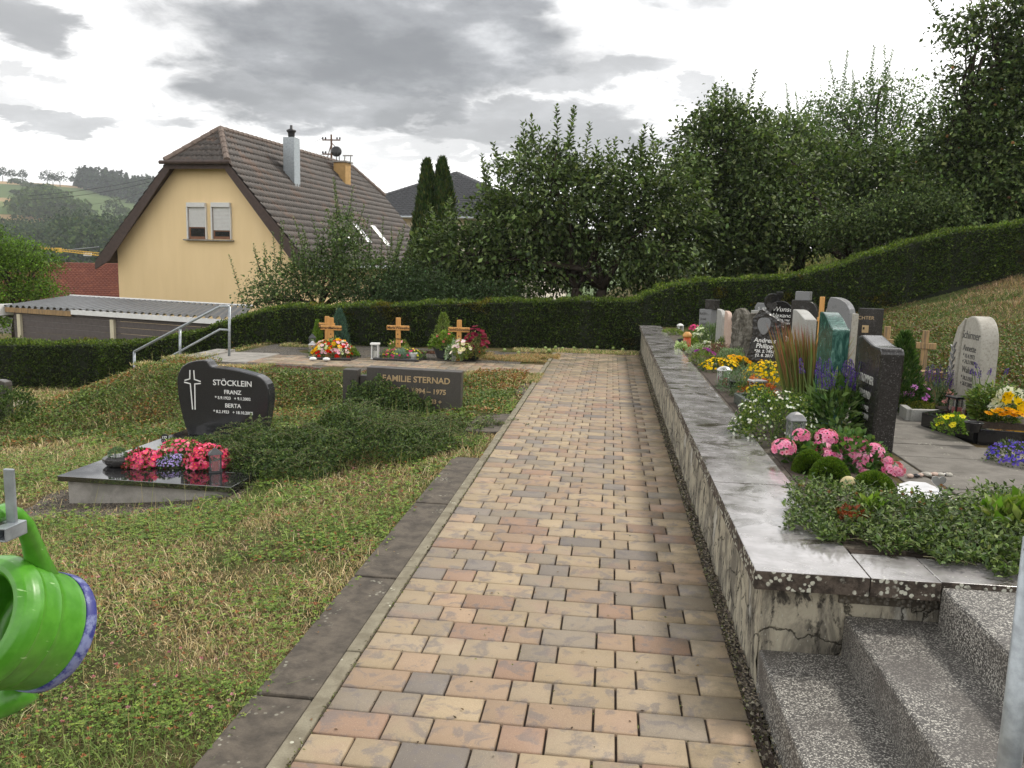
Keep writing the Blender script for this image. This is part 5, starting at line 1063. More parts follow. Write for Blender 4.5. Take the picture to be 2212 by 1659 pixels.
def o_stock():
    w, h = .98, .765
    o = bez((-.39, 0), (-.47, .2), (-.51, .50), (-.485, h*.76), 8)+bez((-.485, h*.76), (-.46, h*.93), (-.36, h*.985), (-.20, h), 8)[1:]+[(-.155, h*.985), (-.13, h*.93)]
    o += bez((-.11, h*.915), (.1, h*.91), (.22, h*.87), (.36, h*.83), 8)+bez((.36, h*.83), (.47, h*.78), (.50, h*.70), (.485, h*.5), 6)[1:]+bez((.485, h*.5), (.47, h*.3), (.44, h*.15), (.40, 0), 6)[1:]; return o
p = aty(487, 950, 7.75); t, s = stone('black granite gravestone of flowing outline with double-lined cross and white names', (p[0], 7.72, -.175), R(-3), [(x, z) for x, z in o_stock()], .14, M_BLACKG, .01)
m = MB(); cx = -.325
def stroke(pts, r=.0055):
    for a, b in zip(pts[:-1], pts[1:]):
        a, b = np.array(a), np.array(b); d = (b-a)/np.linalg.norm(b-a); n = np.array([-d[1], d[0]])*r; m.prism([tuple(a-n-d*r*.6), tuple(b-n+d*r*.6), tuple(b+n+d*r*.6), tuple(a+n-d*r*.6)], -.0025, .001)
zc = .545; stroke([(cx-.022, .655), (cx-.026, zc+.025), (cx-.08, zc+.008)]); stroke([(cx+.020, .655), (cx+.024, zc+.022), (cx+.088, zc+.004)]); stroke([(cx-.085, zc-.012), (cx-.022, zc-.024), (cx-.006, .265)]); stroke([(cx+.088, zc-.016), (cx+.026, zc-.024), (cx+.022, .265)])
m.build('cross_emblem', M_LETTER_W, t)
for s_, sz, z in (('STÖCKLEIN', .079, .545), ('FRANZ', .058, .455), ('* 5.9.1923   + 9.1.2002', .041, .395), ('BERTA', .058, .32), ('* 8.2.1923   + 18.10.2008', .041, .255)): text(s_, sz, M_LETTER_W, t, .105, z, -.002, depth_=.002, bold=.0006)
for (u, v, s_, lab) in ((356, 945, '177', 'small round grave number plate 177 on a short stake left of the black gravestone'), (583, 937, '176', 'small round grave number plate 176 on a short stake right of the black gravestone')):
    y = 7.5; p = aty(u, v, y); t = thing('number_plate', lab, 'number plate', (p[0], y, p[2]-.09)); MB().tube([(0, 0, -.06), (0, 0, .07)], .009, 8).build('stake', M_BLACKM, t)
    MB().lathe([(.001, -.006), (.036, -.006), (.036, .006), (.001, .006)], (0, 0, .09), 20, Matrix.Rotation(R(90), 3, 'X')).build('disc', M_BLACKM, t); text(s_, .034, M_LETTER_W, t, 0, .09, -.0075, name='number', bold=.0008)
# second, overgrown stone
p = aty(865, 860, 9.2); t = thing('gravestone', 'wide weathered granite gravestone with bronze letters half covered by ivy', 'gravestone', (p[0], 9.2, -.30), R(2)); t.rotation_euler[1] = R(1.2)
k = 9.2/FPX; zt_ = aty(865, 797, 9.2)[2]+.30; zl = aty(750, 800, 9.2)[2]+.30
MB().box((.14, .09, zt_/2), (1.10, .18, zt_)).build('slab', M_BROWNG, t, bevel=.006); MB().box((-.60, .07, zl/2+.0), (.17, .16, zl)).build('side_pillar', M_BROWNG, t, bevel=.006)
MB().box((-.46, .12, zl/2-.04), (.10, .1, zl-.06)).build('link_block', M_BROWNG, t, bevel=.006)
for s_, sz, x, z in (('FAMILIE STERNAD', .098, .17, zt_-.115), ('PETER 1894 – 1975', .080, .20, zt_-.245), ('MARIA 1903 +', .07, .26, zt_-.36), ('1990', .07, .52, zt_-.46)): text(s_, sz, M_LETTER_B, t, x, z, -.004, depth_=.003, bold=.002)
# edge stone at the far left with its shrub
p = aty(2, 880, 10.2); t, _ = stone('dark gravestone cut off at the left edge of the picture', (p[0]-.25, 10.2, float(gz(p[0], 10.2))), 0, [(-.4, -.1), (.325, -.1), (.335, .55), (.325, .60), (.25, .62), (-.4, .62)], .14, M_BROWNG)
# ------------------------------------------------------------------ plants
def plant(kind, label, loc, w, h, d=None, n=600, L=.03, W=.5, cols=GRN, shape='dome', fl=None, cat='plant', group=None, up=.3, rz=0, name2='foliage', stems=0, seed=None):
    """w, d, h in metres; fl = list of (count, size, colours, petals, centre, mode)"""
    d = d or w; t = thing(kind, label, cat, loc, rz, group)
    if shape == 'dome':
        q = rnd_dir(n, -.25, 1); k = 1+.13*np.sin(q[:, 0]*7+w*30)+.12*np.sin(q[:, 1]*8+q[:, 2]*6+h*20); rad = rng.uniform(.35, 1, n)**.4*k
        P = q*rad[:, None]*np.array([w/2, d/2, h*.8])+np.array([0, 0, h*.2]); P[:, 2] = np.abs(P[:, 2]); D = unit(q+rng.normal(0, .45, (n, 3))+np.array([0, 0, up]))
    elif shape == 'mat':
        a = rng.uniform(0, 2*PI, n); r = np.sqrt(rng.random(n))*(1+.12*np.sin(a*3+w*9)+.08*np.sin(a*7)); P = np.stack([r*w/2*np.cos(a), r*d/2*np.sin(a), h*rng.uniform(.2, 1, n)*np.clip(1.25-r, .3, 1)], 1); D = unit(rnd_dir(n, -.1, 1)+np.array([0, 0, up]))
        q = unit(np.stack([0*a, 0*a, 1+0*a], 1))
    elif shape == 'upright':
        a = rng.uniform(0, 2*PI, n); s = rng.random(n); r = np.sqrt(rng.random(n)); P = np.stack([r*w/2*np.cos(a)*(.5+.5*s), r*d/2*np.sin(a)*(.5+.5*s), s*h*(1-.35*r)], 1); D = unit(np.stack([np.cos(a), np.sin(a), .5+0*a], 1)+rng.normal(0, .4, (n, 3))); q = D
    l = L*rng.uniform(.7, 1.3, n); N = unit(rnd_dir(n)*.6+q*.4+np.array([0, 0, .5])); v, f, c = leafgeo(P, D, N, l, l*W, pick(cols, n, .2), .22); nmesh(name2, v, f, M_LEAF, t, col=c)
    m = MB()
    for _ in range(stems or 5):
        a = random.uniform(0, 2*PI); rr = random.uniform(.2, .8); m.tube([(0, 0, -.02), (math.cos(a)*w*.2*rr, math.sin(a)*d*.2*rr, h*.4), (math.cos(a)*w*.45*rr, math.sin(a)*d*.45*rr, h*.8)], [.006, .005, .002], 5)
    m.build('stem', M_STEM, t)
    for (cnt, size, fc, pk, cen, mode) in (fl or []):
        if mode == 'top': q = rnd_dir(cnt, .15, 1); Pf = q*np.array([w/2, d/2, h*.82])*rng.uniform(.93, 1.08, (cnt, 1))+np.array([0, 0, h*.2]); Nf = unit(q+np.array([0, -.3, .5])+rng.normal(0, .25, (cnt, 3)))
        elif mode == 'all': q = rnd_dir(cnt, -.1, 1); Pf = q*np.array([w/2, d/2, h*.82])*rng.uniform(.9, 1.06, (cnt, 1))+np.array([0, 0, h*.2]); Nf = unit(q+np.array([0, -.2, .2])+rng.normal(0, .3, (cnt, 3)))
        elif mode == 'mat': a = rng.uniform(0, 2*PI, cnt); r = np.sqrt(rng.random(cnt)); Pf = np.stack([r*w/2*np.cos(a), r*d/2*np.sin(a), h*np.clip(1.3-r, .4, 1.05)], 1); Nf = unit(np.array([0, -.3, 1])+rng.normal(0, .35, (cnt, 3)))
        v, f, c = petals(Pf, Nf, size*rng.uniform(.8, 1.2, cnt), pick(fc, cnt, .10), pk, cen); nmesh('blossoms', v, f, M_PETAL, t, col=c)
    return t
def ppx(kind, label, u0, u1, vt, vb, z=None, n=600, dk=1.0, **k):
    """plant between image columns u0-u1, top vt, foot vb, standing at height z"""
    u = (u0+u1)/2
    if z is None: z = ZT+.01
    p = atz(u, vb, z); s = depth(p)/FPX*1.06; w = (u1-u0)*s; p = p+np.array([0, w*.32*dk, 0]); s = depth(p)/FPX; h = max((aty(u, vt, p[1])[2]-z), .03); return plant(kind, label, (p[0], p[1], z), w, h, w*dk, n=n, **k)
YEL = [(.80, .52, .02), (.85, .60, .04)]; WHT = [(.80, .80, .74)]; PNK = [(.80, .13, .30), (.78, .22, .38), (.85, .30, .42)]
DGRN = [(.035, .075, .02), (.055, .10, .028), (.08, .13, .035)]; GGRN = [(.13, .19, .11), (.17, .24, .15), (.10, .15, .085)]; LGRN = [(.15, .24, .04), (.20, .30, .06), (.10, .18, .03)]; DRED = [(.14, .03, .035), (.20, .05, .05), (.10, .025, .03)]
# --- front grave beside the wall
def geranium_heads(t, heads, size=.019):
    """each umbel: a ball of five-petalled flowers at (u, v, radius px, depth)"""
    o = np.array(t.location); parts = []; st = MB()
    for (u, v, rp, y) in heads:
        c = aty(u, v, y)-o; r = 1.1*rp*y/FPX; n = int(20*(rp/16)**2)+5; d = rnd_dir(n, -.35, 1); d[:, 1] -= .35; d = unit(d); P = c+d*r*np.array([1, 1, .8]); cc = pick([(.84, .34, .53), (.87, .46, .63), (.80, .25, .44)], n, .08)
        parts.append(petals(P, d, size*rng.uniform(.85, 1.15, n), cc, 5, (.62, .03, .12), .2)); st.tube([(c[0]*.6, c[1]*.6+.02, .03), (c[0]*.9, c[1]+.01, c[2]*.6), tuple(c-np.array([0, 0, r*.5]))], .004, 5)
    v, f, c = join(parts); nmesh('blossoms', v, f, M_PETAL, t, col=c); st.build('flower_stalks', M_STEM, t)
p = atz(1810, 1010, ZT); G = plant('geranium', 'pink geranium with big round flower heads spilling over the front grave', (p[0], p[1]+.05, ZT), .62, .20, .42, n=1500, L=.035, W=.95, cols=[(.05, .11, .03), (.08, .15, .045), (.11, .18, .05)])
yb = p[1]
geranium_heads(G, [(1693, 968, 22, yb-.12), (1731, 942, 16, yb+.0), (1785, 946, 21, yb), (1755, 963, 9, yb), (1776, 967, 17, yb-.05), (1788, 985, 14, yb-.1), (1830, 955, 18, yb+.05), (1852, 965, 22, yb), (1845, 985, 18, yb-.06), (1815, 985, 13, yb-.08), (1885, 977, 21, yb-.03), (1870, 990, 12, yb-.1), (1868, 1022, 10, yb-.15), (1915, 995, 9, yb-.05), (1930, 1016, 20, yb-.12), (1880, 1028, 9, yb-.16), (1855, 1003, 10, yb-.12), (1800, 985, 9, yb-.05)])
def cushion(label, u, v, r, vt):
    p = atz(u, v+r*.55, ZT); s = depth(p)/FPX; p = p+np.array([0, r*s*.8, 0]); R_ = r*s*1.02; h = aty(u, vt, p[1])[2]-ZT; n = 1500; t = thing('dwarf_conifer', label, 'shrub', (p[0], p[1], ZT))
    q = rnd_dir(n, -.2, 1); P = q*np.array([R_, R_, h])*.93; D = unit(q+rng.normal(0, .18, q.shape)); parts = []
    c = pick([(.09, .15, .025), (.13, .20, .035), (.06, .11, .02)], n, .15)
    for j in range(7):
        a = rng.uniform(0, 2*PI, n); S = unit(np.cross(D, rnd_dir(n))); dd = unit(D*.9+S*.7); parts.append(leafgeo(P, dd, unit(np.cross(dd, S)), .019, .006, c*(1.0+.35*(j == 0)), .1))
    v, f, c = join(parts); nmesh('foliage', v, f, M_LEAF, t, col=c); MB().ball((0, 0, 0), 1, 1, 16, 8).build('inner_twigs', MATS['hedge_core'], t, smooth=True); t.children[-1].scale = (R_*.86, R_*.86, h*.86) if t.children else None
    for ch in t.children:
        if ch.name.startswith('inner'): ch.scale = (R_*.86, R_*.86, h*.86)
cushion('left round dwarf conifer cushion in front of the pink geranium', 1752, 1012, 33, 972); cushion('middle round dwarf conifer cushion, largest of three, by the pink geranium', 1800, 1028, 42, 988); cushion('right dwarf conifer cushion beside the memorial plate', 1896, 1050, 44, 1020)
def lantern(label, u, vt, vb, w_px, body, lid='dome', z=ZT, candle=None, square=True, glass=True, rz=.3):
    p = atz(u, vb, z); s = depth(p)/FPX; h = aty(u, vt, p[1])[2]-z; w = w_px*s; t = thing('grave_lantern', label, 'lantern', (p[0], p[1]+w/2, z), rz); a = w/2*.86
    m = MB(); m.box((0, 0, h*.03), (w, w, h*.06)); m.build('base', body, t, bevel=.003)
    for sx in (-1, 1):
        for sy in (-1, 1): MB().box((sx*a*.93, sy*a*.93, h*.42), (w*.10, w*.10, h*.74)).build('post', body, t, bevel=.001)
    if lid == 'dome': MB().lathe([(w*.70, h*.78), (w*.72, h*.82), (w*.62, h*.88), (w*.42, h*.95), (w*.16, h*.99), (.001, h)], (0, 0, 0), 4 if square else 20, Matrix.Rotation(PI/4, 3, 'Z')).build('lid', body if body is not M_GREYPAINT else M_SILVER, t, smooth=not square, bevel=.004)
    elif lid == 'flat': MB().box((0, 0, h*.86), (w*1.12, w*1.12, h*.10)).build('lid', body, t, bevel=.004)
    elif lid == 'cone': MB().lathe([(w*.76, h*.76), (w*.62, h*.82), (w*.30, h*.92), (w*.12, h), (.001, h)], (0, 0, 0), 4, Matrix.Rotation(PI/4, 3, 'Z')).build('lid', body, t, bevel=.002)
    if glass: MB().box((0, 0, h*.42), (w*.78, w*.78, h*.70)).build('glass', M_GLASS, t)
    if candle: MB().lathe([(w*.24, h*.07), (w*.25, h*.08), (w*.25, h*.45), (.001, h*.46)], (0, 0, 0), 14).build('candle', candle, t, smooth=True)
    return t
M_LANT = plain('pewter_metal', (.25, .25, .255), .4, .15, 20, metal=.5)
lantern('grey metal grave lantern with domed lid behind the pink geranium', 1718, 892, 985, 34, M_LANT, 'dome', candle=M_CANDLE_W, rz=.15)
ppx('white_flower_shrub', 'low bush dotted with small white flowers beside the grey lantern', 1592, 1765, 846, 962, n=4600, L=.020, W=.6, cols=GRN+DGRN, fl=[(190, .010, WHT, 5, None, 'all')])
S_ = ppx('salvia', 'purple salvia with tall flower spikes in front of the black wavy gravestone', 1744, 1886, 835, 958, n=1100, L=.085, W=.30, cols=DGRN+[(.11, .17, .05), (.13, .20, .07)], up=.1)
def spikes(t, n, w, d, z0, z1, L, col, r=.013, dens=130):
    parts = []; m = MB()
    for _ in range(n):
        a = rng.uniform(0, 2*PI); rr = math.sqrt(rng.random()); x, y = rr*w/2*math.cos(a), rr*d/2*math.sin(a); lean = rng.normal(0, .10, 2); b = np.array([x, y, z0]); zt = z0+(z1-z0)*rng.uniform(.55, 1); top = np.array([x+lean[0]*.3, y+lean[1]*.3, zt]); m.tube([tuple(b*.8), tuple(top)], .003, 5)
        s = rng.random(dens); q = rnd_dir(dens, -.2, .6); ll = L*rng.uniform(.7, 1.1); ax = unit((top-b)[None])[0]; P = top-ax*ll*(1-s[:, None])+q*(r*(1.15-s)[:, None]); parts.append(leafgeo(P, q+ax*.4, rnd_dir(dens), .010, .007, pick(col, dens, .2), .1))
    v, f, c = join(parts); nmesh('flower_spikes', v, f, M_PETAL, t, col=c); m.build('flower_stalks', M_STEM, t)
PUR = [(.12, .06, .34), (.17, .10, .42), (.08, .04, .24)]
spikes(S_, 24, .44, .3, .26, .56, .14, PUR)
# red-tipped grass
p = atz(1738, 890, ZT); t = thing('blood_grass', 'tall ornamental grass with red tips beside the salvia', 'ornamental grass', (p[0], p[1]-.02, ZT)); n = 1100; a = rng.uniform(0, 2*PI, n); r = np.sqrt(rng.random(n))*.14; P0 = np.stack([r*np.cos(a), r*np.sin(a), 0*a], 1)
L = rng.uniform(.30, .74, n); D = unit(np.stack([np.cos(a)*rng.uniform(0, .32, n)+.04, np.sin(a)*.2, np.ones(n)], 1)); S = unit(np.cross(D, rnd_dir(n))); wd = .0055
lv4 = [P0-S*wd, P0+S*wd]; g = pick([(.13, .22, .04), (.19, .29, .06), (.09, .16, .03)], n, .15); rd = pick([(.24, .03, .03), (.30, .05, .035), (.16, .20, .05), (.22, .09, .045)], n, .2); cs_ = [g, g]
for s_ in (.35, .7): q = P0+D*(L*s_)[:, None]+np.array([.05, 0, -.02])*((s_*L)**2)[:, None]*2*np.sign(np.cos(a))[:, None]; lv4 += [q-S*wd*.9, q+S*wd*.9]; mx = (s_-.25)*rng.uniform(.3, 1.5, (n, 1)); cc = g*(1-np.clip(mx, 0, 1))+rd*np.clip(mx, 0, 1); cs_ += [cc, cc]
lv4.append(P0+D*L[:, None]+np.array([.12, 0, -.06])*(L**2)[:, None]*np.sign(np.cos(a))[:, None]); cs_.append(rd)
V = np.stack(lv4, 1).reshape(-1, 3); K = np.stack(cs_, 1).reshape(-1, 3); i = np.arange(n)[:, None]*7
F = np.concatenate([i+np.array([[x, y, z]]) for x, y, z in ((0, 1, 3), (0, 3, 2), (2, 3, 5), (2, 5, 4), (4, 5, 6))]); nmesh('blades', V, F, M_GRASS, t, col=K)
# memorial plate, heart, pebbles
pl = atz(1995, 1062, ZT+.07); t = thing('memorial_plate', 'flat leaf-shaped black memorial plate, reflected sky painted white on top', 'memorial plate', (pl[0], pl[1], ZT+.015), 0)
A_ = [atz(u, v, ZT+.085)-pl for u, v in ((1938, 1040), (1965, 1033), (2000, 1036), (2030, 1049), (2046, 1068), (2010, 1078), (1965, 1078), (1940, 1074))]
MB().slab([(q[0], q[1]) for q in A_], 0, .050).build('plate', M_BLACKP, t, bevel=.004)
MB().slab([(q[0]*.985, q[1]*.985) for q in A_], .0505, .056).build('sky_face', plain('painted_sky_white', (.80, .80, .82), .12, .10, 14), t, bevel=.002)  # white colour stands in for the sky reflected in the black plate
p = aty(2028, 1040, pl[1]+.03); t = thing('heart_ornament', 'frosted metal heart on a thin stick beside the memorial plate', 'ornament', (p[0], p[1], ZT)); hz = p[2]-ZT
o = MB().prism(heart(0, hz, .036), -.002, .002).build('heart', M_SILVER, t, bevel=.001); MB().tube([(0, 0, 0), (0, 0, hz-.03)], .002, 5).build('stick', M_SILVER, t)
for i in range(34):
    if i < 10: u, v = 1968+i*9+random.uniform(-4, 4), 1022+abs(i-4)*1.2+random.uniform(-3, 3)
    else: u, v = random.uniform(1950, 2075), random.uniform(1078, 1090)
    q = atz(u, v, ZT+.02); o = MB().ball((0, 0, 0), .018*random.uniform(.6, 1.35), .6, 10, 7, .07).build('pebble', (M_LIME, M_PINKST, M_BLACKG, M_WHITE)[random.choice((0, 0, 1, 1, 3, 3, 2))], smooth=True); o.location = [float(x) for x in q]; o.scale = (random.uniform(1, 1.6), 1, 1); o.rotation_euler = (0, 0, random.uniform(0, 3)); tag(o, 'small smooth pebble lying round the memorial plate', 'pebble', 'pebbles round the memorial plate')
q = atz(1836, 1066, ZT); o = MB().ball((0, 0, .035), .055, .9, 14, 9).build('stone', plain('yellow_stone', (.50, .42, .22), .7, .1), smooth=True); o.location = [float(x) for x in q+np.array([0, .04, 0])]; o.scale = (.85, .6, 1); tag(o, 'smooth yellow rounded stone between the dwarf conifers', 'stone')
s = MB(); s.box((1.48, 3.42, .44), (1.0, .06, .10)); tag(s.build('grave_border', M_DCONC, bevel=.006), 'low concrete border between the front grave and the creeping ground cover', 'grave border')
p1, p0 = atz(1625, 885, ZT+.1), atz(1592, 850, ZT+.1)
def border(label, uv, z, h, th, mtl, group=None, name='grave_border'):
    t = thing(name, label, 'grave border', atz(*uv[0], z), 0, group); o = np.array(t.location)
    for a, b in zip(uv[:-1], uv[1:]):
        a, b = atz(*a, z)-o, atz(*b, z)-o; l = np.linalg.norm((b-a)[:2]); MB().box(tuple((a+b)/2-np.array([0, 0, h/2])), (l, th, h), math.atan2(b[1]-a[1], b[0]-a[0])).build('edging', mtl, t, bevel=.003)
    return t
border('dark green granite border on the left of the red-tipped grass', [(1662, 893), (1592, 849), (1650, 848)], ZT+.10, .14, .05, granite('green_granite', (.05, .065, .055), (.09, .11, .09), (.13, .15, .13), .3, 200, .4))
border('light concrete border in front of the limestone gravestone', [(1951, 874), (1966, 884), (2054, 886), (2135, 889)], ZT+.10, .12, .05, M_LGREY)
border('polished black granite frame of the grave on the right', [(2245, 935), (2112, 925), (2000, 892), (2070, 880)], ZT+.11, .12, .06, M_BLACKP)
m = MB(); q = atz(2145, 905, ZT+.04); m.box((q[0]+.1, q[1], ZT+.04), (.85, .75, .06)); tag(m.build('soil_bed', M_SOIL), kind='structure')
m = MB(); m.box((1.33, 4.4, ZT-.005), (.56, 1.9, .04)); m.box((1.35, 8.6, ZT-.005), (.62, 5.6, .04)); tag(m.build('grave_soil', M_SOIL), kind='structure')
# --- creeping cover in front, over the coping
def creeping():
    n = 8200; u = rng.uniform(1690, 2260, n); v = rng.uniform(1050, 1262, n)
    lim = np.minimum(1170+(u-1790)*.20, 1248); edge = 1690+(np.abs(v-1130))*.55
    k = (v < lim+8*np.sin(u*.05)) & (u > edge+10*np.sin(v*.08)) & (v > np.interp(u, [1690, 1760, 1900, 1950, 2090, 2110, 2260], [1062, 1080, 1096, 1108, 1112, 1092, 1092])+5*np.sin(u*.07)); u, v = u[k], v[k]; n = len(u); P = np.array([atz(a, b, .50) for a, b in zip(u, v)]); base = P.mean(0); base[2] = .5
    t = thing('creeping_plant', 'dense creeping plant with small glossy leaves spreading over the wall corner', 'ground cover', base); hgt = .02+.07*np.clip((lim[k]-v)/60, 0, 1); z = rng.uniform(0, 1, n)**.8*hgt; Q = P-base; Q[:, 2] = z; Q[:, 1] += z*.3
    parts = []
    for j in range(3):
        D = rnd_dir(n, -.1, .9); off = rng.normal(0, .012, (n, 3)); off[:, 2] = np.abs(off[:, 2])*1.5; l = rng.uniform(.018, .036, n); parts.append(leafgeo(Q+off, D, unit(rnd_dir(n)*.6+np.array([0, 0, 1])), l, l*.44, pick([(.085, .13, .04), (.12, .17, .055), (.17, .22, .08), (.06, .09, .03), (.045, .07, .025)], n, .22), .25))
    vv, f, c = join(parts); nmesh('foliage', vv, f, M_LEAF, t, col=c); m = MB()
    for i in rng.integers(0, n, 160): d = rnd_dir(1, 0, .3)[0]; m.tube([tuple(Q[i]), tuple(Q[i]+d*.05+np.array([0, 0, .01])), tuple(Q[i]+d*.09)], .0012, 4)
    m.build('runners', M_TWIG, t); pp = []; hs = []
    for (u, v) in ((1727, 1048), (1733, 1050), (1850, 1066), (1860, 1072), (1880, 1070), (1950, 1068), (1968, 1064), (2010, 1062), (2033, 1048), (2040, 1054), (2046, 1090), (2075, 1100), (1925, 1064), (1998, 1090), (1904, 1062), (1790, 1062), (1986, 1084)): hs.append(atz(u, v, .60)-base)
    hs = np.array(hs); n = len(hs); m = MB()
    for h_ in hs: m.tube([(h_[0], h_[1], .02), tuple(h_)], .0014, 4)
    m.build('flower_stalks', M_TWIG, t)
    for q in range(26): d = rnd_dir(n, -.5, 1); pp.append(leafgeo(hs, d, rnd_dir(n), .009, .005, pick([(.30, .15, .07), (.38, .2, .1)], n), .1))
    vv, f, c = join(pp); nmesh('dry_flower_heads', vv, f, M_PETAL, t, col=c)
creeping()
plant('stonecrop', 'reddish brown wilted rosette growing among the creeping plant', tuple(atz(1838, 1120, .54)), .13, .05, n=160, L=.03, W=.6, cols=[(.22, .06, .03), (.30, .10, .05), (.16, .06, .03)], shape='mat')
plant('dandelion', 'light green dandelion rosette beside the reddish rosette', tuple(atz(1880, 1105, .55)), .10, .06, n=70, L=.055, W=.35, cols=LGRN, shape='mat', up=.6)
plant('dandelion', 'large light green jagged leaves at the right edge over the creeping plant', tuple(atz(2185, 1135, .55)), .26, .11, n=150, L=.085, W=.42, cols=LGRN+GRN, shape='mat', up=.7)
# --- graves further along the wall
ppx('marigold', 'mat of small yellow flowers beside the round silver lantern', 1518, 1600, 775, 806, n=700, L=.03, W=.4, cols=DGRN, dk=1.3, fl=[(130, .018, YEL, 5, None, 'top')])
ppx('marigold', 'mat of golden yellow flowers in front of the dark hewn gravestone', 1612, 1700, 782, 838, n=800, L=.03, W=.4, cols=GRN, dk=1.1, fl=[(170, .017, YEL, 5, None, 'top')])
ppx('marigold', 'patch of small yellow flowers at the foot of the orange sedum', 1612, 1668, 830, 872, n=400, L=.02, W=.5, cols=DGRN, fl=[(60, .012, YEL, 5, None, 'top')])
ppx('gazania', 'orange yellow flowers just above the round silver lantern', 1558, 1628, 770, 800, n=260, L=.04, W=.3, cols=GRN, fl=[(42, .032, [(.85, .40, .02), (.85, .5, .03)], 7, (.5, .2, .02), 'top')])
ppx('yarrow', 'feathery grey green plant round the square silver lantern', 1556, 1650, 795, 850, n=1900, L=.022, W=.3, cols=GGRN)
ppx('thyme', 'dark green cushion plant below the feathery grey green one', 1578, 1655, 824, 862, n=1300, L=.014, W=.5, cols=DGRN)
ppx('sedum', 'orange red sedum heads below the square silver lantern', 1604, 1676, 818, 862, n=700, L=.03, W=.5, cols=[(.55, .16, .06), (.62, .25, .10), (.45, .10, .05), (.10, .14, .04)])
ppx('silver_shrub', 'round silvery green shrub left of the dark hewn gravestone', 1549, 1612, 752, 792, n=2000, L=.022, W=.5, cols=[(.20, .27, .15), (.25, .33, .20), (.14, .19, .10)])
ppx('purple_sedum', 'dark red leaved sedum left of the silvery shrub', 1528, 1578, 742, 776, n=900, L=.024, W=.5, cols=[(.18, .07, .07), (.24, .12, .10), (.13, .12, .06)])
ppx('cape_daisy', 'green plant with deep purple daisies at the edge of the wall strip', 1494, 1545, 755, 790, n=900, L=.03, W=.3, cols=GRN, fl=[(9, .04, [(.28, .02, .20), (.22, .02, .22)], 8, (.1, .02, .1), 'top')])
ppx('silver_ragwort', 'pale variegated foliage behind the purple daisies', 1488, 1528, 744, 768, n=600, L=.03, W=.4, cols=[(.45, .50, .36), (.3, .38, .22), (.2, .28, .12)])
ppx('rosemary', 'upright rosemary bush in front of the grey block gravestone', 1517, 1568, 700, 745, n=1500, L=.05, W=.14, cols=[(.10, .15, .06), (.14, .20, .08), (.07, .11, .045)], up=1.3)
ppx('dwarf_pine', 'small dense green shrub right of the rosemary', 1545, 1590, 730, 760, n=900, L=.03, W=.35, cols=DGRN+GRN, fl=[(10, .028, [(.8, .78, .5)], 5, None, 'top')])
ppx('box_ball', 'yellow green rounded shrub near the far white lantern', 1467, 1505, 726, 748, n=1100, L=.025, W=.6, cols=[(.17, .24, .04), (.22, .30, .06), (.13, .19, .03)])
ppx('heather', 'low green ground cover at the far end of the wall top', 1432, 1478, 711, 724, n=700, L=.03, W=.5, cols=GRN, shape='dome')
ppx('petunia', 'pink flowers right of the far white lantern', 1489, 1512, 703, 716, n=240, L=.03, W=.5, cols=GRN, fl=[(46, .03, [(.75, .10, .28)], 5, None, 'top')])
ppx('white_hydrangea', 'cream white flowers behind the yellow green rounded shrub', 1499, 1530, 706, 738, n=500, L=.03, W=.6, cols=LGRN, fl=[(70, .022, [(.75, .78, .6)], 4, None, 'top')])
ppx('white_begonia', 'cream variegated plant at the red grave candle', 1459, 1485, 739, 758, n=420, L=.03, W=.6, cols=[(.6, .66, .42), (.3, .42, .15)])
ppx('white_rose', 'two white blossoms in front of the rosemary bush', 1514, 1536, 738, 758, n=140, L=.03, W=.6, cols=GRN, fl=[(14, .034, WHT, 6, None, 'top')])
ppx('yellow_euphorbia', 'yellow green shrub right of the dark hewn gravestone', 1682, 1722, 742, 772, n=900, L=.03, W=.5, cols=[(.28, .28, .05), (.22, .25, .05), (.12, .16, .04)])
lantern('white grave lantern far back near the hedge', 1469, 699, 724, 12, M_WHITE, 'dome', candle=M_CANDLE_R)
lantern('low silver grave lantern beside the red grave candle', 1503, 753, 768, 13, M_SILVER, 'flat', candle=M_CANDLE_R)
lantern('round-lidded silver grave lantern in the yellow flower mat', 1564, 792, 838, 24, M_SILVER, 'dome', square=False, candle=M_CANDLE_R)
lantern('square silver grave lantern behind the orange sedum', 1636, 818, 866, 28, M_SILVER, 'flat', candle=M_CANDLE_R)
lantern('flat silver lamp lid low in the yellow flowers', 1541, 785, 797, 16, M_SILVER, 'flat')
p = atz(1483, 758, ZT); t = thing('grave_candle', 'red grave candle with brass lid beside the black pot', 'candle', (p[0], p[1], ZT)); MB().lathe([(.05, 0), (.055, .02), (.055, .2), (.001, .2)], (0, 0, 0), 16).build('glass_cup', plain('red_glass', (.35, .07, .02), .2, .2), t, smooth=True); MB().lathe([(.065, .2), (.065, .23), (.03, .27), (.001, .27)], (0, 0, 0), 16).build('lid', M_OAK, t, smooth=True)
def pot(label, u, vt, vb, w_px, mtl, z=ZT, name='flower_pot', ry=1.0, cat='flower pot'):
    p = atz(u, vb, z); s = depth(p)/FPX; h = aty(u, vt, p[1])[2]-z; r = w_px*s/2; t = thing(name, label, cat, (p[0], p[1]+r, z)); o = MB().lathe([(r*.62, 0), (r*.66, .004), (r*.95, h*.88), (r*1.05, h*.9), (r*1.05, h), (r*.93, h), (r*.9, h*.85), (.001, h*.84)], (0, 0, 0), 24).build('bowl', mtl, t, smooth=True, bevel=.002); o.scale = (1, ry, 1); return t, (p[0], p[1]+r, z+h), r
pot('black plastic pot behind the feathery grey green plant', 1590, 824, 842, 32, M_BLACKM); pot('small black pot beside the red grave candle', 1470, 732, 752, 14, M_BLACKM)
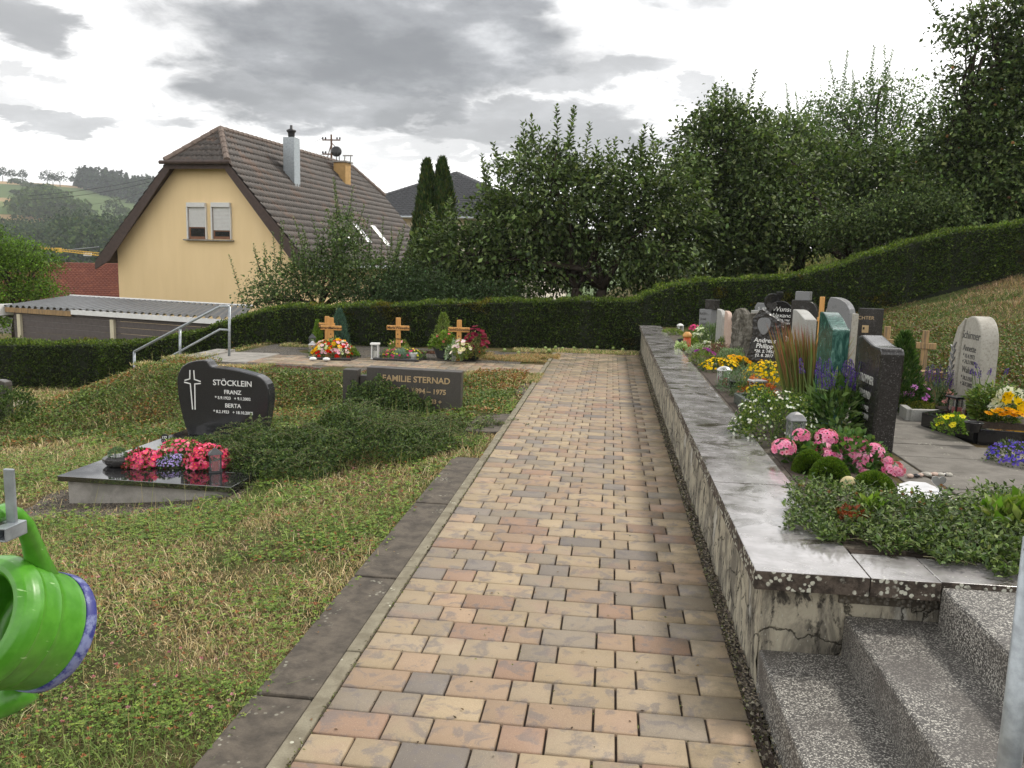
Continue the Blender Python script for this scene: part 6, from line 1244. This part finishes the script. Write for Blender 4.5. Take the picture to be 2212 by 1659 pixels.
# vase with white flowers in front of the black stone
p = atz(1700, 722, ZT); t = thing('flower_vase', 'black vase holding a bunch of white chrysanthemums before the polished black gravestone', 'vase', (p[0], p[1]-.1, ZT)); hv = aty(1700, 688, p[1])[2]-ZT
MB().lathe([(.07, 0), (.09, .02), (.07, .08), (.075, hv*.7), (.12, hv), (.001, hv)], (0, 0, 0), 16).build('vase', M_BLACKP, t, smooth=True); q = rnd_dir(46, 0, 1); v, f, c = petals(q*np.array([.17, .12, .13])+np.array([0, 0, hv+.06]), q, .05, pick([(.78, .78, .66), (.82, .82, .74)], 46, .05), 8); nmesh('blossoms', v, f, M_PETAL, t, col=c)
q = rnd_dir(160, -.8, .5); v, f, c = leafgeo(q*.1+np.array([0, 0, hv]), q, rnd_dir(160), .07, .03, pick(DGRN, 160)); nmesh('foliage', v, f, M_LEAF, t, col=c)
border('black granite border of the grave before the polished black gravestone', [(1662, 742), (1668, 775), (1705, 800)], ZT+.08, .12, .05, M_BLACKP)
o, _ = stone('small white stone book lying by the yellow green shrub', tuple(atz(1700, 738, ZT)), R(-20), [(-.09, 0), (.09, 0), (.09, .10), (0, .07), (-.09, .12)], .08, M_LIME, cat='ornament', name='stone_book')
# plants right side
ppx('osteospermum', 'dark green plant with magenta daisies left of the limestone gravestone', 1953, 2010, 826, 884, n=1100, L=.035, W=.5, cols=DGRN, fl=[(9, .032, [(.62, .22, .60), (.7, .3, .65)], 8, (.2, .1, .3), 'top')], z=ZT+.05)
t = ppx('lavender', 'dark purple lavender behind the magenta daisies', 2005, 2050, 826, 872, n=300, L=.04, W=.2, cols=GGRN, z=ZT+.08); spikes(t, 22, .28, .2, .12, .32, .13, [(.11, .05, .25), (.15, .08, .32)], .011, 70)
p = atz(2030, 872, ZT+.05); t = thing('tree_stump', 'small wooden stump used as plant stand behind the lavender', 'stump', (p[0], p[1]+.25, ZT)); MB().lathe([(.10, 0), (.085, .1), (.09, .26), (.10, .30), (.001, .30)], (0, 0, 0), 14).build('trunk', M_OLDWOOD, t)
ppx('snapdragon', 'pale pink snapdragons left of the black lantern', 2034, 2062, 842, 880, n=500, L=.03, W=.35, cols=DGRN, fl=[(30, .022, [(.80, .36, .36), (.82, .46, .42)], 5, None, 'top')], z=ZT+.05)
ppx('stonecrop', 'yellow green stonecrop mat inside the light concrete border', 1958, 2018, 863, 884, n=1400, L=.014, W=.6, cols=[(.25, .26, .06), (.33, .30, .07), (.18, .22, .05)], z=ZT+.06)
lantern('tall black grave lantern with red candle at the black granite frame', 2072, 853, 905, 32, M_BLACKP, 'flat', candle=M_CANDLE_R, z=ZT+.05)
ppx('petunia', 'bright yellow petunias in the corner of the black granite frame', 2032, 2098, 897, 938, n=800, L=.022, W=.5, cols=LGRN, fl=[(26, .022, [(.80, .70, .05), (.85, .74, .08)], 5, (.6, .5, .02), 'top')], z=ZT+.05)
t = ppx('salvia', 'light green salvia with a few violet spikes beside the limestone gravestone', 2098, 2158, 826, 915, n=1100, L=.05, W=.3, cols=GRN+[(.16, .25, .08)], z=ZT+.05, shape='upright'); spikes(t, 6, .22, .2, .3, .44, .07, PUR, .009, 60)
p = atz(2182, 925, ZT+.05); t = plant('flower_arrangement', 'bouquet of yellow lilies and white and orange flowers in the black frame', (p[0], p[1]+.18, ZT+.05), .46, .34, .34, n=1500, L=.04, W=.3, cols=DGRN+GRN, shape='upright', cat='bouquet')
hs = np.array([aty(u, v, p[1]+.1)-np.array(t.location) for u, v in ((2150, 866), (2160, 852), (2178, 845), (2200, 850), (2145, 880), (2165, 880), (2207, 862), (2190, 858))]); n = len(hs); v, f, c = petals(hs, np.tile([0, -1, .4], (n, 1))+rng.normal(0, .2, (n, 3)), .045, pick([(.85, .83, .62), (.82, .80, .7)], n, .05), 6, None, .4); nmesh('white_blossoms', v, f, M_PETAL, t, col=c)
hs = np.array([aty(u, v, p[1]+.05)-np.array(t.location) for u, v in ((2176, 853), (2172, 862), (2205, 875), (2212, 885), (2195, 868))]); n = len(hs); v, f, c = petals(hs, np.tile([0, -1, .2], (n, 1))+rng.normal(0, .2, (n, 3)), .05, pick([(.85, .62, .04), (.85, .55, .02)], n, .05), 6, None, .5); nmesh('lily_blossoms', v, f, M_PETAL, t, col=c)
hs = np.array([aty(u, v, p[1])-np.array(t.location) for u, v in ((2135, 893), (2148, 889), (2160, 886), (2175, 893), (2186, 888), (2198, 892), (2208, 896), (2166, 896), (2190, 898), (2178, 884))]); n = len(hs); v, f, c = petals(hs, np.tile([0, -.5, 1], (n, 1))+rng.normal(0, .2, (n, 3)), .036, pick([(.85, .42, .02), (.85, .5, .02)], n, .05), 11, (.5, .15, .01), .15); nmesh('orange_blossoms', v, f, M_PETAL, t, col=c)
pot('shallow black bowl standing on the black granite frame', 2110, 915, 936, 38, M_BLACKP, z=ZT+.11)
t = ppx('lobelia', 'blue lobelia spilling at the right edge beside the slab walk', 2155, 2260, 955, 1008, n=900, L=.02, W=.4, cols=[(.06, .08, .03), (.09, .13, .04)], fl=[(320, .009, [(.12, .09, .55), (.20, .14, .62)], 5, None, 'all')])
cyb = aty(1944, 795, 7.4)
def conifer(label, u, vt, vb, wpx, y, cols, kind='dwarf_conifer', up=1.3, n=2600, lob=5):
    p = aty(u, vb, y); z = float(gz(p[0], y)); h = aty(u, vt, y)[2]-z; w = wpx*y/FPX; t = thing(kind, label, 'shrub', (p[0], y, z)); s = rng.random(n); a = rng.uniform(0, 2*PI, n); r = w/2*np.minimum(1, 1.5*(1-s)**.7)*(1+.25*np.sin(a*lob+s*8))*rng.uniform(.5, 1, n)**.5
    P = np.stack([r*np.cos(a), r*np.sin(a), s*h], 1); D = np.stack([np.cos(a), np.sin(a), up+0*a], 1)+rng.normal(0, .3, (n, 3)); v, f, c = leafgeo(P, D, rnd_dir(n), rng.uniform(.03, .07, n), .014, pick(cols, n), .2); nmesh('foliage', v, f, M_LEAF, t, col=c); MB().tube([(0, 0, -.05), (0, 0, h*.7)], .02, 6).build('stem', M_BARK, t)
conifer('dark green conifer between the black wavy gravestone and the weathered cross', 1948, 722, 812, 62, 7.2, DGRN, n=3200)
conifer('blue green juniper behind the flowered grave with two crosses', 733, 670, 760, 40, 14.8, [(.07, .13, .10), (.10, .17, .13), (.05, .09, .07)], 'juniper', 2.5, 2600, 3); conifer('small light green conifer left of the oak crosses', 686, 694, 762, 20, 14.6, LGRN, 'thuja', 2, 1200)
conifer('round dark green shrub before the hedge left of the rightmost oak cross', 957, 678, 740, 34, 14.9, GRN, 'boxwood', .6, 1800)
# --- graves by the oak crosses
ppx('flower_bed', 'heap of orange, yellow, red and pink flowers before the doubled oak crosses', 668, 752, 735, 774, z=0, n=900, L=.045, W=.5, cols=GRN+DGRN, cat='flowers', fl=[(60, .035, [(.82, .45, .55), (.85, .62, .66)], 5, None, 'top'), (26, .05, [(.85, .48, .02)], 7, (.5, .2, .0), 'top'), (50, .035, [(.62, .03, .02)], 5, None, 'all'), (60, .03, [(.72, .76, .40), (.8, .8, .6)], 5, None, 'all')])
ppx('low_shrub', 'light green tuft at the right of the colourful flower heap', 748, 772, 755, 773, z=0, n=420, L=.04, W=.4, cols=LGRN)
ppx('flower_bed', 'low mixed planting with pink and yellow blossoms before the middle oak cross', 822, 905, 752, 775, z=0, n=1500, L=.035, W=.45, cols=LGRN+GGRN, cat='flowers', fl=[(45, .022, [(.68, .07, .22)], 5, None, 'top'), (30, .02, [(.8, .7, .1)], 5, None, 'top')])
ppx('lily', 'pink lilies at the foot of the middle oak cross', 836, 880, 738, 765, z=0, n=300, L=.08, W=.22, cols=GRN, up=.8, fl=[(9, .07, [(.82, .36, .40), (.85, .5, .5)], 6, (.7, .5, .1), 'top')])
ppx('fescue', 'blue grey tuft of grass in front of the pink lilies', 852, 874, 757, 776, z=0, n=700, L=.06, W=.08, cols=[(.30, .40, .38), (.22, .30, .28)], up=.4)
t, top, r = pot('large black plastic tub with green plant before the round shrub', 956, 752, 776, 56, M_ANTH, z=0, ry=.7); plant('geranium', 'green geranium with few pink blossoms growing in the black tub', (top[0], top[1], top[2]-.02), r*2.1, .26, n=900, L=.05, W=.8, cols=GRN+LGRN, fl=[(10, .035, [(.75, .15, .2)], 5, None, 'top')])
t, top, r = pot('round black pot with red flowers at the rightmost oak cross', 1014, 762, 778, 50, M_BLACKM, z=0); plant('diplandenia', 'red-flowered plant hanging over the round black pot', (top[0], top[1], top[2]-.05), r*2.2, .22, n=1100, L=.045, W=.35, cols=DGRN+[(.16, .22, .09)], fl=[(16, .04, [(.62, .03, .05)], 5, None, 'all')])
p = aty(1028, 738, 13.5); plant('dahlia', 'dark wine red blossoms right of the rightmost oak cross', (p[0], 13.5, 0.05), .42, .50, n=380, L=.05, W=.4, cols=[(.3, .25, .1), (.15, .15, .05)], shape='upright', fl=[(60, .045, [(.14, .01, .03), (.20, .02, .04)], 7, None, 'top')])
p = aty(998, 742, 13.2); plant('bouquet', 'pale pink and yellow blossoms at the foot of the rightmost oak cross', (p[0], 13.2, 0.05), .34, .32, n=260, L=.05, W=.4, cols=GRN, cat='flowers', shape='upright', fl=[(30, .045, [(.85, .6, .66), (.85, .78, .5), (.8, .75, .7)], 6, None, 'top')])
p = atz(980, 778, 0); plant('ivy', 'trailing variegated ivy between the two black pots', (p[0], p[1], 0), .26, .30, n=500, L=.035, W=.8, cols=[(.35, .45, .30), (.2, .3, .14), (.5, .56, .42)])
lantern('tall grey lantern with red candle behind the silver one, left of the oak crosses', 672, 722, 758, 15, M_ANTH, 'cone', z=0, candle=M_CANDLE_R); lantern('silver grey lantern with white candle at the left of the flower heap', 673, 737, 772, 14, M_SILVER, 'cone', z=0, candle=M_CANDLE_W, rz=0)
lantern('open white metal lantern with white candle left of the middle oak cross', 808, 738, 776, 17, M_WHITE, 'flat', z=0, candle=M_CANDLE_W, rz=.1); lantern('slim glass candle lantern between the two black pots', 979, 758, 780, 8, M_SILVER, 'flat', z=0, candle=M_CANDLE_W)
for lab, u0, u1, v in (('dark slate bed frame under the colourful flower heap', 664, 762, 775), ('dark slate bed frame under the low mixed planting', 800, 908, 777)):
    a, b = atz(u0, v, .02), atz(u1, v, .02); m = MB(); m.box(tuple((a+b)/2+np.array([0, .3, -.01])), (b[0]-a[0], .6, .05)); tag(m.build('bed_frame', M_BLACKG, bevel=.01), lab, 'grave border')
for lab, u, v in (('white egg-shaped stone in front of the red blossoms', 676, 775), ('flat white stone before the dark slate frame, right of the egg-shaped one', 705, 776)):
    q = atz(u, v, .03); o = MB().ball((0, 0, 0), .06, .5, 12, 8).build('stone', M_WHITE, smooth=True); o.location = [float(x) for x in q]; tag(o, lab, 'stone')
t, top, r = pot('small white plastic planter in the low mixed planting', 890, 763, 774, 19, M_WHITE, z=.02, name='planter')
# ------------------------------------------------------------------ left grave planting
def on_grave(u, v): return tuple(atz(u, v, SZ+.01))
kw = dict(z=SZ+.0)
CORAL = [(.85, .13, .27), (.87, .22, .36), (.80, .09, .20)]
ppx('begonia', 'left clump of coral pink begonias on the black granite slab', 257, 335, 972, 1012, n=900, L=.03, W=.8, cols=DGRN+[(.2, .06, .04)], fl=[(330, .020, CORAL, 4, (.8, .5, .1), 'all')], **kw)
ppx('begonia', 'right clump of coral pink begonias beside the small lantern', 388, 478, 962, 1015, n=900, L=.03, W=.8, cols=DGRN+[(.2, .06, .04)], fl=[(400, .020, CORAL, 4, (.8, .5, .1), 'all')], **kw)
ppx('begonia', 'middle rear clump of pink begonias with paler blossoms', 335, 420, 950, 988, n=500, L=.03, W=.8, cols=GRN, fl=[(110, .019, CORAL+[(.82, .45, .42)], 4, None, 'top')], **kw)
ppx('ageratum', 'lavender blue flowers between the two clumps of coral begonias', 325, 392, 982, 1012, n=700, L=.022, W=.8, cols=DGRN, fl=[(300, .009, [(.42, .34, .70), (.5, .42, .75)], 5, None, 'top')], **kw)
p = on_grave(450, 960); plant('cotoneaster', 'low dark green creeping cover at the foot of the black gravestone', (-3.55, 7.35, SZ), 1.15, .10, .55, n=3600, L=.022, W=.6, cols=[(.05, .09, .03), (.08, .13, .045), (.035, .06, .02)], shape='mat')
lantern('small antique bronze lantern on the black granite slab', 459, 971, 1022, 28, M_ANTH, 'cone', z=SZ+.005, candle=M_CANDLE_R, rz=.5)
p = atz(243, 1010, SZ+.01); t = thing('stone_bowl', 'dark flat stone bowl with tiny evergreen on the black granite slab', 'ornament', (p[0], p[1]+.08, SZ+.008)); o = MB().lathe([(.10, 0), (.13, .03), (.135, .06), (.10, .085), (.001, .08)], (0, 0, 0), 9).build('bowl', M_DARKG, t, bevel=.008); o.scale = (1, .7, 1)
q = rnd_dir(220, 0, 1); v, f, c = leafgeo(q*np.array([.06, .05, .06])+np.array([0, 0, .08]), q, rnd_dir(220), .03, .012, pick(GGRN, 220)); nmesh('foliage', v, f, M_LEAF, t, col=c)
def mound(kind, label, cx, cy, w, d, h, n, cols, L, z=None, cat='shrub', sprays=200, rz=0, lf=.03):
    """spreading shrub of arching sprays over the ground; outline and height are uneven"""
    base = np.array([cx, cy, float(gz(cx, cy)) if z is None else z]); t = thing(kind, label, cat, base, 0); parts = []; a = rng.uniform(0, 2*PI, n); r = rng.random(n)**.5*(1+.10*np.sin(a*3+1)+.07*np.sin(a*7)); x, y = r*w/2*np.cos(a), r*d/2*np.sin(a)
    top = h*np.clip(1-r**2.6, 0, 1)**.55*(.78+.25*np.sin(x*5.3+y*3)+.15*np.sin(x*13)*np.sin(y*11)); s = rng.random(n)**.35
    P = np.stack([x, y, np.maximum(top*s, 0)+gz(x+cx, y+cy)-base[2]], 1); q = unit(np.stack([x/(w/2)**1, y/(d/2)**1, .8+0*x], 1)); l = rng.uniform(.6, 1.3, n)*lf
    parts.append(leafgeo(P, unit(q*.5+rnd_dir(n)), unit(rnd_dir(n)*.6+q), l, l*.6, pick(cols, n, .22), .2)); tw = MB()
    for i in range(sprays):
        j = rng.integers(0, n); p0 = P[j]*1.0; p0[2] = top[j]+gz(p0[0]+cx, p0[1]+cy)-base[2]; dr = unit((np.array([P[j][0], P[j][1], 0])*rng.uniform(-.2, 1.2)+rnd_dir(1, -.1, .5)[0]*.8)[None])[0]; ll = L*rng.uniform(.5, 1.2); m = 16; sc = np.linspace(0, 1, m); Q = p0+dr*ll*sc[:, None]+np.array([0, 0, 1])*(ll*(.5*sc-.6*sc**2))[:, None]; tw.tube([tuple(Q[0]), tuple(Q[8]), tuple(Q[15])], .0025, 4)
        Q = np.repeat(Q, 2, 0); parts.append(leafgeo(Q, rnd_dir(2*m)+dr*.4, unit(rnd_dir(2*m)*.5+np.array([0, 0, 1])), lf*.8, lf*.45, pick(cols, 2*m, .2)*1.15, .15))
    tw.build('twigs', M_TWIG, t); v, f, c = join(parts); nmesh('foliage', v, f, M_LEAF, t, col=c); core = MB(); return t
COT = [(.05, .085, .025), (.08, .12, .036), (.12, .165, .05), (.035, .055, .02)]
mound('cotoneaster_shrub', 'broad dark cotoneaster mound overgrowing the grave between path and black slab', -2.50, 7.15, 2.35, 1.7, .42, 42000, COT, .22, lf=.024, sprays=420)
mound('cotoneaster_shrub', 'spreading cotoneaster shrub in front of the weathered wide gravestone, brushing the path', -2.12, 8.2, 2.1, 1.15, .09, 18000, COT+[(.12, .13, .05)], .25, lf=.026, sprays=300)
p = aty(868, 870, 9.15); t = thing('ivy', 'ivy climbing over the front of the weathered wide gravestone', 'ivy', (p[0], 9.12, -.3)); n = 7000
x = rng.uniform(-.62, .40, n); env = np.interp(x, [-.66, -.55, -.35, -.1, .1, .25, .34, .45], [.42, .50, .58, .56, .42, .42, .36, .06])+.04*np.sin(x*19)+.03*np.sin(x*43); z = rng.random(n)*env; P = np.stack([x, -.02-.10*np.sin(np.clip(z/env, 0, 1)*PI)*rng.random(n)-.05*(1-z/env), z], 1)
v, f, c = leafgeo(P, rnd_dir(n, -.6, .6)+np.array([0, -.4, 0]), unit(rnd_dir(n)*.5+np.array([0, -1, .4])), rng.uniform(.018, .034, n), .02, pick(COT, n), .2); nmesh('foliage', v, f, M_LEAF, t, col=c)
m = MB()
for i in range(12): xx = random.uniform(-.55, .3); m.tube([(xx, -.02, 0), (xx+random.uniform(-.05, .05), -.015, .25), (xx+random.uniform(-.1, .1), -.01, .5)], .004, 5)
m.build('stem', M_TWIG, t)
p = aty(10, 900, 9.9); plant('cotoneaster_shrub', 'dark shrub growing round the gravestone at the left edge', (p[0]+.0, 10.0, float(gz(p[0], 10))), .75, .5, .6, n=2600, L=.035, W=.6, cols=COT, cat='shrub')
# bark mulch beds, fallen apples and leaves
for (x, y, w, d) in ((-4.9, 11.72, 1.4, .45), (-3.1, 11.7, .9, .4), (-3.0, 14.6, 1.0, .25), (-2.4, 14.6, .7, .3)):
    m = MB(); n = 14; m.slab([(x+w/2*math.cos(2*PI*i/n)*random.uniform(.8, 1.1), y+d/2*math.sin(2*PI*i/n)*random.uniform(.8, 1.1)) for i in range(n)], -.02, -.008); tag(m.build('bark_bed', M_MULCH), kind='structure')
    q = 1500; a = rng.uniform(0, 2*PI, q); r = np.sqrt(rng.random(q)); P = np.stack([x+r*w/2*np.cos(a), y+r*d/2*np.sin(a), -.008+rng.random(q)*.02], 1); v, f, c = leafgeo(P, rnd_dir(q, -.3, .3), unit(rnd_dir(q)+np.array([0, 0, 1])), rng.uniform(.02, .05, q), .018, pick([(.16, .07, .05), (.10, .05, .04), (.22, .12, .08)], q), .1); tag(nmesh('bark_chips', v, f, M_GRASS, col=c), kind='stuff')
for (cx, cy, w, d, n, cols, nm) in ((-1.55, 14.3, 1.4, 1.1, 9000, [(.42, .22, .10), (.46, .34, .16), (.18, .2, .06)], 'dry_weeds'), (-.6, 15.6, 2.4, .5, 5000, LGRN+DRY, 'path_end_weeds'), (-1.5, 11.7, 1.1, .9, 9000, DRY+GRN+[(.42, .20, .10)], 'edge_grass'), (-5.4, 11.75, .8, .5, 3500, LGRN+DRY, 'terrace_grass'), (-5.9, 11.45, 1.3, .5, 6000, DRY+[(.4, .22, .12)], 'terrace_edge_grass'), (-5.5, 15.0, 1.2, .5, 4000, DRY+GRN, 'hedge_foot_grass'), (-6.7, 12.2, .6, 1.6, 4000, DRY+GRN, 'stair_top_grass')):
    x = rng.uniform(-w/2, w/2, n)+cx; y = rng.uniform(-d/2, d/2, n)+cy; k = pn(x, y, 5, 2) > .3
    if nm == 'path_end_weeds': x = x+0; k = (y > 15.35) & (x < .55)
    x, y = x[k], y[k]; n = len(x); z = np.where((x > -.96) & (y > 11), 0, -.015); v, f, c = blades(np.stack([x, y, z], 1), np.stack([rng.normal(0, .6, n), rng.normal(0, .6, n), np.ones(n)], 1), rng.uniform(.03, .09, n), .009, pick(cols, n), .4); tag(nmesh(nm, v, f, M_GRASS, col=c), kind='stuff')
for i, (u, v) in enumerate(((1178, 752), (1186, 757), (1200, 750), (1215, 753), (1240, 752), (1263, 757), (1290, 750), (1325, 752), (1345, 755), (1150, 755), (1120, 762), (1090, 756))):
    q = atz(u, v, .03); o = MB().ball((0, 0, 0), .034, .95, 10, 7).build('fallen_apple', M_FRUIT, smooth=True); o.location = [float(a) for a in q]; tag(o, 'fallen pale green apple lying by the hedge at the end of the path', 'apple', 'fallen apples at the end of the path')
# ------------------------------------------------------------------ watering can on its hook, handrail post at the right
A = aty(108, 1365, 1.38); vd = unit(ray(100, 1365)[None])[0]; lf_ = -Rv*.985+Uv*.17; lf_ = lf_-vd*np.dot(lf_, vd); axis = unit((-vd*.67+lf_/np.linalg.norm(lf_)*.74)[None])[0]; zax = Vector(axis); xa = Vector(np.cross(Uv, axis)).normalized(); ya = zax.cross(xa)
MX = Matrix((xa, ya, zax)).transposed()
def f_can(t, co):
    s = t.new('ShaderNodeSeparateXYZ'); t.l.new(co, s.inputs[0]); n = t.noise(co, 30, 5, 0.6); c = t.mix(t.mapr(n, .35, .7), (.06, .24, .014), (.09, .31, .026)); sc = t.new('ShaderNodeMapping'); sc.inputs['Scale'].default_value = (12, 60, 12); t.l.new(co, sc.inputs[0])
    c = t.mix(t.mapr(t.noise(sc.outputs[0], 2.2, 3, .5), .68, .74, 0, .7), c, (.45, .68, .32)); bumpy(t, t.noise(co, 90, 3), .08, .003); return c
M_CAN = mat('green_plastic', f_can, .33, .5)
def f_lab(t, co):
    n = t.noise(co, 28, 6, .7); c = t.mix(t.mapr(n, .45, .6, 0, .75), (.035, .04, .20), (.26, .30, .48)); bumpy(t, n, .3, .002); return c
M_LABEL = mat('worn_blue_label', f_lab, .45, .4)
can = thing('watering_can', 'bright green plastic watering can hanging on a galvanised hook at the left edge', 'watering can', A); can.rotation_mode = 'QUATERNION'; can.rotation_quaternion = MX.to_quaternion()
rb = .108
def dense(p, k=5):
    o = []
    for (r0, z0), (r1, z1) in zip(p[:-1], p[1:]): o += [(r0+(r1-r0)*i/k, z0+(z1-z0)*i/k) for i in range(k)]
    return o+[p[-1]]
can_b = MB().lathe(dense([(.001, -.002), (rb*.94, -.002), (rb, .004), (rb*1.0, .022), (rb*.985, .026), (rb*1.03, .085), (rb*1.045, .087), (rb*1.04, .093), (rb*1.07, .128), (rb*1.085, .130), (rb*1.08, .138), (rb*1.05, .148), (rb*.98, .160), (rb*.88, .166), (rb*.80, .166), (rb*.75, .160), (rb*.73, .14), (rb*.80, .08), (rb*.9, .03), (.001, .02)]), (0, 0, 0), 96).build('body', M_CAN, can, smooth=True)
MB().lathe([(rb*1.006, .0), (rb*1.02, .003), (rb*1.012, .024), (rb*.99, .025), (rb*.99, .001)], (0, 0, 0), 64).build('label', M_LABEL, can, smooth=True)
Minv = MX.inverted()
def cl(u, v, y): return tuple(Minv @ Vector(aty(u, v, y)-A))
MB().tube([cl(100, 1262, 1.36), cl(82, 1215, 1.34), cl(68, 1170, 1.31), cl(54, 1135, 1.28), cl(34, 1113, 1.26), cl(10, 1105, 1.24), cl(-15, 1115, 1.21), cl(-40, 1150, 1.18)], [.026, .021, .0165, .015, .0145, .0145, .0145, .0145], 16).build('handle', M_CAN, can, smooth=True)
MB().tube([cl(60, 1480, 1.36), cl(20, 1510, 1.34), cl(-30, 1535, 1.32), cl(-90, 1600, 1.28), cl(-200, 1700, 1.2)], [.032, .030, .027, .020, .016], 16).build('spout', M_CAN, can, smooth=True)
H0 = aty(24, 1150, 1.22); t = thing('can_hook', 'galvanised steel hook bar holding the green watering can', 'hook', H0)
def hk(u, v, y): return tuple(aty(u, v, y)-H0)
a, b = hk(26, 1013, 1.22), hk(21, 1150, 1.22)
MB().box(tuple((np.array(a)+np.array(b))/2), (.0178, .006, a[2]-b[2])).build('bar', M_GALV, t, bevel=.0015)
m = MB(); c = np.array(hk(18, 1146, 1.21)); 
for (dx, dz, sx, sz) in ((0, .010, .022, .003), (0, -.010, .022, .003), (-.0095, 0, .003, .022), (.0095, 0, .003, .022)): m.box((c[0]+dx+.004, c[1], c[2]+dz), (sx, .05, sz))
m.box((c[0]-.06, c[1]+.02, c[2]), (.12, .02, .02)); m.build('hook_tube', M_GALV, t, bevel=.001)
P0_ = (aty(2174, 1500, 1.62)); t = thing('rail_post', 'galvanised round handrail post at the right edge by the steps', 'post', (P0_[0]+.020, P0_[1], 0.16)); MB().tube([(0, 0, 0), (0, 0, .95)], .0215, 24).build('post', M_GALV, t, smooth=True); MB().tube([(0, 0, .93), (0.01, -.4, .80), (0.02, -.9, .64)], .0215, 16).build('rail', M_GALV, t, smooth=True)

# ------------------------------------------------------------------ haze
hz = MB(); hz.box((0, 600, 55), (3300, 3000, 210))
m = bpy.data.materials.new('haze'); m.use_nodes = True; nt_ = m.node_tree; nt_.nodes.clear(); o_ = nt_.nodes.new('ShaderNodeOutputMaterial'); vp = nt_.nodes.new('ShaderNodeVolumePrincipled')
vp.inputs['Density'].default_value = 0.0003; vp.inputs['Color'].default_value = (.86, .90, .95, 1); vp.inputs['Anisotropy'].default_value = 0.2; nt_.links.new(vp.outputs[0], o_.inputs['Volume'])
tag(hz.build('haze', m), kind='stuff')

# moss and seedlings in the joints of the path, crumbs and small leaves lying about
n = 2600; y = rng.uniform(2.2, 16.0, n)**1.0; edge = rng.random(n); x = np.where(edge < .45, -.962+rng.normal(0, .006, n), np.where(edge < .8, .565+rng.normal(0, .012, n), -.96+.16*rng.integers(0, 9, n)+rng.normal(0, .003, n)))
v, f, c = leafgeo(np.stack([x, y, 0*x-.002], 1), rnd_dir(n, -.1, .7), rnd_dir(n), rng.uniform(.006, .018, n), .007, pick([(.12, .13, .04), (.08, .07, .03), (.16, .20, .05), (.05, .04, .025)], n), .2); tag(nmesh('joint_moss', v, f, M_GRASS, col=c), kind='stuff')
n = 160; v, f, c = leafgeo(np.stack([rng.uniform(-1.3, .6, n), rng.uniform(2.2, 15.5, n), .004+0*rng.random(n)], 1), rnd_dir(n, -.02, .1), unit(np.array([0, 0, 1.0])+rng.normal(0, .2, (n, 3))), rng.uniform(.008, .022, n), .009, pick([(.10, .06, .03), (.05, .03, .02), (.2, .12, .05)], n), .1); tag(nmesh('leaf_litter', v, f, M_GRASS, col=c), kind='stuff')
